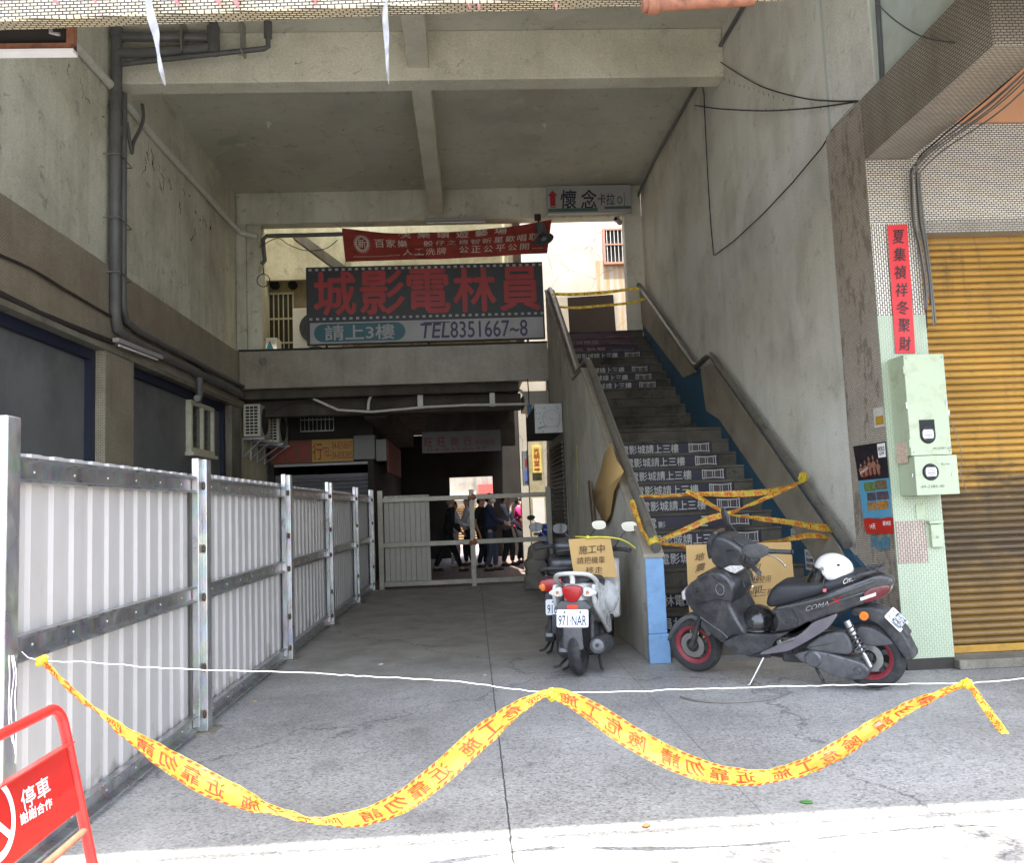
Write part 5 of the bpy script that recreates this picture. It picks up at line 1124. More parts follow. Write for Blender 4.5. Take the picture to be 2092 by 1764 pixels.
n = NT('clear_visor'); n.col((.75, .78, .74, 1)); n.set(Roughness=.06, IOR=1.1); n.b.inputs['Transmission Weight'].default_value = .0
tr = n.n('ShaderNodeBsdfTransparent'); tr.inputs[0].default_value = (.58, .57, .52, 1); gl_ = n.n('ShaderNodeBsdfGlossy', i_Roughness=.08); gl_.inputs[0].default_value = (.9, .9, .88, 1); fr_ = n.n('ShaderNodeMixShader'); fr_.inputs[0].default_value = .2; n.l(tr.outputs[0], fr_.inputs[1]); n.l(gl_.outputs[0], fr_.inputs[2]); n.l(fr_.outputs[0], n.t.nodes['Material Output'].inputs[0]); M_visor = n.m
b = MB(); b.grid(lambda u, v: Vector((.136*cos((u-.5)*2.5)*(1+.45*v)+.012*v, .122*sin((u-.5)*2.5), .085-.135*v)), 24, 6); b.build('visor', M_visor, hwh, smooth=180, world=False)
b = MB(); b.tube([Vector((.142*cos((u/24-.5)*2.5)*1.45+.012-.0, .124*sin((u/24-.5)*2.5), -.05)) for u in range(25)], .0025, 5)
for s in (1, -1): b.lathe([(0, .008), (.012, .008), (.014, 0)], (.045, s*.116, .085), (0, s, 0), 14)
b.build('visor_pivots', M_steel, hwh, smooth=60, world=False)
b = MB()
for s in (1, -1): b.tube([(.03, s*.105, .03), (.035, s*.14, -.02), (.03, s*.125 if s > 0 else -.1, -.055)], .007, 6, sq=(1.4, .4))
sr_ = b.build('strap', M_blk2, hwh, smooth=60, world=False); b = MB(); b.box(.018, .042, .118, .136, -.08, -.055); b.build('buckle', paint('pink_buckle', c8(214, 110, 120), .4), sr_, bevel=.004, world=False)
b = MB(); b.grid(lambda u, v: Vector(((.129*.985)*cos(1.35+.55*u)*sin(1.15+.22*v), .1135*sin(1.35+.55*u)*sin(1.15+.22*v), .111*cos(1.15+.22*v)+.06)), 8, 4); b.build('tan_mark', M_hstain, hwh, smooth=180, world=False)
b = MB(); b.obox((-.055, .094, .112), (-.018, -.003, 0), (0, .006, -.002), (0, .002, .012)); b.build('vent', M_black, hwh, world=False)
hbk = thing('round_helmet', 'glossy black helmet sitting on the footboard of the black scooter', 'helmet', mat=HM @ Matrix.Translation((.765, .03, .385)) @ Matrix.Rotation(rad(100), 4, 'Z'))
b = MB(); dome(b, .132, .118, .125, lip=lambda a: -.075 if cos(a) < .3 else -.03-.045*(1-min(1, (cos(a)-.3)/.2))); b.build('shell', M_hb, hbk, smooth=180, solid=.012, world=False)
b = MB(); dome(b, .12, .106, .11, lip=lambda a: -.085); b.build('liner', M_black, hbk, smooth=180, world=False)
b = MB(); b.grid(lambda u, v: Vector((.135*cos((u-.5)*1.7)+.03*v, .12*sin((u-.5)*1.7), .035-.012*v)), 16, 3); b.build('peak', M_hb, hbk, smooth=180, solid=.005, world=False)

# ------------------------------------------------------------------ scooters seen from behind
def city(name, label, o, fwd, body, txt, style, lean=0.0, group=None):
    r = thing(name, label, 'scooter', mat=frame_of(o, fwd, lean), group=group)
    B = lambda b, nm, m, sm=40, p=None, **k: b.build(nm, m, p or r, smooth=sm, world=False, **k)
    wheel(r, 0, .225, .105, M_blk2, disc=False); wheel(r, 1.27, .215, .095, M_blk2)
    b = MB(); shell(b, [(1.27, .46), (1.42, .40), (1.49, .26), (1.46, .26), (1.38, .36), (1.27, .40), (1.12, .34), (1.09, .36)], .06, .01); B(b, 'front_mudguard', body)
    lw_ = lambda x, z: max(.07, .21-.5*max(0, x-1.0))
    b = MB(); shell(b, [(.80, .36), (.93, .33), (1.08, .42), (1.20, .55), (1.20, .70), (1.08, .88), (.96, .88), (.90, .80), (.93, .62), (.86, .46)], lw_, .03); B(b, 'leg_shield', body)
    b = MB(); shell(b, [(1.08, .86), (1.10, .95), (1.02, 1.04), (.88, 1.05), (.80, .99), (.82, .90), (.95, .85)], lambda x, z: .14-.2*max(0, x-.98), .03); hd = B(b, 'handlebar_cowl', M_blk if body is not M_bluebody else body)
    for s in (1, -1):
        b = MB(); b.tube([(.93, s*.1, .96), (.88, s*.2, .965), (.80, s*.345, .955)], [.028, .02, .0185], 10); B(b, 'grip', M_blk2, 50)
        b = MB(); b.tube([(.95, s*.17, .955), (.93, s*.25, .945), (.86, s*.33, .925), (.85, s*.345, .92)], .006, 6); B(b, 'brake_lever', M_chrome, 60)
        mirror(r, (.92, s*.18, .98), (.93, s*.25, 1.08), (.92, s*.33, 1.165), (.12*s, 1, .06*s), (0, -.22*s, 1), .078, .052)
    b = MB(); b.obox((.40, -.16, .33), (.5, 0, 0), (0, .32, 0), (0, 0, .05)); b.obox((.45, -.13, .22), (.42, 0, 0), (0, .26, 0), (0, 0, .12)); B(b, 'footboard', M_blk2, bevel=.015)
    wide = style == 'wide'; W0 = .21 if wide else .175
    wb_ = lambda x, z: max(.045, (W0-.30*max(0, .22-x)*(0.35 if wide else 1.0))*(1-.8*max(0, .62-z)*(1.0 if z < .62 else 0)))
    b = MB(); shell(b, [(.62, .40), (.60, .60), (.50, .66), (.25, .72), (.0, .745), (-.12, .735), (-.155, .68), (-.13, .60), (.03, .55), (.22, .46), (.40, .36), (.56, .33)], wb_, .035); rb = B(b, 'rear_body', body)
    b = MB(); shell(b, [(.60, .60), (.59, .70), (.50, .765), (.30, .785), (.08, .80), (-.02, .79), (-.03, .74), (.25, .715), (.50, .65)], lambda x, z: max(.05, .15-.3*max(0, .1-x)), .04, rings=((-1, 1), (-.96, .45), (-.85, .12), (-.6, -.03), (.6, -.03), (.85, .12), (.96, .45), (1, 1))); B(b, 'seat', M_seat, 50)
    if style == 'loop':
        b = MB(); b.tube(smooth_path([(.12, .155, .70), (.0, .165, .765), (-.10, .13, .815), (-.145, .05, .83), (-.145, -.05, .83), (-.10, -.13, .815), (0, -.165, .765), (.12, -.155, .70)], 40)[0], .0195, 10, sq=(.85, 1.15)); b.tube([(-.145, 0, .825), (-.12, 0, .78), (-.13, 0, .745)], .022, 8); B(b, 'grab_rail', body, 60)
        b = MB(); b.prism(round2([(-.075, .735), (.075, .735), (.085, .69), (.06, .635), (.03, .605), (-.03, .605), (-.06, .635), (-.085, .69)]), (-.115, 0, 0), (0, 1, 0), (0, 0, 1), (-.06, 0, 0), inset=.012); B(b, 'tail_lamp', M_redlens)
        for s in (1, -1):
            b = MB(); b.prism(round2([(s*.09, .73), (s*.17, .705), (s*.21, .672), (s*.14, .642), (s*.078, .648)]), (-.10, 0, 0), (0, 1, 0), (0, 0, 1), (-.045, 0, 0), inset=.01); tsn = B(b, 'turn_signal', M_clear)
            b = MB(); b.ell((-.147, s*.125, .68), .005, .014, .014, 10, 6); B(b, 'bulb', paint('amber_bulb', c8(176, 116, 66), .3), 60, tsn)
        b = MB(); b.prism([(-.10, .61), (.10, .61), (.15, .56), (.12, .53), (-.12, .53), (-.15, .56)], (-.06, 0, 0), (0, 1, 0), (0, 0, 1), (-.10, 0, 0), inset=.008); B(b, 'tail_cover', M_gry)
        b = MB(); b.box(-.172, -.161, -.043, .043, .552, .583); B(b, 'reflector', paint('red_reflector', c8(226, 64, 40), .25), None)
        for s in (1, -1):
            b = MB(); b.prism([(.16, .73), (-.08, .735), (-.14, .67), (-.06, .55), (.10, .46), (.30, .36), (.46, .27), (.58, .26), (.58, .36), (.36, .58)], (0, s*.178, 0), (1, 0, 0), (0, 0, 1), (0, -s*.03, 0), inset=.01); sp = B(b, 'side_panel', body)
            b = MB(); b.prism([(.02, .66), (-.05, .665), (-.075, .64), (0, .60)], (0, s*.1795, 0), (1, 0, 0), (0, 0, 1), (0, -s*.004, 0)); B(b, 'decal', M_gry, None, sp)
        zp = .478
    else:
        b = MB(); b.prism(round2([(-.20, .66), (-.16, .725), (.16, .725), (.20, .66), (.15, .60), (-.15, .60)]), (-.10, 0, 0), (0, 1, 0), (0, 0, 1), (-.085, 0, 0), inset=.02); tl = B(b, 'tail_lamp', M_redlens)
        for s in (1, -1): b = MB(); b.prism(round2([(s*.14, .69), (s*.195, .66), (s*.15, .605), (s*.12, .64)]), (-.17, 0, 0), (0, 1, 0), (0, 0, 1), (-.02, 0, 0), inset=.004); B(b, 'turn_signal', M_amber, 40, tl)
        b = MB(); b.tube(smooth_path([(.1, .17, .74), (-.06, .16, .80), (-.12, 0, .81), (-.06, -.16, .80), (.1, -.17, .74)], 24)[0], .018, 8); B(b, 'grab_rail', M_blk2, 60)
        b = MB(); b.prism([(-.12, .60), (.12, .60), (.14, .54), (-.14, .54)], (-.06, 0, 0), (0, 1, 0), (0, 0, 1), (-.11, 0, 0), inset=.008); B(b, 'tail_cover', M_blk2)
        zp = .47
    plate(r, (-.186, 0, zp), (0, -1, 0), (.2, 0, 1), txt, out=(-1, 0, .2))
    b = MB(); b.prism([(-.075, .41), (.075, .41), (.08, .24), (.06, .232), (-.06, .232), (-.08, .24)], (-.20, 0, 0), (0, 1, 0), (0, 0, 1), (.02, 0, 0), inset=.006); b.obox((-.19, -.05, .40), (.14, 0, .14), (0, .1, 0), (0, 0, .02)); B(b, 'rear_mudguard', M_gry)
    b = MB(); b.lathe([(0, 0), (.02, 0), (.025, -.005), (.06, -.008), (.07, .012), (.072, .05), (.075, .38), (.06, .43), (.03, .45), (0, .45)], (-.10, -.175, .25), (1, 0, -.10), 24); ex_ = B(b, 'exhaust', M_blk2, 40)
    b = MB(); b.lathe([(.016, -.012), (.04, -.014), (.055, -.006), (.055, .0)], (-.10, -.175, .25), (1, 0, -.10), 22); B(b, 'exhaust_cap', M_alu, 40, ex_)
    b = MB(); shell(b, [(.42, .25), (.3, .29), (.05, .27), (-.05, .2), (.02, .13), (.2, .12), (.38, .17)], .045, .02, yc=.125); B(b, 'engine_case', M_alu)
    b = MB(); b.box(.15, .5, -.10, .09, .16, .38); B(b, 'engine_block', M_blk2, bevel=.02)
    b = MB(); b.tube([(.04, .11, .50), (-.02, .12, .22)], .022, 8); b.tube([(.04, -.11, .50), (-.02, -.12, .28)], .022, 8); B(b, 'shock_absorber', M_blk2, 50)
    b = MB()
    for s in (1, -1): b.tube([(.30, s*.10, .18), (.20, s*.14, .02), (.12, s*.17, .012)], .012, 8)
    b.tube([(.26, .12, .12), (.26, -.12, .12)], .010, 6); b.tube([(.25, .14, .11), (.08, .19, .05), (.05, .23, .045)], .012, 8); B(b, 'centre_stand', M_blk2, 50)
    return r
ws = city('motor_scooter', 'small white scooter with plate 971 NAR seen from behind, cardboard hung on its handlebar', (.835, 6.93, .01), (.33, .944), M_whitebody, '971·NAR', 'loop', 0)
dk = city('motor_scooter', 'black scooter with a wide orange-red tail lamp half hidden behind the white scooter', (.80, 7.78, .01), (.20, .98), M_blk, '916·KNC', 'wide', 0)
M_redlens2 = M_redlens
blu = city('motor_scooter', 'blue scooter parked in the alley beyond the right end of the gate frame', (1.50, 16.82, .01), (-.06, -1), M_bluebody, 'MQX-2081', 'wide', 0)
# ================================================================== pipes, cables and units on the left wall
XP = XL+.10
pp = thing('drain_pipe', 'thick grey drain pipe running down the left wall and along the tiled band', 'pipe', (XP, 9.9, 3.6))
c1 = at(238, 75, 'x', XP); c2 = at(236, 690, 'x', XP); c3 = at(300, 735, 'x', XP); c4 = at(400, 790, 'x', XP); c5 = at(500, 838, 'x', XP)
YP = c2.y
def tubeobj(name, pts, r, m, par, n=12, res=60): b = MB(); b.tube(smooth_path(pts, res)[0], r, n); return b.build(name, m, par, smooth=60)
b = MB(); b.tube([(XP, YP, 7.33), (XP, YP, 6.35), (XP, YP-.02, 6.2), (XP, YP-.02, 3.85), (XP, YP+.05, 3.66), (XP, YP+.35, 3.60), (XP, c4.y, 3.60), (XP, 15.1, 3.60)], .064, 16); b.build('main_pipe', M_pipe, pp, smooth=50)
b = MB(); b.tube([(XP+.02, YP+.15, 6.6), (XP+.02, YP+.15, 3.95), (XP+.02, YP+.25, 3.80), (XP+.02, YP+.6, 3.75), (XP+.02, 15.1, 3.75)], .044, 14); b.build('narrow_pipe', M_pipe, pp, smooth=50)
for z in (7.28, 6.35, 6.05): b = MB(); b.tube([(XP, YP-.005, z-.06), (XP, YP-.005, z+.06)], .073, 16); b.build('coupling', M_pipe, pp, smooth=50)
for y in (11.2, 12.6, 14.0): b = MB(); b.tube([(XP, y-.06, 3.60), (XP, y+.06, 3.60)], .073, 16); b.build('coupling', M_pipe, pp, smooth=50)
zh = 7.12
b = MB(); e = at(436, 92, 'y', YP); b.tube([(XP, YP, zh-.1), (XP+.3, YP, zh-.10), (e.x, YP, zh-.04)], .062, 16); b.tube([(XP, YP+.02, zh+.12), (e.x, YP+.02, zh+.10), (e.x, YP+.02, 7.4)], .056, 14); b.tube([(e.x, YP, zh-.12), (e.x, YP, zh+.22)], .075, 16); b.build('branch_pipe', M_pipe, pp, smooth=50)
e2 = at(548, 95, 'y', YP); b = MB(); b.tube([(XP, YP, zh-.24), (e.x, YP, zh-.12), (e2.x-.05, YP, zh-.06), (e2.x, YP, zh-.03), (e2.x, YP, 7.22)], .032, 12); b.tube([(e2.x, YP, 7.2), (e2.x, YP, 7.4)], .05, 12); b.build('thin_pipe', M_pipe, pp, smooth=50)
for z in (5.72, 4.95, 4.3):
    b = MB(); b.tube([(XL, YP-.02-.1, z), (XP+.09, YP-.02-.09, z), (XP+.09, YP+.24, z-.03), (XL, YP+.25, z-.03)], .008, 6); b.build('clamp', M_steel, pp, smooth=50)
for x in (e.x-.35, e2.x-.3): b = MB(); b.box(x-.012, x+.012, YP-.1, YP+.1, zh-.13, 7.4); b.build('clamp', M_steel, pp, smooth=50)
b = MB(); b.tube(smooth_path([(XP+.02, 10.5, 6.75), (XP+.05, 10.45, 6.5), (XP+.03, 10.2, 6.1), (XP+.03, 10.15, 5.95), (XP+.05, 9.95, 6.25)], 24)[0], .022, 8); b.build('hose', M_pipe, pp, smooth=60)
q = at(405, 790, 'x', XP+.03); b = MB(); b.tube([(XP+.05, q.y, 3.52), (XP+.05, q.y, 3.25), (XP+.07, q.y-.1, 3.17), (XP+.15, q.y-.42, 3.15)], .05, 12); b.build('outlet', M_pipe, pp, smooth=50)
cd = thing('ceiling_conduit', 'pale conduit running along the top of the left wall under the ceiling', 'conduit', (XL, 10, 6.7))
b = MB(); b.tube([at(*k, 'x', XL+.05) for k in ((60, -15), (125, 58), (225, 172), (330, 297), (430, 408), (476, 460))]+[at(492, 474, 'y', 15.1), at(526, 484, 'y', 15.12)], .05, 12); b.build('tube', M_pipe_l, cd, smooth=50)
cbl = tag(tubeobj('wall_cables', [at(*k, 'x', XL+.07) for k in ((-40, 505), (60, 548), (130, 590), (215, 640), (300, 690), (380, 735), (480, 800))], .016, M_dark, None, 6), 'dark sagging cable strung along the tiled band of the left wall', 'cable')
b = MB(); b.tube([at(*k, 'x', XL+.07) for k in ((-30, 585), (80, 640), (160, 672), (232, 700))], .03, 8); tag(b.build('wall_conduit', M_dark, None, smooth=60), 'grimy conduit low on the tiled band above the first dark board', 'conduit')
wl = thing('batten_lamp', 'old batten lamp fixed under the drain pipe above the boarded bay', 'lamp', at(275, 715, 'x', XL+.12))
a, c = at(230, 699, 'x', XL+.12), at(322, 735, 'x', XL+.12); b = MB(); b.obox(a, c-a, (.07, 0, 0), (0, 0, .05)); b.build('batten', M_signgrey, wl); b = MB(); b.tube([a+Vector((.03, .1, -.02)), c+Vector((.03, -.1, -.02))], .014, 8); b.build('tube', M_signwhite, wl, smooth=60)

def aircon(name, label, o, group, L=.82, W=.31, H=.60, bracket=True, m=None):
    """outdoor unit: fan face towards +X, end grille towards -Y"""
    m = m or paint('aircon_cream', c8(196, 192, 178), .5, var=.06, sc=3, dirt=c8(140, 130, 112), dirt_amt=.35, dirt_sc=4)
    r = thing(name, label, 'air conditioner', o, group); x, y, z = o
    b = MB(); b.box(x, x+W, y, y+L, z, z+H); b.build('case', m, r, bevel=.015)
    b = MB(); b.lathe([(0, .004), (H*.40, .004), (H*.42, 0)], (x+W, y+L*.42, z+H*.5), (1, 0, 0), 28); g = b.build('fan_opening', M_black, r)
    b = MB()
    for k in range(1, 7): b.tube([(x+W+.012, y+L*.42+cos(t*pi/14)*H*.062*k, z+H*.5+sin(t*pi/14)*H*.062*k) for t in range(28)], .003, 4, closed=True)
    for k in range(4): a = k*pi/4; b.tube([(x+W+.012, y+L*.42-cos(a)*H*.4, z+H*.5-sin(a)*H*.4), (x+W+.012, y+L*.42+cos(a)*H*.4, z+H*.5+sin(a)*H*.4)], .003, 4)
    b.build('fan_guard', M_gry, g)
    b = MB()
    for i in range(9):
        for j in range(3): b.box(x+.05+j*.075, x+.11+j*.075, y-.004, y+.002, z+.05+i*.058, z+.05+i*.058+.038)
    b.build('end_grille', M_black, r)
    b = MB(); b.box(x+W, x+W+.004, y+L*.86, y+L*.96, z+H*.62, z+H*.9); b.build('red_label', M_redink, r)
    if bracket:
        b = MB()
        for yy in (y+.12, y+L-.12): b.box(XL-.02, x+W+.05, yy-.02, yy+.02, z-.045, z-.005); b.obox((XL, yy-.015, z-.38), (.03, 0, 0), (0, .03, 0), (0, 0, .34)); b.tube([(XL+.02, yy, z-.36), (x+W, yy, z-.04)], .014, 6)
        b.build('bracket', M_galv_d, r)
    return r
a = at(497, 893, 'y', 15.35)
aircon('air_conditioner', 'nearer of two cream air conditioner units bracketed at the end of the left wall', (a.x, 15.35, at(497, 893, 'y', 15.35).z), 'air conditioners on the left wall')
aircon('air_conditioner', 'farther of two cream air conditioner units bracketed at the end of the left wall', (a.x+.1, 16.4, at(553, 905, 'y', 16.4).z), 'air conditioners on the left wall')

# ================================================================== light well behind the sign
YB = 17.78
lwn = thing('barred_window', 'dark barred window in the ochre wall left of the cinema sign', 'window', at(566, 660, 'y', YB))
a, c = at(520, 602, 'y', YB), at(601, 740, 'y', YB)
b = MB(); b.box(a.x, c.x, YB+.005, YB+.018, c.z, a.z); b.build('pane', paint('window_dark', c8(52, 48, 36), .3, var=.4, sc=2), lwn)
b = MB()
for k in range(9): x = a.x+(c.x-a.x)*k/8; b.box(x-.011, x+.011, YB-.04, YB-.02, c.z, a.z)
for z in (a.z, a.z-(a.z-c.z)*.37, a.z-(a.z-c.z)*.72): b.box(a.x, c.x+.02, YB-.045, YB-.015, z-.018, z+.018)
b.build('bars', paint('bar_cream', c8(186, 180, 150), .5), lwn)
for x, lb_ in ((562, 'left'), (598, 'right')):
    q = at(x, 583, 'y', YB); b = MB(); b.lathe([(0, .02), (.065, .02), (.085, .035), (.092, .05), (.1, .05), (.1, 0)], q+Vector((0, .02, 0)), (0, -1, 0), 20); tag(b.build('round_vent', M_black, None, smooth=50), f'{lb_} one of two round dark vents above the barred window', 'vent', 'vents in the ochre wall')
ac2 = thing('double_fan_unit', 'tall cream air conditioner with two fans half hidden by the cinema sign', 'air conditioner', at(620, 715, 'y', 16.9))
a, c = at(597, 630, 'y', 16.9), at(700, 745, 'y', 16.9)
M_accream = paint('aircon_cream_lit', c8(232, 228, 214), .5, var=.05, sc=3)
b = MB(); b.box(a.x, a.x+.95, 16.9, 17.25, 3.91, a.z); b.build('case', M_accream, ac2, bevel=.02)
for z in (a.z-.42, a.z-1.12):
    b = MB(); b.lathe([(0, .006), (.27, .006), (.30, .02), (.32, .02), (.32, 0)], (a.x+.46, 16.9, z), (0, -1, 0), 28); g = b.build('fan_opening', M_gry, ac2, smooth=50)
    b = MB()
    for k in range(1, 6): b.tube([(a.x+.46+cos(t*pi/12)*.052*k, 16.885, z+sin(t*pi/12)*.052*k) for t in range(24)], .004, 4, closed=True)
    b.build('fan_guard', M_blk2, g)
wbx = thing('metal_cabinet', 'small cream cabinet with a green triangle mark behind the parapet', 'cabinet', at(550, 700, 'y', 16.4))
a, c = at(531, 691, 'y', 16.4), at(566, 725, 'y', 16.4); b = MB(); b.box(a.x, c.x, 16.4, 16.8, 3.91, a.z); b.build('case', M_accream, wbx, bevel=.01)
q = at(551, 710, 'y', 16.395); b = MB(); b.prism([(-.12, -.13), (.12, -.13), (0, .13)], (q.x, 16.394, q.z), (1, 0, 0), (0, 0, 1), (0, .004, 0)); b.build('triangle_mark', M_signgreen, wbx)
sg = thing('stair_stringer', 'sloping concrete stringer of a back stair seen between beam and sign', 'stairs', at(650, 520, 'y', 16.6))
a, c, d_ = at(598, 486, 'y', 16.6), at(700, 562, 'y', 16.6), at(622, 486, 'y', 16.6)
b = MB(); b.obox((a.x, 16.5, a.z), (c.x-a.x, 0, c.z-a.z), (0, .3, 0), (d_.x-a.x, 0, .02)); b.build('stringer', M_concrete, sg)
b = MB(); b.box(c.x-.02, c.x+.16, 16.55, 16.75, 3.9, c.z+.3); b.build('post', M_courtwall, sg)
bk = thing('conduit', 'dark pipe and looped cables under the back beam beside the column', 'conduit', at(540, 500, 'y', 15.12))
b = MB(); b.tube([at(*k, 'y', 15.1) for k in ((715, 478), (600, 481), (545, 482), (537, 490), (539, 515), (541, 532), (534, 540))], .04, 10); b.build('pipe', M_pipe, bk, smooth=50)
b = MB(); b.tube(smooth_path([at(*k, 'y', 15.06) for k in ((530, 505), (566, 487), (590, 500), (625, 512), (665, 508), (690, 490))], 40)[0], .008, 5); b.tube([at(538+13*cos(t*pi/12), 573+13*sin(t*pi/12), 'y', 15.05) for t in range(24)], .009, 5, closed=True); b.tube([at(537, 540, 'y', 15.05), at(539, 560, 'y', 15.05)], .008, 5); b.build('cable', M_blackcable, bk)
pcl = thing('arched_conduit', 'pale arched conduit with cables under the tiled parapet', 'conduit', at(900, 800, 'y', 15.5))
b = MB(); b.tube(smooth_path([at(*k, 'y', 15.55) for k in ((752, 838), (755, 815), (770, 800), (800, 797), (930, 797), (1040, 795), (1065, 800), (1078, 820))], 60)[0], .028, 8); b.tube([at(*k, 'y', 15.5) for k in ((640, 815), (690, 838), (760, 842), (870, 832), (950, 828), (1078, 826))], .024, 8); b.build('tube', M_pipe_l, pcl, smooth=50)
b = MB(); 
for x in (858, 1005): p_, q_ = at(x, 797, 'y', 15.53), at(x+2, 831, 'y', 15.53); b.obox((p_.x-.05, 15.5, q_.z), (.1, 0, 0), (0, .03, 0), (0, 0, p_.z-q_.z))
b.build('strap', M_pipe_l, pcl)
b = MB(); b.tube(smooth_path([at(*k, 'y', 15.6) for k in ((560, 840), (640, 810), (760, 818), (900, 806), (1060, 800))], 40)[0], .01, 5); b.build('cable', M_blackcable, pcl)

# ================================================================== things on the right wall
hw_ = thing('wall_wire', 'black wire hanging in a long V on the pale right wall', 'cable', at(1458, 523, 'x', XR-.03))
W3 = lambda pts, dx=.03: [at(x, y, 'x', XR-dx) for x, y in pts]
b = MB(); b.tube(W3(((1434, 172), (1438, 190), (1441, 260), (1447, 380), (1453, 470), (1458, 522), (1462, 520), (1500, 492), (1560, 436), (1620, 372), (1680, 300), (1702, 262), (1730, 230), (1757, 203))), .007, 6); b.build('cable', M_blackcable, hw_)
w2 = thing('dusty_wires', 'two dusty sagging wires strung from the right wall top to the pillar corner', 'cable', at(1757, 203, 'x', XR-.04))
b = MB(); b.tube(smooth_path(W3(((1465, 121), (1500, 145), (1560, 178), (1640, 200), (1700, 206), (1752, 206)), .04), 50)[0], .007, 6); b.tube(smooth_path(W3(((1420, 215), (1470, 222), (1560, 226), (1640, 222), (1700, 215), (1752, 207)), .045), 50)[0], .007, 6)
rg = random.Random(5)
for k in range(26):
    p = at(1480+k*10, 160+min(46, k*3.4), 'x', XR-.04) if k < 13 else at(1500+(k-13)*16, 224-(k-13)*.6, 'x', XR-.045); b.tube([p, p-Vector((0, 0, rg.uniform(.01, .04)))], .002, 4)
b.build('cable', M_dark, w2)
rc = thing('corner_conduit', 'grey conduit along the top of the right wall down to a small junction box', 'conduit', at(1300, 490, 'x', XR-.05))
b = MB(); b.tube(W3(((1530, -8), (1470, 95), (1400, 212), (1340, 320), (1306, 392), (1301, 420), (1300, 490)), .035), .025, 8); b.build('tube', M_pipe, rc, smooth=50)
q = at(1300, 503, 'x', XR-.05); b = MB(); b.box(XR-.16, XR, q.y-.12, q.y+.12, q.z-.22, q.z+.10); b.build('junction_box', M_pipe, rc, bevel=.01)
b = MB(); b.tube(smooth_path([(XR-.05, q.y, q.z-.2), (XR-.03, q.y+.05, q.z-.5), (XR-.06, q.y-.03, q.z-.8), (XR-.03, q.y, q.z-1.2)], 20)[0], .01, 5); b.build('cable', M_blackcable, rc)
cm = thing('security_camera', 'small pale bullet camera under the beam above the stair head', 'camera', at(1262, 447, 'y', 15.15))
q = at(1258, 447, 'y', 15.0); b = MB(); b.lathe([(0, 0), (.045, 0), (.05, .02), (.05, .2), (0, .2)], q, (.5, .75, -.1), 14); b.build('body', M_signgrey, cm, smooth=50); b = MB(); b.lathe([(0, -.004), (.034, -.004), (.034, .01)], q, (.5, .75, -.1), 12); b.build('lens', M_black, cm); b = MB(); b.tube([q+Vector((.08, .12, 0)), q+Vector((.09, .2, .12))], .014, 6); b.build('mount', M_signgrey, cm)
vc = thing('vertical_conduit', 'thin pair of conduits rising above the tiled arcade beam', 'conduit', at(1797, 165, 'x', XR-.03))
b = MB(); b.tube([at(1800, 168, 'x', XR-.03), at(1789, -15, 'x', XR-.03)], .012, 6); b.tube([at(1804, 162, 'x', XR-.03), at(1793, -15, 'x', XR-.03)], .012, 6); b.tube(smooth_path([at(1790, 5, 'x', XR-.06), at(1830, 42, 'x', XR-.08), at(1885, 75, 'x', XR-.08), at(1950, 88, 'x', XR-.1)], 20)[0], .006, 5); b.build('tube', M_pipe, vc, smooth=50)
cbn = thing('cable_bundle', 'bundle of grey and black cables along the arcade beam and down the pillar', 'cable', (3.74, 6.45, 3.5))
rg = random.Random(9)
for k in range(9):
    ox, oz, oy = rg.uniform(-.045, .045), rg.uniform(-.09, .02), rg.uniform(-.02, .0)
    pts = [(3.755+ox, 4.7, 4.20+oz), (3.76+ox, 5.4, 4.15+oz*1.5), (3.75+ox, 6.1, 4.13+oz), (3.735+ox, 6.42+oy, 4.09+oz), (3.728+ox, 6.455+oy, 3.95), (3.725+ox*1.2, 6.46+oy, 3.6), (3.745+ox, 6.46+oy, 3.4), (3.762+ox*.8, 6.46+oy, 3.1), (3.76+ox, 6.46+oy, 2.95+rg.uniform(-.25, .1))]
    b = MB(); b.tube(smooth_path(pts, 50)[0], rg.choice((.004, .005, .007)), 6); b.build('cable', rg.choice((M_greycable, M_greycable, M_dark)), cbn, smooth=60)

rg = random.Random(31); b = MB()
for k in range(34):
    t = rg.random(); p = at(95+330*t+rg.uniform(-12, 26), 75+370*t+rg.uniform(-5, 45), 'x', XL+.012); pts = [p]
    for q in range(rg.randint(3, 7)): pts.append(pts[-1]+Vector((rg.uniform(-.004, .006), rg.uniform(-.06, .06), rg.uniform(-.075, .03))))
    b.tube(smooth_path(pts, 10)[0], rg.choice((.0015, .002, .003)), 4)
for k in range(18):
    p = Vector((rg.uniform(-3.9, 3.2), rg.choice((9.972, rg.uniform(10.4, 15))), 0)); p.z = 7.395 if p.y > 10 else rg.uniform(6.8, 7.39)
    pts = [p]
    for q in range(4): pts.append(pts[-1]+Vector((rg.uniform(-.05, .05), rg.uniform(-.03, .03) if p.y > 10 else 0, -.006 if p.y > 10 else rg.uniform(-.05, .04))))
    b.tube(smooth_path(pts, 8)[0], .002, 4)
cwb = b.build('cobwebs', M_dark, None); cwb['kind'] = 'stuff'; cwb['label'] = 'sooty cobweb strands clinging to the walls and ceiling'; cwb['category'] = 'cobwebs'
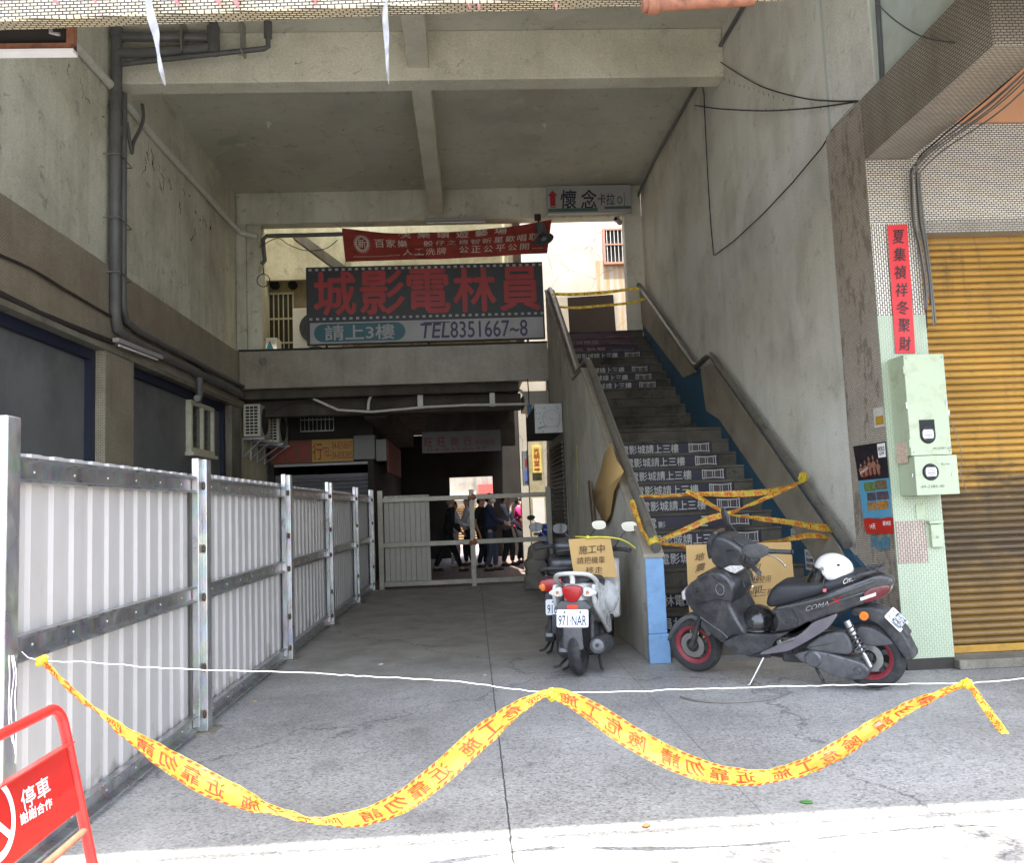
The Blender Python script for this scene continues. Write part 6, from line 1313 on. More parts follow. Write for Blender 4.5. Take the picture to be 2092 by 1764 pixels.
# ---- couplet, meter boxes, poster on the pillar
cpl = thing('red_couplet', 'red paper couplet strip with seven black brush characters on the pillar', 'couplet', (3.565, 6.485, 2.5))
a0, a1, a2, a3 = at(1835, 722, 'y', 6.486), at(1870, 722, 'y', 6.486), at(1853, 458, 'y', 6.486), at(1810, 460, 'y', 6.486)
a0.x = a1.x-.165; a3.x = a2.x-.168
M_couplet = paint('couplet_red', c8(208, 40, 44), .5, var=.06, sc=5); M_brush = paint('brush_ink', c8(30, 20, 20), .5)
cf = quad_fn(a0, a1, a2, a3)
b = MB(); b.grid(lambda u, v: cf(u, v)+Vector((0, -.004*sin(v*9)**2, 0)), 4, 30); cpo = b.build('paper', M_couplet, cpl, solid=.001)
b = MB()
for k, ch in enumerate('夏集禎祥冬聚財'):
    v1 = .955-.138*k; write(b, ch, lambda u, v: cf(.2+.6*u, v1-.105+.105*v)+Vector((0, -.0075, 0)), .015, .12)
b.build('lettering', M_brush, cpo)
mb_ = thing('meter_box', 'mint green electricity meter box with two round meters fixed on the pillar', 'meter box', (3.6, 6.4, 1.36))
YM = at(1845, 725, 'x', 3.40).y
p1, p2, p3, p4 = at(1845, 725, 'y', YM), at(1930, 723, 'y', YM), at(1941, 930, 'y', YM), at(1953, 1010, 'y', YM)
MX0, MX1, MZ1, MZm, MZ0 = p1.x, p2.x, p1.z, p3.z, p4.z
b = MB(); b.box(MX0, MX1-.01, YM+.0, 6.494, MZm+.004, MZ1); b.build('meter_case', M_mintp, mb_, bevel=.005)
b = MB(); b.box(MX0+.015, MX1+.02, YM-.01, 6.494, MZ0, MZm); b.build('meter_case', M_mintp, mb_, bevel=.005)
dq = lambda x, y, yy: at((1987+x/2.94)/1.2366, (700+y/2.94)/1.2366, 'y', yy)
cA = dq(1050, 1180, YM-.002); rA = .062
pts = [(rA*cos(k*pi/14), rA*sin(k*pi/14)) for k in range(-14, 1)]+[(rA*.98, .125), (-rA*.98, .125)]
b = MB(); b.prism(pts, (cA.x, YM-.0025, cA.z), (1, 0, 0), (0, 0, 1), (0, .003, 0)); w1 = b.build('meter_window', M_black, mb_)
cB = dq(1072, 1450, YM-.013); b = MB(); b.lathe([(0, .003), (.062, .003), (.066, 0)], (cB.x, YM-.0105, cB.z), (0, -1, 0), 30); w2_ = b.build('meter_window', M_black, mb_)
def dial(par, c, y, tx):
    b = MB(); b.lathe([(.05, .012), (.053, .016), (.056, .012)], (c.x, y, c.z), (0, -1, 0), 28); g = b.build('meter_ring', M_gry, par, smooth=50)
    b = MB(); b.prism([(-.036, -.034), (.036, -.034), (.043, -.015), (.043, .02), (.034, .036), (-.034, .036), (-.043, .02), (-.043, -.015)], (c.x, y-.008, c.z), (1, 0, 0), (0, 0, 1), (0, .004, 0)); d = b.build('meter_dial', paint('dial_white', c8(206, 202, 200), .4), par)
    b = MB(); write(b, '0 2 4 8', rect_fn((c.x-.026, y-.0095, c.z+.004), (.052, 0, 0), (0, 0, .009)), .01); write(b, 'kWh', rect_fn((c.x-.012, y-.0095, c.z+.018), (.024, 0, 0), (0, 0, .009)), .01); b.box(c.x-.03, c.x+.03, y-.0095, y-.0085, c.z-.010, c.z-.006); b.box(c.x-.012, c.x+.012, y-.0095, y-.0085, c.z-.026, c.z-.022); b.build('lettering', M_brush, d)
dial(w1, Vector((cA.x, 0, cA.z+.012)), YM-.0025, ''); dial(w2_, cB, YM-.0135, '')
b = MB(); q0, q1 = dq(1000, 1570, YM-.0125), dq(1172, 1543, YM-.0125); write(b, '49-2385-40', rect_fn((q0.x, YM-.0125, q0.z), (q1.x-q0.x, 0, 0), (0, 0, q1.z-q0.z)), 0, .2)
q0, q1 = dq(1150, 1400, YM-.0125), dq(1212, 1380, YM-.0125); write(b, '單二110V', rect_fn((q0.x, YM-.0125, q0.z), (q1.x-q0.x, 0, 0), (0, 0, q1.z-q0.z)), 0)
q0, q1 = dq(1085, 1283, YM-.0022), dq(1222, 1262, YM-.0022); write(b, '49-2387-62', rect_fn((q0.x, YM-.0022, q0.z), (q1.x-q0.x, 0, 0), (0, 0, q1.z-q0.z)), 0, .2); b.build('lettering', paint('marker_grey', c8(90, 92, 84), .6), mb_)
b = MB()
for x, y in ((890, 950), (1186, 935)): q = dq(x, y, YM); b.obox((q.x-.006, YM-.004, q.z-.03), (.012, 0, 0), (0, .004, 0), (0, 0, .05))
for x, y in ((928, 1475), (1226, 1468)): q = dq(x, y, YM); b.obox((q.x-.005, YM-.015, q.z-.014), (.010, 0, 0), (0, .005, 0), (0, 0, .028))
b.box(MX1-.01, MX1+.03, YM+.05, YM+.09, MZ1-.48, MZ1-.44); b.build('latch', M_galv_d, mb_)
b = MB(); b.tube(smooth_path([(MX1+.0, YM+.05, MZ1-.46), (MX1+.05, YM+.03, MZ1-.62), (MX1+.09, YM+.04, MZ1-.8), (MX1+.08, YM+.06, MZ1-.95), (MX1+.12, YM+.06, MZ1-1.08)], 24)[0], .003, 5); b.build('wire', M_greycable, mb_)
b = MB()
b.build('blank', M_mintp, mb_) if False else b.bm.free()
for z in (MZ1-.12, MZm+.10): b = MB(); b.tube([(MX0-.004, YM+.004, z-.03), (MX0-.004, YM+.004, z+.03)], .006, 8); b.build('hinge', M_mintp, mb_)
b = MB()
for x in (MX0+.02, MX1-.03):
    for z in (MZ1-.03, MZm+.03): b.lathe([(0, .003), (.004, .003), (.005, 0)], (x, YM, z), (0, -1, 0), 8)
b.build('screws', M_rust, mb_)
b = MB(); b.box(MX0-.0015, MX0+.001, YM+.06, YM+.22, 1.62, 1.78); b.build('torn_label', paint('torn_label', c8(196, 170, 150), .7, var=.2, sc=40), mb_)
po_ = thing('gym_poster', 'peeling gym poster with dark photo, teal picture panel and red strip on the pillar side', 'poster', (3.34, 6.8, 1.4))
Q = [at(1772, 1091, 'x', 3.343), at(1828, 1090, 'x', 3.343), at(1811, 902, 'x', 3.343), at(1748, 912, 'x', 3.343)]
pf = lambda u, v, l=0.0: Q[0]*(1-u)*(1-v)+Q[1]*u*(1-v)+Q[2]*u*v+Q[3]*(1-u)*v+Vector((-.004-l-.02*(1-u)**3*(.3+.7*v)-.004*sin(6*v+3*u), 0, 0))
def patch(nm, m, u0, u1, v0, v1, l, par, k=(4, 8), top=None): b = MB(); b.grid(lambda u, v: pf(u0+(u1-u0)*u, v0+(v1-v0)*v+(top(u)*v if top else 0), l), *k); return b.build(nm, m, par)
M_pdark = paint('poster_dark', c8(34, 30, 36), .35, var=.4, sc=14); M_pteal = paint('poster_teal', c8(84, 150, 178), .4, var=.08, sc=3)
pb = patch('paper', M_pteal, 0, 1, .17, 1, 0, po_, (8, 24)); patch('dark_photo', M_pdark, 0, 1, .60, 1, .0012, pb, (8, 12)); patch('red_strip', M_redplate, 0, 1, 0, .165, .0016, pb, (8, 4), top=lambda u: .012*sin(9*u))
patch('white_tag', M_signwhite, .74, .98, .83, .985, .002, pb, (3, 3))
b = MB(); write(b, 'WORLD', lambda u, v: pf(.76+.2*u, .90+.05*v, .0035), .015); write(b, 'GYM', lambda u, v: pf(.79+.14*u, .855+.035*v, .0035), .015); b.build('lettering', M_brush, pb)
b = MB()
for k, (u, h) in enumerate(((.14, .17), (.28, .20), (.42, .24), (.56, .25), (.70, .2))):
    for (w0, v0, v1) in ((.075, .62+h*.38, .62+h*.74), (.05, .62+h*.1, .62+h*.5), (.028, .62+h*.76, .62+h)):
        b.F([b.V(pf(u+w0*cos(t*pi/6), (v0+v1)/2+(v1-v0)/2*sin(t*pi/6), .003+.0003*k)) for t in range(12)])
b.build('figures', paint('poster_skin', c8(150, 104, 84), .5, var=.4, sc=30), pb)
b = MB(); write(b, 'ENJOY', lambda u, v: pf(.10+.26*u, .665+.03*v+.05*u, .004), .01); write(b, '14天', lambda u, v: pf(.2+.2*u, .05+.06*v, .0035), .02); write(b, '員林店', lambda u, v: pf(.66+.26*u, .085+.05*v, .0035), .02); b.build('lettering', M_signwhite, pb)
b = MB(); write(b, 'WORLD', lambda u, v: pf(.18+.34*u, .62+.035*v+.05*u, .004), .02); b.build('lettering', M_redink, pb)
for i, (u0, u1, v0, v1, cc) in enumerate(((.16, .50, .47, .57, (96, 120, 66)), (.51, .9, .48, .585, (110, 98, 72)), (.22, .5, .365, .455, (74, 66, 76)), (.52, .92, .37, .46, (86, 72, 80)), (.2, .5, .26, .35, (150, 110, 62)), (.52, .88, .265, .355, (168, 116, 50)))):
    patch('small_photo', paint('photo_print', c8(*cc), .4, var=.5, sc=24), u0, u1, v0, v1, .0014, pb, (3, 3))
b = MB(); b.grid(lambda u, v: Vector((3.346, 6.60+.32*u, .93+.10*v+.02*sin(9*u))), 6, 2); tag(b.build('torn_paper', paint('torn_teal_paper', c8(74, 116, 134), .7, var=.3, sc=40, dirt=c8(150, 140, 128), dirt_amt=.9, dirt_sc=24), None), 'torn teal paper scrap left below the gym poster', 'paper')
b = MB(); b.grid(lambda u, v: Vector((3.347, 6.52+.18*u, 1.93+.16*v)), 2, 2); s_ = tag(b.build('small_notice', paint('notice_paper', c8(196, 192, 178), .6, var=.1, sc=30), None), 'small worn white and yellow notice above the gym poster', 'notice')
b = MB(); b.grid(lambda u, v: Vector((3.3455, 6.54+.13*u, 1.95+.07*v)), 1, 1); b.build('yellow_print', M_yel, s_)

# ================================================================== top edge: torn ribbons, lamp frame, rusty pipe
def strip(name, label, pts, ws, m, cat, group=None, y=4.44):
    b = MB(); P = [at(x, yy, 'y', y) for x, yy in pts]; cl, L = smooth_path(P, 30)
    def S_(u, v):
        i = min(int(u*30), 29); q = u*30-i; p = cl[i].lerp(cl[i+1], q); k = u*(len(ws)-1); j = min(int(k), len(ws)-2); W = ws[j]+(ws[j+1]-ws[j])*(k-j); return p+Vector((W*(v-.5), .02*sin(12*u+3*v), 0))
    b.grid(S_, 30, 2); return tag(b.build(name, m, None, smooth=180), label, cat, group)
M_ribbon = paint('white_ribbon', c8(176, 174, 176), .45, var=.12, sc=30); M_pinkr = paint('pink_scrap', c8(226, 150, 156), .6)
strip('torn_ribbon', 'longer white plastic strip dangling from the tiled beam at the upper left', [(301, -20), (306, 20), (318, 70), (325, 120), (336, 172)], [.05, .05, .03, .028, .004], M_ribbon, 'ribbon', 'torn strips hanging from the beam')
strip('torn_ribbon', 'white plastic strip dangling from the beam near the long ceiling beam', [(786, -20), (787, 30), (790, 90), (791, 130), (794, 170)], [.035, .03, .03, .02, .003], M_ribbon, 'ribbon', 'torn strips hanging from the beam')
for k, (x, y, l) in enumerate(((110, -6, 12), (190, -6, 10), (358, -8, 16), (443, -6, 14), (480, -8, 20), (640, -6, 12), (955, -10, 26), (975, -10, 28), (1132, -8, 26), (1165, -8, 18))):
    strip('pink_scrap', 'pink torn banner scrap caught along the tiled beam edge', [(x, y-10), (x+2, y+l*.5), (x+4, y+l)], [.05, .04, .01], M_pinkr, 'scrap', 'pink scraps on the beam')
a, c = at(-60, 52, 'y', 4.72), at(122, 76, 'y', 4.72)
lf = thing('lamp_frame', 'rusty framed lamp box tucked under the tiled beam at the upper left', 'lamp', (c.x, 4.72, c.z))
b = MB(); b.box(a.x-.6, c.x, 4.9, 4.93, c.z+.0, c.z+.35); b.build('case', M_dark, lf)
b = MB(); b.box(a.x-.6, c.x, 4.86, 4.899, c.z+.005, c.z+.05); b.box(c.x-.03, c.x+.012, 4.86, 4.899, c.z+.05, c.z+.4); b.build('rusty_frame', M_rust, lf)
b = MB(); b.box(a.x-.6, c.x+.02, 4.84, 4.9, c.z-.02, c.z+.003); b.build('white_edge', M_signwhite, lf)
b = MB(); p_ = at(118, 66, 'y', 4.83); b.tube([(c.x-.12, 4.85, c.z+.25), (c.x-.11, 4.84, c.z+.1), (c.x-.06, 4.84, c.z+.09)], .012, 6); b.build('hook', M_signgrey, lf)
b = MB(); p1_, p2_ = at(1312, 12, 'y', 4.35), at(1540, -2, 'y', 4.35); b.tube([p1_, p2_], .035, 12); b.tube([p1_+Vector((.03, 0, 0)), p1_+Vector((.09, 0, 0))], .045, 12); tag(b.build('rusty_pipe', M_rust, None, smooth=50), 'rusty red pipe end poking into the top of the view', 'pipe')

# ================================================================== cardboard notices, tapes and papers round the stairs
M_card = paint('cardboard', c8(184, 150, 96), .85, var=.08, sc=2, dirt=c8(150, 118, 72), dirt_amt=.4, dirt_sc=2, bump=.08, bsc=120)
M_pen = paint('pen_ink', c8(84, 64, 44), .8)
zb_ = lambda x, y: ((1650+x/2.789)/1.2366, (1150+y/2.789)/1.2366)
YC = 7.36
Q1 = [at(*zb_(250, 1010), 'y', YC), at(*zb_(1000, 985), 'y', YC), at(*zb_(970, 613), 'y', YC), at(*zb_(232, 635), 'y', YC)]
Q1[0] = Q1[3]+(Q1[0]-Q1[3])*1.75; Q1[1] = Q1[2]+(Q1[1]-Q1[2])*1.75
k1 = thing('cardboard_notice', 'large handwritten cardboard notice tied across the stair foot behind the black scooter', 'notice', Q1[0])
f1 = quad_fn(*Q1); b = MB(); b.grid(lambda u, v: f1(u, v)+Vector((0, .006*sin(5*u+2*v), 0)), 12, 8); kb = b.build('sheet', M_card, k1, solid=.006)
b = MB()
def hand(q, ch, f, l, bo=0.002): 
    u0, u1, v0, v1 = q; write(b, ch, lambda u, v: f(u0+(u1-u0)*u+.012*(v-.5), v0+(v1-v0)*v+.02*(u-.5))+l, bo, .1)
LF = Vector((0, -.011, 0))
for k, ch in enumerate('地震有影響'): hand((.075, .165, .83-.115*k, .91-.115*k), ch, f1, LF, .006)
for k, ch in enumerate('公司梯間'): hand((.60, .69, .80-.115*k, .88-.115*k), ch, f1, LF, .004)
hand((.44, .78, .56, .64), '暫時停止使用', f1, LF, .004); hand((.46, .80, .42, .50), '請勿上三樓', f1, LF, .006); b.build('handwriting', M_pen, kb)
za_ = lambda x, y: ((1250+x/2.94)/1.2366, (1150+y/2.94)/1.2366)
YC2 = 7.56
Q2 = [at(*za_(590, 902), 'y', YC2-.12), at(*za_(912, 912), 'y', YC2-.12), at(*za_(858, 607), 'y', YC2), at(*za_(547, 628), 'y', YC2)]
k2 = thing('cardboard_notice', 'handwritten cardboard notice hung on the white scooter with yellow cord', 'notice', Q2[0])
f2 = quad_fn(*Q2); b = MB(); b.grid(lambda u, v: f2(u, v)+Vector((0, .012*sin(3*v)+.004*sin(9*u), 0)), 8, 10); kb2 = b.build('sheet', M_card, k2, solid=.005)
b = MB(); hand((.2, .82, .60, .82), '施工中', f2, Vector((0, -.006, 0)), .006); hand((.12, .78, .34, .52), '請把機車', f2, Vector((0, -.006, 0)), .004); hand((.28, .68, .08, .26), '移走', f2, Vector((0, -.006, 0)), .004); b.build('handwriting', M_pen, kb2)
yc_ = [at(*za_(x, y), 'y', YC2+d_) for x, y, d_ in ((598, 608, .1), (690, 612, -.02), (800, 610, -.02), (915, 622, -.01), (985, 650, .0), (1045, 692, .02))]
b = MB(); b.tube(smooth_path(yc_, 30)[0], .007, 6); b.ell(yc_[1], .02, .015, .018, 8, 6); b.build('yellow_cord', paint('yellow_cord', c8(214, 206, 62), .5), k2, smooth=60)
z8 = lambda x, y: ((1400+x*.239)/1.2366, (1050+y*.239)/1.2366)
f3 = [at(*z8(x, y), 'x', 1.478) for x, y in ((612, 292), (690, 470), (752, 590), (735, 640), (660, 800), (610, 1040), (585, 1120), (547, 1180), (510, 1060), (450, 950), (428, 870), (455, 760), (500, 590), (560, 400))]
b = MB(); vs = [b.V(p+Vector((-.02*sin(i*1.3)**2-.012, 0, 0))) for i, p in enumerate(f3)]; cc_ = b.V(sum(f3, Vector())/len(f3)+Vector((-.022, 0, 0)))
for i in range(len(vs)): b.F([vs[i], vs[(i+1) % len(vs)], cc_])
k3 = tag(b.build('cardboard_sheet', M_card, None, smooth=60, solid=.005), 'curled diamond-shaped cardboard sheet hung on the stair parapet wall', 'notice')
a_, c_ = at(*z8(382, 690), 'x', 1.47), at(*z8(400, 1150), 'x', 1.44)
b = MB(); b.obox((1.462, c_.y-.05, c_.z), (-.012, 0, 0), (0, .14, 0), (.0, a_.y-c_.y, a_.z-c_.z)); tag(b.build('wooden_slat', paint('brown_slat', c8(96, 74, 54), .8, var=.2, sc=8), None), 'short brown wooden slat leaning on the stair wall', 'slat')
b = MB(); b.tube(smooth_path([at(*z8(x, y), 'x', 1.46) for x, y in ((240, 320), (243, 520), (250, 560), (243, 700), (245, 860))], 24)[0], .007, 5); tag(b.build('yellow_string', paint('yellow_string', c8(170, 160, 60), .6), None), 'yellow string hanging down the edge of the stair wall', 'string')
M_tape_d = M_tape
def lerpY(x): return 7.30+(x-1330)/390*.25
TP = lambda q, dy=0.0: [at(x, y, 'y', lerpY(x)+dy) for x, y in q]
G = 'warning tapes across the stair foot'
rw_ = lambda n, w0, seed: [w0*(.8+.4*random.Random(seed+k).random()) for k in range(n)]
ribbon('stair_tape', 'upper level warning tape tied straight across the stair foot', 'warning tape', TP([(1306, 1013), (1350, 1014), (1400, 1012), (1430, 1010), (1480, 1010), (1540, 1008), (1590, 1000), (1638, 984)], .1), [.03, .035, .03, .045, .06, .06, .05, .03], [.9, .6, .7, .2, .1, .2, .5, .8], M_tape, M_tapeink, group=G, n=80, cell=.4, seed=3)
ribbon('stair_tape', 'warning tape slanting from the upper left down to the lower right of the stair foot', 'warning tape', TP([(1402, 1003), (1430, 1018), (1462, 1038), (1490, 1052), (1530, 1058), (1600, 1066), (1640, 1072), (1690, 1080), (1722, 1088)], .04), [.04, .045, .035, .03, .05, .05, .06, .075, .04], [.2, .5, .8, .9, .3, .3, .6, .1, .3], M_tape, M_tapeink, group=G, n=90, cell=.4, seed=4)
ribbon('stair_tape', 'warning tape rising from the left rail end to the right handrail', 'warning tape', TP([(1333, 1110), (1370, 1095), (1410, 1078), (1450, 1060), (1490, 1050), (1530, 1034), (1580, 1012), (1640, 984)]), [.03, .05, .055, .055, .035, .045, .04, .03], [.6, .2, .1, .1, .9, .4, .5, .8], M_tape, M_tapeink, group=G, n=90, cell=.4, seed=6)
ribbon('stair_tape', 'lowest warning tape running behind the large cardboard notice', 'warning tape', TP([(1335, 1112), (1370, 1113), (1400, 1118), (1450, 1120), (1520, 1116), (1570, 1106), (1610, 1101), (1650, 1095), (1680, 1097), (1708, 1106)], .09), [.03, .035, .04, .03, .03, .03, .03, .055, .05, .02], [.6, .7, .6, .8, .8, .8, .9, .2, .2, .5], M_tape, M_tapeink, group=G, n=90, cell=.4, seed=7)
ribbon('stair_tape', 'warning tape hanging down the left rail of the stair foot', 'warning tape', [at(x, y, 'y', 7.6-(y-1022)/90*.35) for x, y in ((1290, 1022), (1300, 1055), (1312, 1085), (1326, 1108))], [.05, .05, .04, .03], [.3, .6, .9, .6], M_tape, M_tapeink, group=G, n=40, cell=.3, seed=9)
kq = at(1333, 1107, 'y', 7.26); b = MB(); b.tube([kq+Vector((-.045, .0, .02)), kq+Vector((.05, -.0, -.02))], .055, 12)
kn_ = knot(kq+Vector((0, -.02, 0)), .05, None, M_tape, 11); tag(kn_, 'yellow tape knotted round the lower end of the left handrail', 'knot'); b.bm.free()
knr = knot(at(1642, 976, 'x', 3.25), .045, None, M_tape, 14); tag(knr, 'yellow tape bow knotted on the right handrail', 'knot')
T2P = lambda q: [at(x, y, 'y', 14.5) for x, y in q]
ribbon('landing_tape', 'upper of two faded tapes strung between the handrails at the stair head', 'warning tape', T2P([(1128, 601), (1170, 602), (1230, 598), (1280, 592), (1306, 590)]), [.05, .07, .07, .06, .05], [.5, .6, .5, .7, .5], M_tape, M_tapeink, group='tapes at the stair head', n=50, cell=.5, seed=12)
ribbon('landing_tape', 'lower of two faded tapes strung between the handrails at the stair head', 'warning tape', T2P([(1140, 627), (1180, 629), (1230, 625), (1290, 618), (1328, 606)]), [.04, .05, .05, .05, .05], [.7, .6, .7, .7, .5], M_tape, M_tapeink, group='tapes at the stair head', n=50, cell=.5, seed=13)
for nm, lb_, q in (('paper_notice', 'printed white paper notice on the blue stair wall near the white helmet', ((1065, 665), (1140, 820))), ('paper_notice', 'smaller pale paper notice higher on the blue stair wall behind the tapes', ((968, 520), (1036, 596)))):
    a, c = at(*zb_(*q[0]), 'x', 3.304), at(*zb_(*q[1]), 'x', 3.304)
    b = MB(); b.F([b.V((3.306, a.y, a.z)), b.V((3.306, c.y, a.z+.0)), b.V((3.306, c.y, c.z)), b.V((3.306, a.y, c.z))]); pn = tag(b.build(nm, paint('notice_white', c8(206, 204, 198), .6), None), lb_, 'notice', 'paper notices on the blue wall')
    b = MB()
    for k in range(3):
        wr = ('房屋出租', '現金週轉', '0912-345')[k]; write(b, wr, lambda u, v: Vector((3.3045, a.y+(c.y-a.y)*(.12+.76*u), c.z+(a.z-c.z)*(.12+.28*k+.2*v))), .02)
    b.build('lettering', M_ink, pn)
bb = thing('brown_board', 'dark brown board standing across the head of the stairs', 'board', at(1208, 684, 'y', 15.75))
a, c = at(1160, 607, 'y', 15.75), at(1258, 682, 'y', 15.75)
b = MB(); b.obox((a.x, 15.70, c.z), (c.x-a.x, 0, .04), (0, .03, 0), (0, .1, a.z-c.z)); b.build('sheet', paint('board_brown', c8(92, 76, 68), .7, var=.08), bb)
b = MB(); b.box(1.66, 3.06, 15.62, 15.9, ZT+.003, c.z+.0); b.box(1.66, 3.06, 16.3, 16.45, ZT+.003, ZT+.95); b.build('white_sill', M_whitewall, bb)

# sacks and plastic bag
M_sack = paint('grey_sack', c8(128, 122, 112), .9, var=.15, sc=6, dirt=c8(84, 78, 70), dirt_amt=.5, dirt_sc=4, bump=.3, bsc=25)
def sack(name, label, c, r, seed, group):
    rg = random.Random(seed); ph = [rg.uniform(0, 6) for _ in range(6)]
    def f(x, y, z):
        k = 1+.12*sin(5*x/r[0]+ph[0])*sin(4*z/r[2]+ph[1])+.08*sin(9*y/r[1]+ph[2]); q = max(-.62*r[2], z); return x*k*(1+.15*(z < -.3*r[2])), y*k*(1+.15*(z < -.3*r[2])), q
    b = MB(); b.ell(c, *r, 24, 16, f=f); return tag(b.build(name, M_sack, None, smooth=180), label, 'sack', group)
q = at(1098, 1205, 'z', 0)
sack('sandbag', 'lowest grey sack on the floor left of the parked scooters', (q.x+.02, q.y, .13), (.24, .2, .21), 1, 'grey sacks by the scooters')
sack('sandbag', 'middle grey sack resting on the lowest sack by the scooters', (q.x+.0, q.y+.06, .37), (.2, .18, .2), 2, 'grey sacks by the scooters')
sack('sandbag', 'top grey sack of the small pile left of the parked scooters', (q.x+.05, q.y+.08, .60), (.18, .16, .19), 3, 'grey sacks by the scooters')
n = NT('plastic_bag'); n.col(c8(222, 222, 220)); n.set(Roughness=.25); tr = n.n('ShaderNodeBsdfTranslucent'); tr.inputs[0].default_value = c8(222, 222, 220); mx = n.n('ShaderNodeMixShader'); mx.inputs[0].default_value = .35; n.l(n.b.outputs[0], mx.inputs[1]); n.l(tr.outputs[0], mx.inputs[2]); n.l(mx.outputs[0], n.t.nodes['Material Output'].inputs[0]); n.bump(n.noise(16, 7, .7, dist=1), .9, .02)
qb = at(*za_(840, 1050), 'y', 7.38)
def fb_(x, y, z): k = 1+.1*sin(7*x/.1)*sin(5*z/.1)+.06*sin(13*y/.1); return x*k*(1-.35*max(0, z/.14)), y*k*(1-.35*max(0, z/.14)), z
b = MB(); b.ell(qb, .10, .10, .14, 22, 14, f=fb_); b.ell(qb+Vector((-.09, .02, .14)), .055, .05, .05, 14, 8, f=fb_); tag(b.build('plastic_bag', n.m, None, smooth=180), 'crumpled white plastic bag hanging on the right side of the white scooter', 'bag')
# litter on the floor
for k, (x, y, s_, cc, lb_) in enumerate(((778, 1358, .03, (226, 224, 220), 'small white paper scrap on the floor near the fence end'), (520, 1434, .02, (230, 200, 90), 'tiny yellow scrap beside the second fence post'), (990, 1380, .022, (206, 204, 200), 'pale scrap lying on the floor below the white scooter'), (1648, 1640, .035, (76, 130, 60), 'single green leaf lying on the pavement at right'), (1320, 1688, .03, (150, 104, 70), 'dry brown leaf on the sunlit pavement'))):
    p = at(x, y, 'z', 0.004); b = MB(); b.prism([(s_*cos(t*pi/4)*(1 if t % 2 else .7), .55*s_*sin(t*pi/4)) for t in range(8)], p, (cos(k), sin(k), .05), (-sin(k), cos(k), .03), (0, 0, .003)); tag(b.build('leaf' if 'leaf' in lb_ else 'paper_scrap', paint('scrap', c8(*cc), .7), None), lb_, 'litter')
pb_ = [at(x, y, 'z', .008) for x, y in ((1390, 1425), (1420, 1432), (1470, 1436), (1530, 1434), (1580, 1428), (1612, 1415))]
b = MB(); b.tube(smooth_path(pb_, 30)[0], .008, 6); tag(b.build('floor_cable', M_greycable, None, smooth=60), 'thin grey cable lying in an arc on the floor under the black scooter', 'cable')
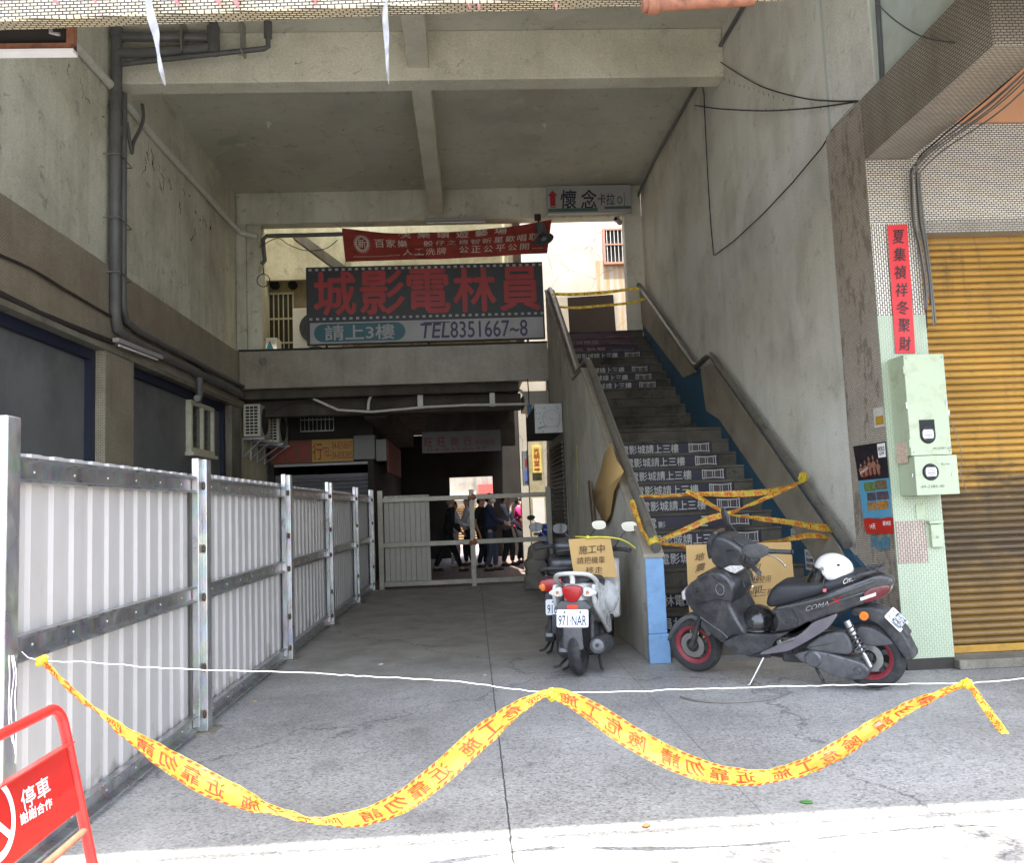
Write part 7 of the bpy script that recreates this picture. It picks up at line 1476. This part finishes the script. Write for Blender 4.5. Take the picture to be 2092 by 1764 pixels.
# ================================================================== people in the alley
M_skin = paint('skin', c8(196, 150, 124), .5, var=.06, sc=12); M_hair = paint('hair_black', c8(26, 24, 26), .5, var=.2, sc=30); M_hairg = paint('hair_grey', c8(120, 112, 106), .6, var=.2, sc=30)
def skin(name, verts, edges, radii, m, parent, root=0, sub=1, mats=None):
    me = bpy.data.meshes.new(name); me.from_pydata([tuple(v) for v in verts], edges, []); o = bpy.data.objects.new(name, me); COL.objects.link(o)
    md = o.modifiers.new('skin', 'SKIN'); md.use_smooth_shade = True
    for i, r in enumerate(radii):
        d = me.skin_vertices[0].data[i]; d.radius = r if isinstance(r, tuple) else (r, r); d.use_root = (i == root)
    if sub: s_ = o.modifiers.new('sub', 'SUBSURF'); s_.levels = s_.render_levels = sub
    me.materials.append(m); o.parent = parent; return o
def person(label, pos, face, h, shirt, trousers, shoes, hair, pose, mask=False, glasses=False, cap=None, paper=False, lean=0.0):
    """face = heading angle (0 looks along +X); pose gives hand targets and foot offsets in the body frame (x forward, y left, z up, unit = height)"""
    m = Matrix.Translation(Vector(pos)) @ Matrix.Rotation(face, 4, 'Z') @ Matrix.Scale(h, 4)
    r = thing('person', label, 'person', mat=m, group='people standing in the alley')
    fl, fr_, hl_, hr_ = pose['fl'], pose['fr'], pose['hl'], pose['hr']; lx = lean
    V, E, Rr = [], [], []
    def v(p, rad_, par=None):
        V.append(Vector(p)); Rr.append(rad_)
        if par is not None: E.append((par, len(V)-1))
        return len(V)-1
    pel = v((0, 0, .52), (.05, .04)); sp = v((lx*.3, 0, .60), (.05, .04), pel); ch = v((lx*.7, 0, .72), (.06, .045), sp); nk = v((lx, 0, .815), (.04, .035), ch); nk2 = v((lx+.01, 0, .85), (.03, .03), nk); hd = v((lx+.018, 0, .895), (.047, .042), nk2); ht = v((lx+.01, 0, .955), (.045, .042), hd); top = v((lx+.005, 0, .985), (.022, .022), ht)
    ns = v((lx+.066, 0, .905), (.010, .008), hd)
    arms = {}
    for s, ht_ in ((1, hl_), (-1, hr_)):
        sh = v((lx*.9, s*.105, .80), (.035, .035), nk); tgt = Vector(ht_); sv = Vector((lx*.9, s*.115, .80)); d = tgt-sv; mid = (sv+tgt)/2; up_, lo_ = .17, .155; L = min(d.length, up_+lo_-.002); kk_ = sqrt(max(0, up_**2-(L/2)**2)); bd = Vector((-.6, s*.35, -.7)); bd = (bd-d.normalized()*bd.dot(d.normalized())).normalized()
        el = v(mid+bd*kk_, (.024, .024), sh); wr = v(tgt, (.015, .017), el); fd = (tgt-(mid+bd*kk_)).normalized(); pm = v(tgt+fd*.028, (.014, .022), wr)
        sd = fd.cross(Vector((0, 0, 1))).normalized()
        for q, (o_, l_) in enumerate(((-.017, .030), (-.006, .036), (.006, .034), (.017, .026))):
            f1_ = v(tgt+fd*.05+sd*o_, (.0055, .0055), pm); v(tgt+fd*(.05+l_)+sd*o_*1.05-Vector((0, 0, .008)), (.0045, .0045), f1_)
        t1 = v(tgt+fd*.03-sd*.03*s, (.006, .006), pm); v(tgt+fd*.055-sd*.036*s, (.005, .005), t1); arms[s] = (sh, el, wr)
    legs = {}
    for s, ft in ((1, fl), (-1, fr_)):
        hp = v((0, s*.052, .49), (.038, .036), pel); hv = Vector((0, s*.052, .49)); an = Vector((ft[0], s*.05+ft[1], ft[2]+.045)); d = an-hv; L = min(d.length, .2449+.22); mid = hv+d*.53; kk_ = sqrt(max(0, .24**2-(d.length*.53)**2)); kn = v(mid+Vector((1, 0, 0))*max(.006, kk_), (.028, .028), hp); a_ = v(an, (.02, .02), kn); toe = v(an+Vector((.075, s*.008, -.028)), (.018, .016), a_); legs[s] = (hp, kn, a_)
    skin('body', V, E, Rr, M_skin, r, 0, 1)
    P = lambda i: V[i]
    sv_ = [P(pel)+Vector((0, 0, -.065)), P(pel)+Vector((0, 0, .03)), P(sp), P(ch), P(nk)+Vector((0, 0, .0))]; se = [(0, 1), (1, 2), (2, 3), (3, 4)]; sr = [(.092, .074), (.09, .072), (.082, .064), (.092, .067), (.046, .042)]
    for s in (1, -1):
        i0 = len(sv_); sh, el, wr = arms[s]; k = pose.get('sleeve', .5)
        sv_ += [P(sh), P(el), P(el).lerp(P(wr), max(.05, (k-.5)*2))] if k > .5 else [P(sh), P(sh).lerp(P(el), .85)]
        se.append((4, i0)); sr.append((.044, .044))
        for q in range(i0, len(sv_)-1): se.append((q, q+1)); sr.append((.033, .033))
    skin('shirt', sv_, se, (sr+[(.033, .033)]*20)[:len(sv_)], shirt, r, 2, 1)
    tv = [P(pel)+Vector((0, 0, .06)), P(pel)+Vector((0, 0, -.03))]; te = [(0, 1)]; tr_ = [(.082, .064), (.084, .068)]
    for s in (1, -1):
        i0 = len(tv); hp, kn, a_ = legs[s]; tv += [P(hp), P(kn), P(a_)+Vector((0, 0, .012))]; te += [(1, i0), (i0, i0+1), (i0+1, i0+2)]; tr_ += [(.064, .058), (.046, .044), (.034, .034)]
    skin('trousers', tv, te, tr_, trousers, r, 0, 1)
    for s in (1, -1):
        a_ = P(legs[s][2]); b = MB(); b.ell(a_+Vector((.035, s*.004, -.026)), .075, .027, .026, 14, 8, f=lambda x, y, z: (x, y*(1-.2*x/.075), max(-.017, z))); b.build('shoe', shoes, r, smooth=180, world=False)
    hc = P(hd)+Vector((-.010, 0, .030)); b = MB(); b.ell(hc, .058, .050, .066, 18, 10, v1=.5, f=lambda x, y, z: (x+(.004 if x < 0 else -.006), y, z)); b.ell(hc+Vector((-.02, 0, -.01)), .042, .046, .05, 14, 8); b.build('hair', hair, r, smooth=180, world=False)
    b = MB()
    for s in (1, -1): b.ell(P(hd)+Vector((.046, s*.018, .016)), .006, .007, .005, 8, 6)
    b.build('eyes', M_hair, r, smooth=180, world=False)
    b = MB()
    for s in (1, -1): b.ell(P(hd)+Vector((-.002, s*.047, .008)), .012, .006, .018, 8, 6)
    b.build('ears', M_skin, r, smooth=180, world=False)
    b = MB(); b.ell(P(hd)+Vector((.048, 0, -.018)), .006, .016, .004, 10, 6); b.build('mouth', paint('lips', c8(150, 84, 76), .5), r, smooth=180, world=False)
    if mask:
        b = MB(); b.ell(P(hd)+Vector((.022, 0, -.008)), .052, .044, .036, 18, 10, f=lambda x, y, z: (max(x, -.02), y, z)); b.build('face_mask', M_signwhite, r, smooth=180, world=False)
    if cap:
        b = MB(); b.ell(hc+Vector((.004, 0, .004)), .062, .054, .062, 18, 8, v1=.5); b.ell(hc+Vector((.06, 0, .008)), .05, .042, .006, 14, 6); b.build('cap', cap, r, smooth=180, world=False)
    if paper:
        p0 = Vector(hr_).lerp(Vector(hl_), .5); b = MB(); b.obox(p0+Vector((.02, -.05, .0)), (.12, 0, .07), (0, .12, 0), (-.003, 0, .005)); b.build('papers', M_signwhite, r, world=False)
    return r
cloth = lambda nm, *c: paint(nm, c8(*c), .85, var=.12, sc=6, bump=.15, bsc=40)
stand = dict(fl=(.02, .01, 0), fr=(-.03, -.01, 0), hl=(.03, .16, .46), hr=(.03, -.16, .46), sleeve=.5)
hold = dict(fl=(.05, .01, 0), fr=(-.05, -.01, 0), hl=(.22, .05, .60), hr=(.22, -.06, .58), sleeve=.9)
clasp = dict(fl=(.02, .01, 0), fr=(-.02, -.01, 0), hl=(.16, .015, .50), hr=(.15, -.02, .50), sleeve=.42)
walk = dict(fl=(.17, .0, 0), fr=(-.19, -.0, .03), hl=(.20, .08, .58), hr=(.16, -.10, .52), sleeve=.95)
GP = lambda x, y: at(x, y, 'z', .004)
M_wht = cloth('white_cotton', 206, 204, 206); M_blkc = cloth('black_cotton', 28, 28, 31); M_navy = cloth('navy_cotton', 40, 50, 74); M_greyc = cloth('grey_cotton', 128, 134, 146); M_jean = cloth('denim', 74, 84, 102); M_pinkc = cloth('pink_cotton', 206, 52, 116); M_drk = cloth('dark_grey_cloth', 44, 44, 50); M_shoeb = paint('dark_shoe', c8(34, 32, 32), .5); M_shoew = paint('white_shoe', c8(200, 200, 200), .5)
person('person in black jacket and black trousers stepping along behind the gate frame', GP(918, 1171), rad(12), 1.70, M_blkc, M_blkc, M_shoeb, M_hairg, walk, lean=.04)
person('person in white clothes holding papers beside the black-clad walker', GP(930, 1158), rad(10), 1.62, M_wht, M_wht, M_shoew, M_hair, hold, paper=True)
person('person in loose white shirt and dark trousers behind the gate post', GP(960, 1156), rad(185), 1.72, M_wht, M_blkc, M_shoeb, M_hairg, hold)
person('person in dark shirt and black trousers with reddish cap right of the gate post', GP(986, 1160), rad(-20), 1.70, M_blkc, M_blkc, M_shoeb, M_hair, stand, cap=paint('reddish_cap', c8(150, 92, 84), .8))
person('person in navy long-sleeved shirt and jeans holding papers and wearing a mask', GP(1004, 1167), rad(-5), 1.74, M_navy, M_jean, M_shoeb, M_hair, hold, mask=True, paper=True)
person('person in grey shirt and dark trousers between navy and pink shirts', GP(1038, 1157), rad(-15), 1.74, M_greyc, M_drk, M_shoeb, M_hair, dict(hold, hr=(.10, -.10, .80), hl=(.2, .06, .5)), lean=-.01)
person('person in bright pink short-sleeved shirt with white mask and clasped hands', GP(1064, 1151), rad(-12), 1.66, M_pinkc, M_drk, M_shoeb, M_hair, clasp, mask=True)

# ================================================================== street side: cable and tree that shade the pavement from behind the viewer
b = MB(); b.tube([(-14, 2.18, 7.0), (0, 2.20, 6.95), (16, 2.10, 7.0)], .022, 6); tag(b.build('overhead_cable', M_blackcable, None), 'black overhead cable strung along the street front above the pavement', 'cable')
tr_ = thing('street_tree', 'leafy street tree whose branches reach over the pavement at right', 'tree', (4.6, .6, 0))
rg = random.Random(21); b = MB(); tips = []
b.tube([(4.6, .6, -.1), (4.58, .62, 1.2), (4.5, .7, 2.4), (4.4, .8, 3.4), (4.2, 1.0, 4.4)], [.16, .13, .12, .10, .07], 10)
for k, e in enumerate(((1.2, 2.0, 6.2), (2.2, 2.1, 5.9), (2.9, 2.3, 6.0), (3.6, 2.2, 6.3), (4.4, 2.3, 5.6), (5.2, 1.9, 5.9), (2.0, 1.6, 6.6), (3.2, 1.0, 6.5))):
    s0 = Vector((4.35, .85, 3.6+.1*k)); e = Vector(e); mid = s0.lerp(e, .5)+Vector((rg.uniform(-.2, .2), rg.uniform(-.2, .2), .3)); pts, _ = smooth_path([s0, mid, e], 14); b.tube(pts, [.055*(1-.8*i/14)+.008 for i in range(15)], 6); tips += pts[5:]
    for q in range(3):
        p = pts[6+3*q]; e2 = p+Vector((rg.uniform(-.5, .5), rg.uniform(-.35, .25), rg.uniform(-.1, .4))); b.tube([p, p.lerp(e2, .5)+Vector((0, 0, .05)), e2], [.016, .012, .006], 5); tips += [p.lerp(e2, .5), e2, e2]
b.build('trunk', paint('bark', c8(92, 78, 64), .9, var=.2, sc=14, bump=.5), tr_, smooth=60)
b = MB()
for p in tips:
    for q in range(16):
        c = p+Vector((rg.gauss(0, .13), rg.gauss(0, .10), rg.gauss(0, .12))); a = Vector((rg.uniform(-1, 1), rg.uniform(-1, 1), rg.uniform(-.5, .5))).normalized(); d = a.orthogonal().normalized(); l = rg.uniform(.04, .075)
        b.F([b.V(c-a*l), b.V(c+d*l*.45), b.V(c+a*l), b.V(c-d*l*.45)])
b.build('crown', paint('leaf_green', c8(70, 96, 46), .6, var=.3, sc=3), tr_)
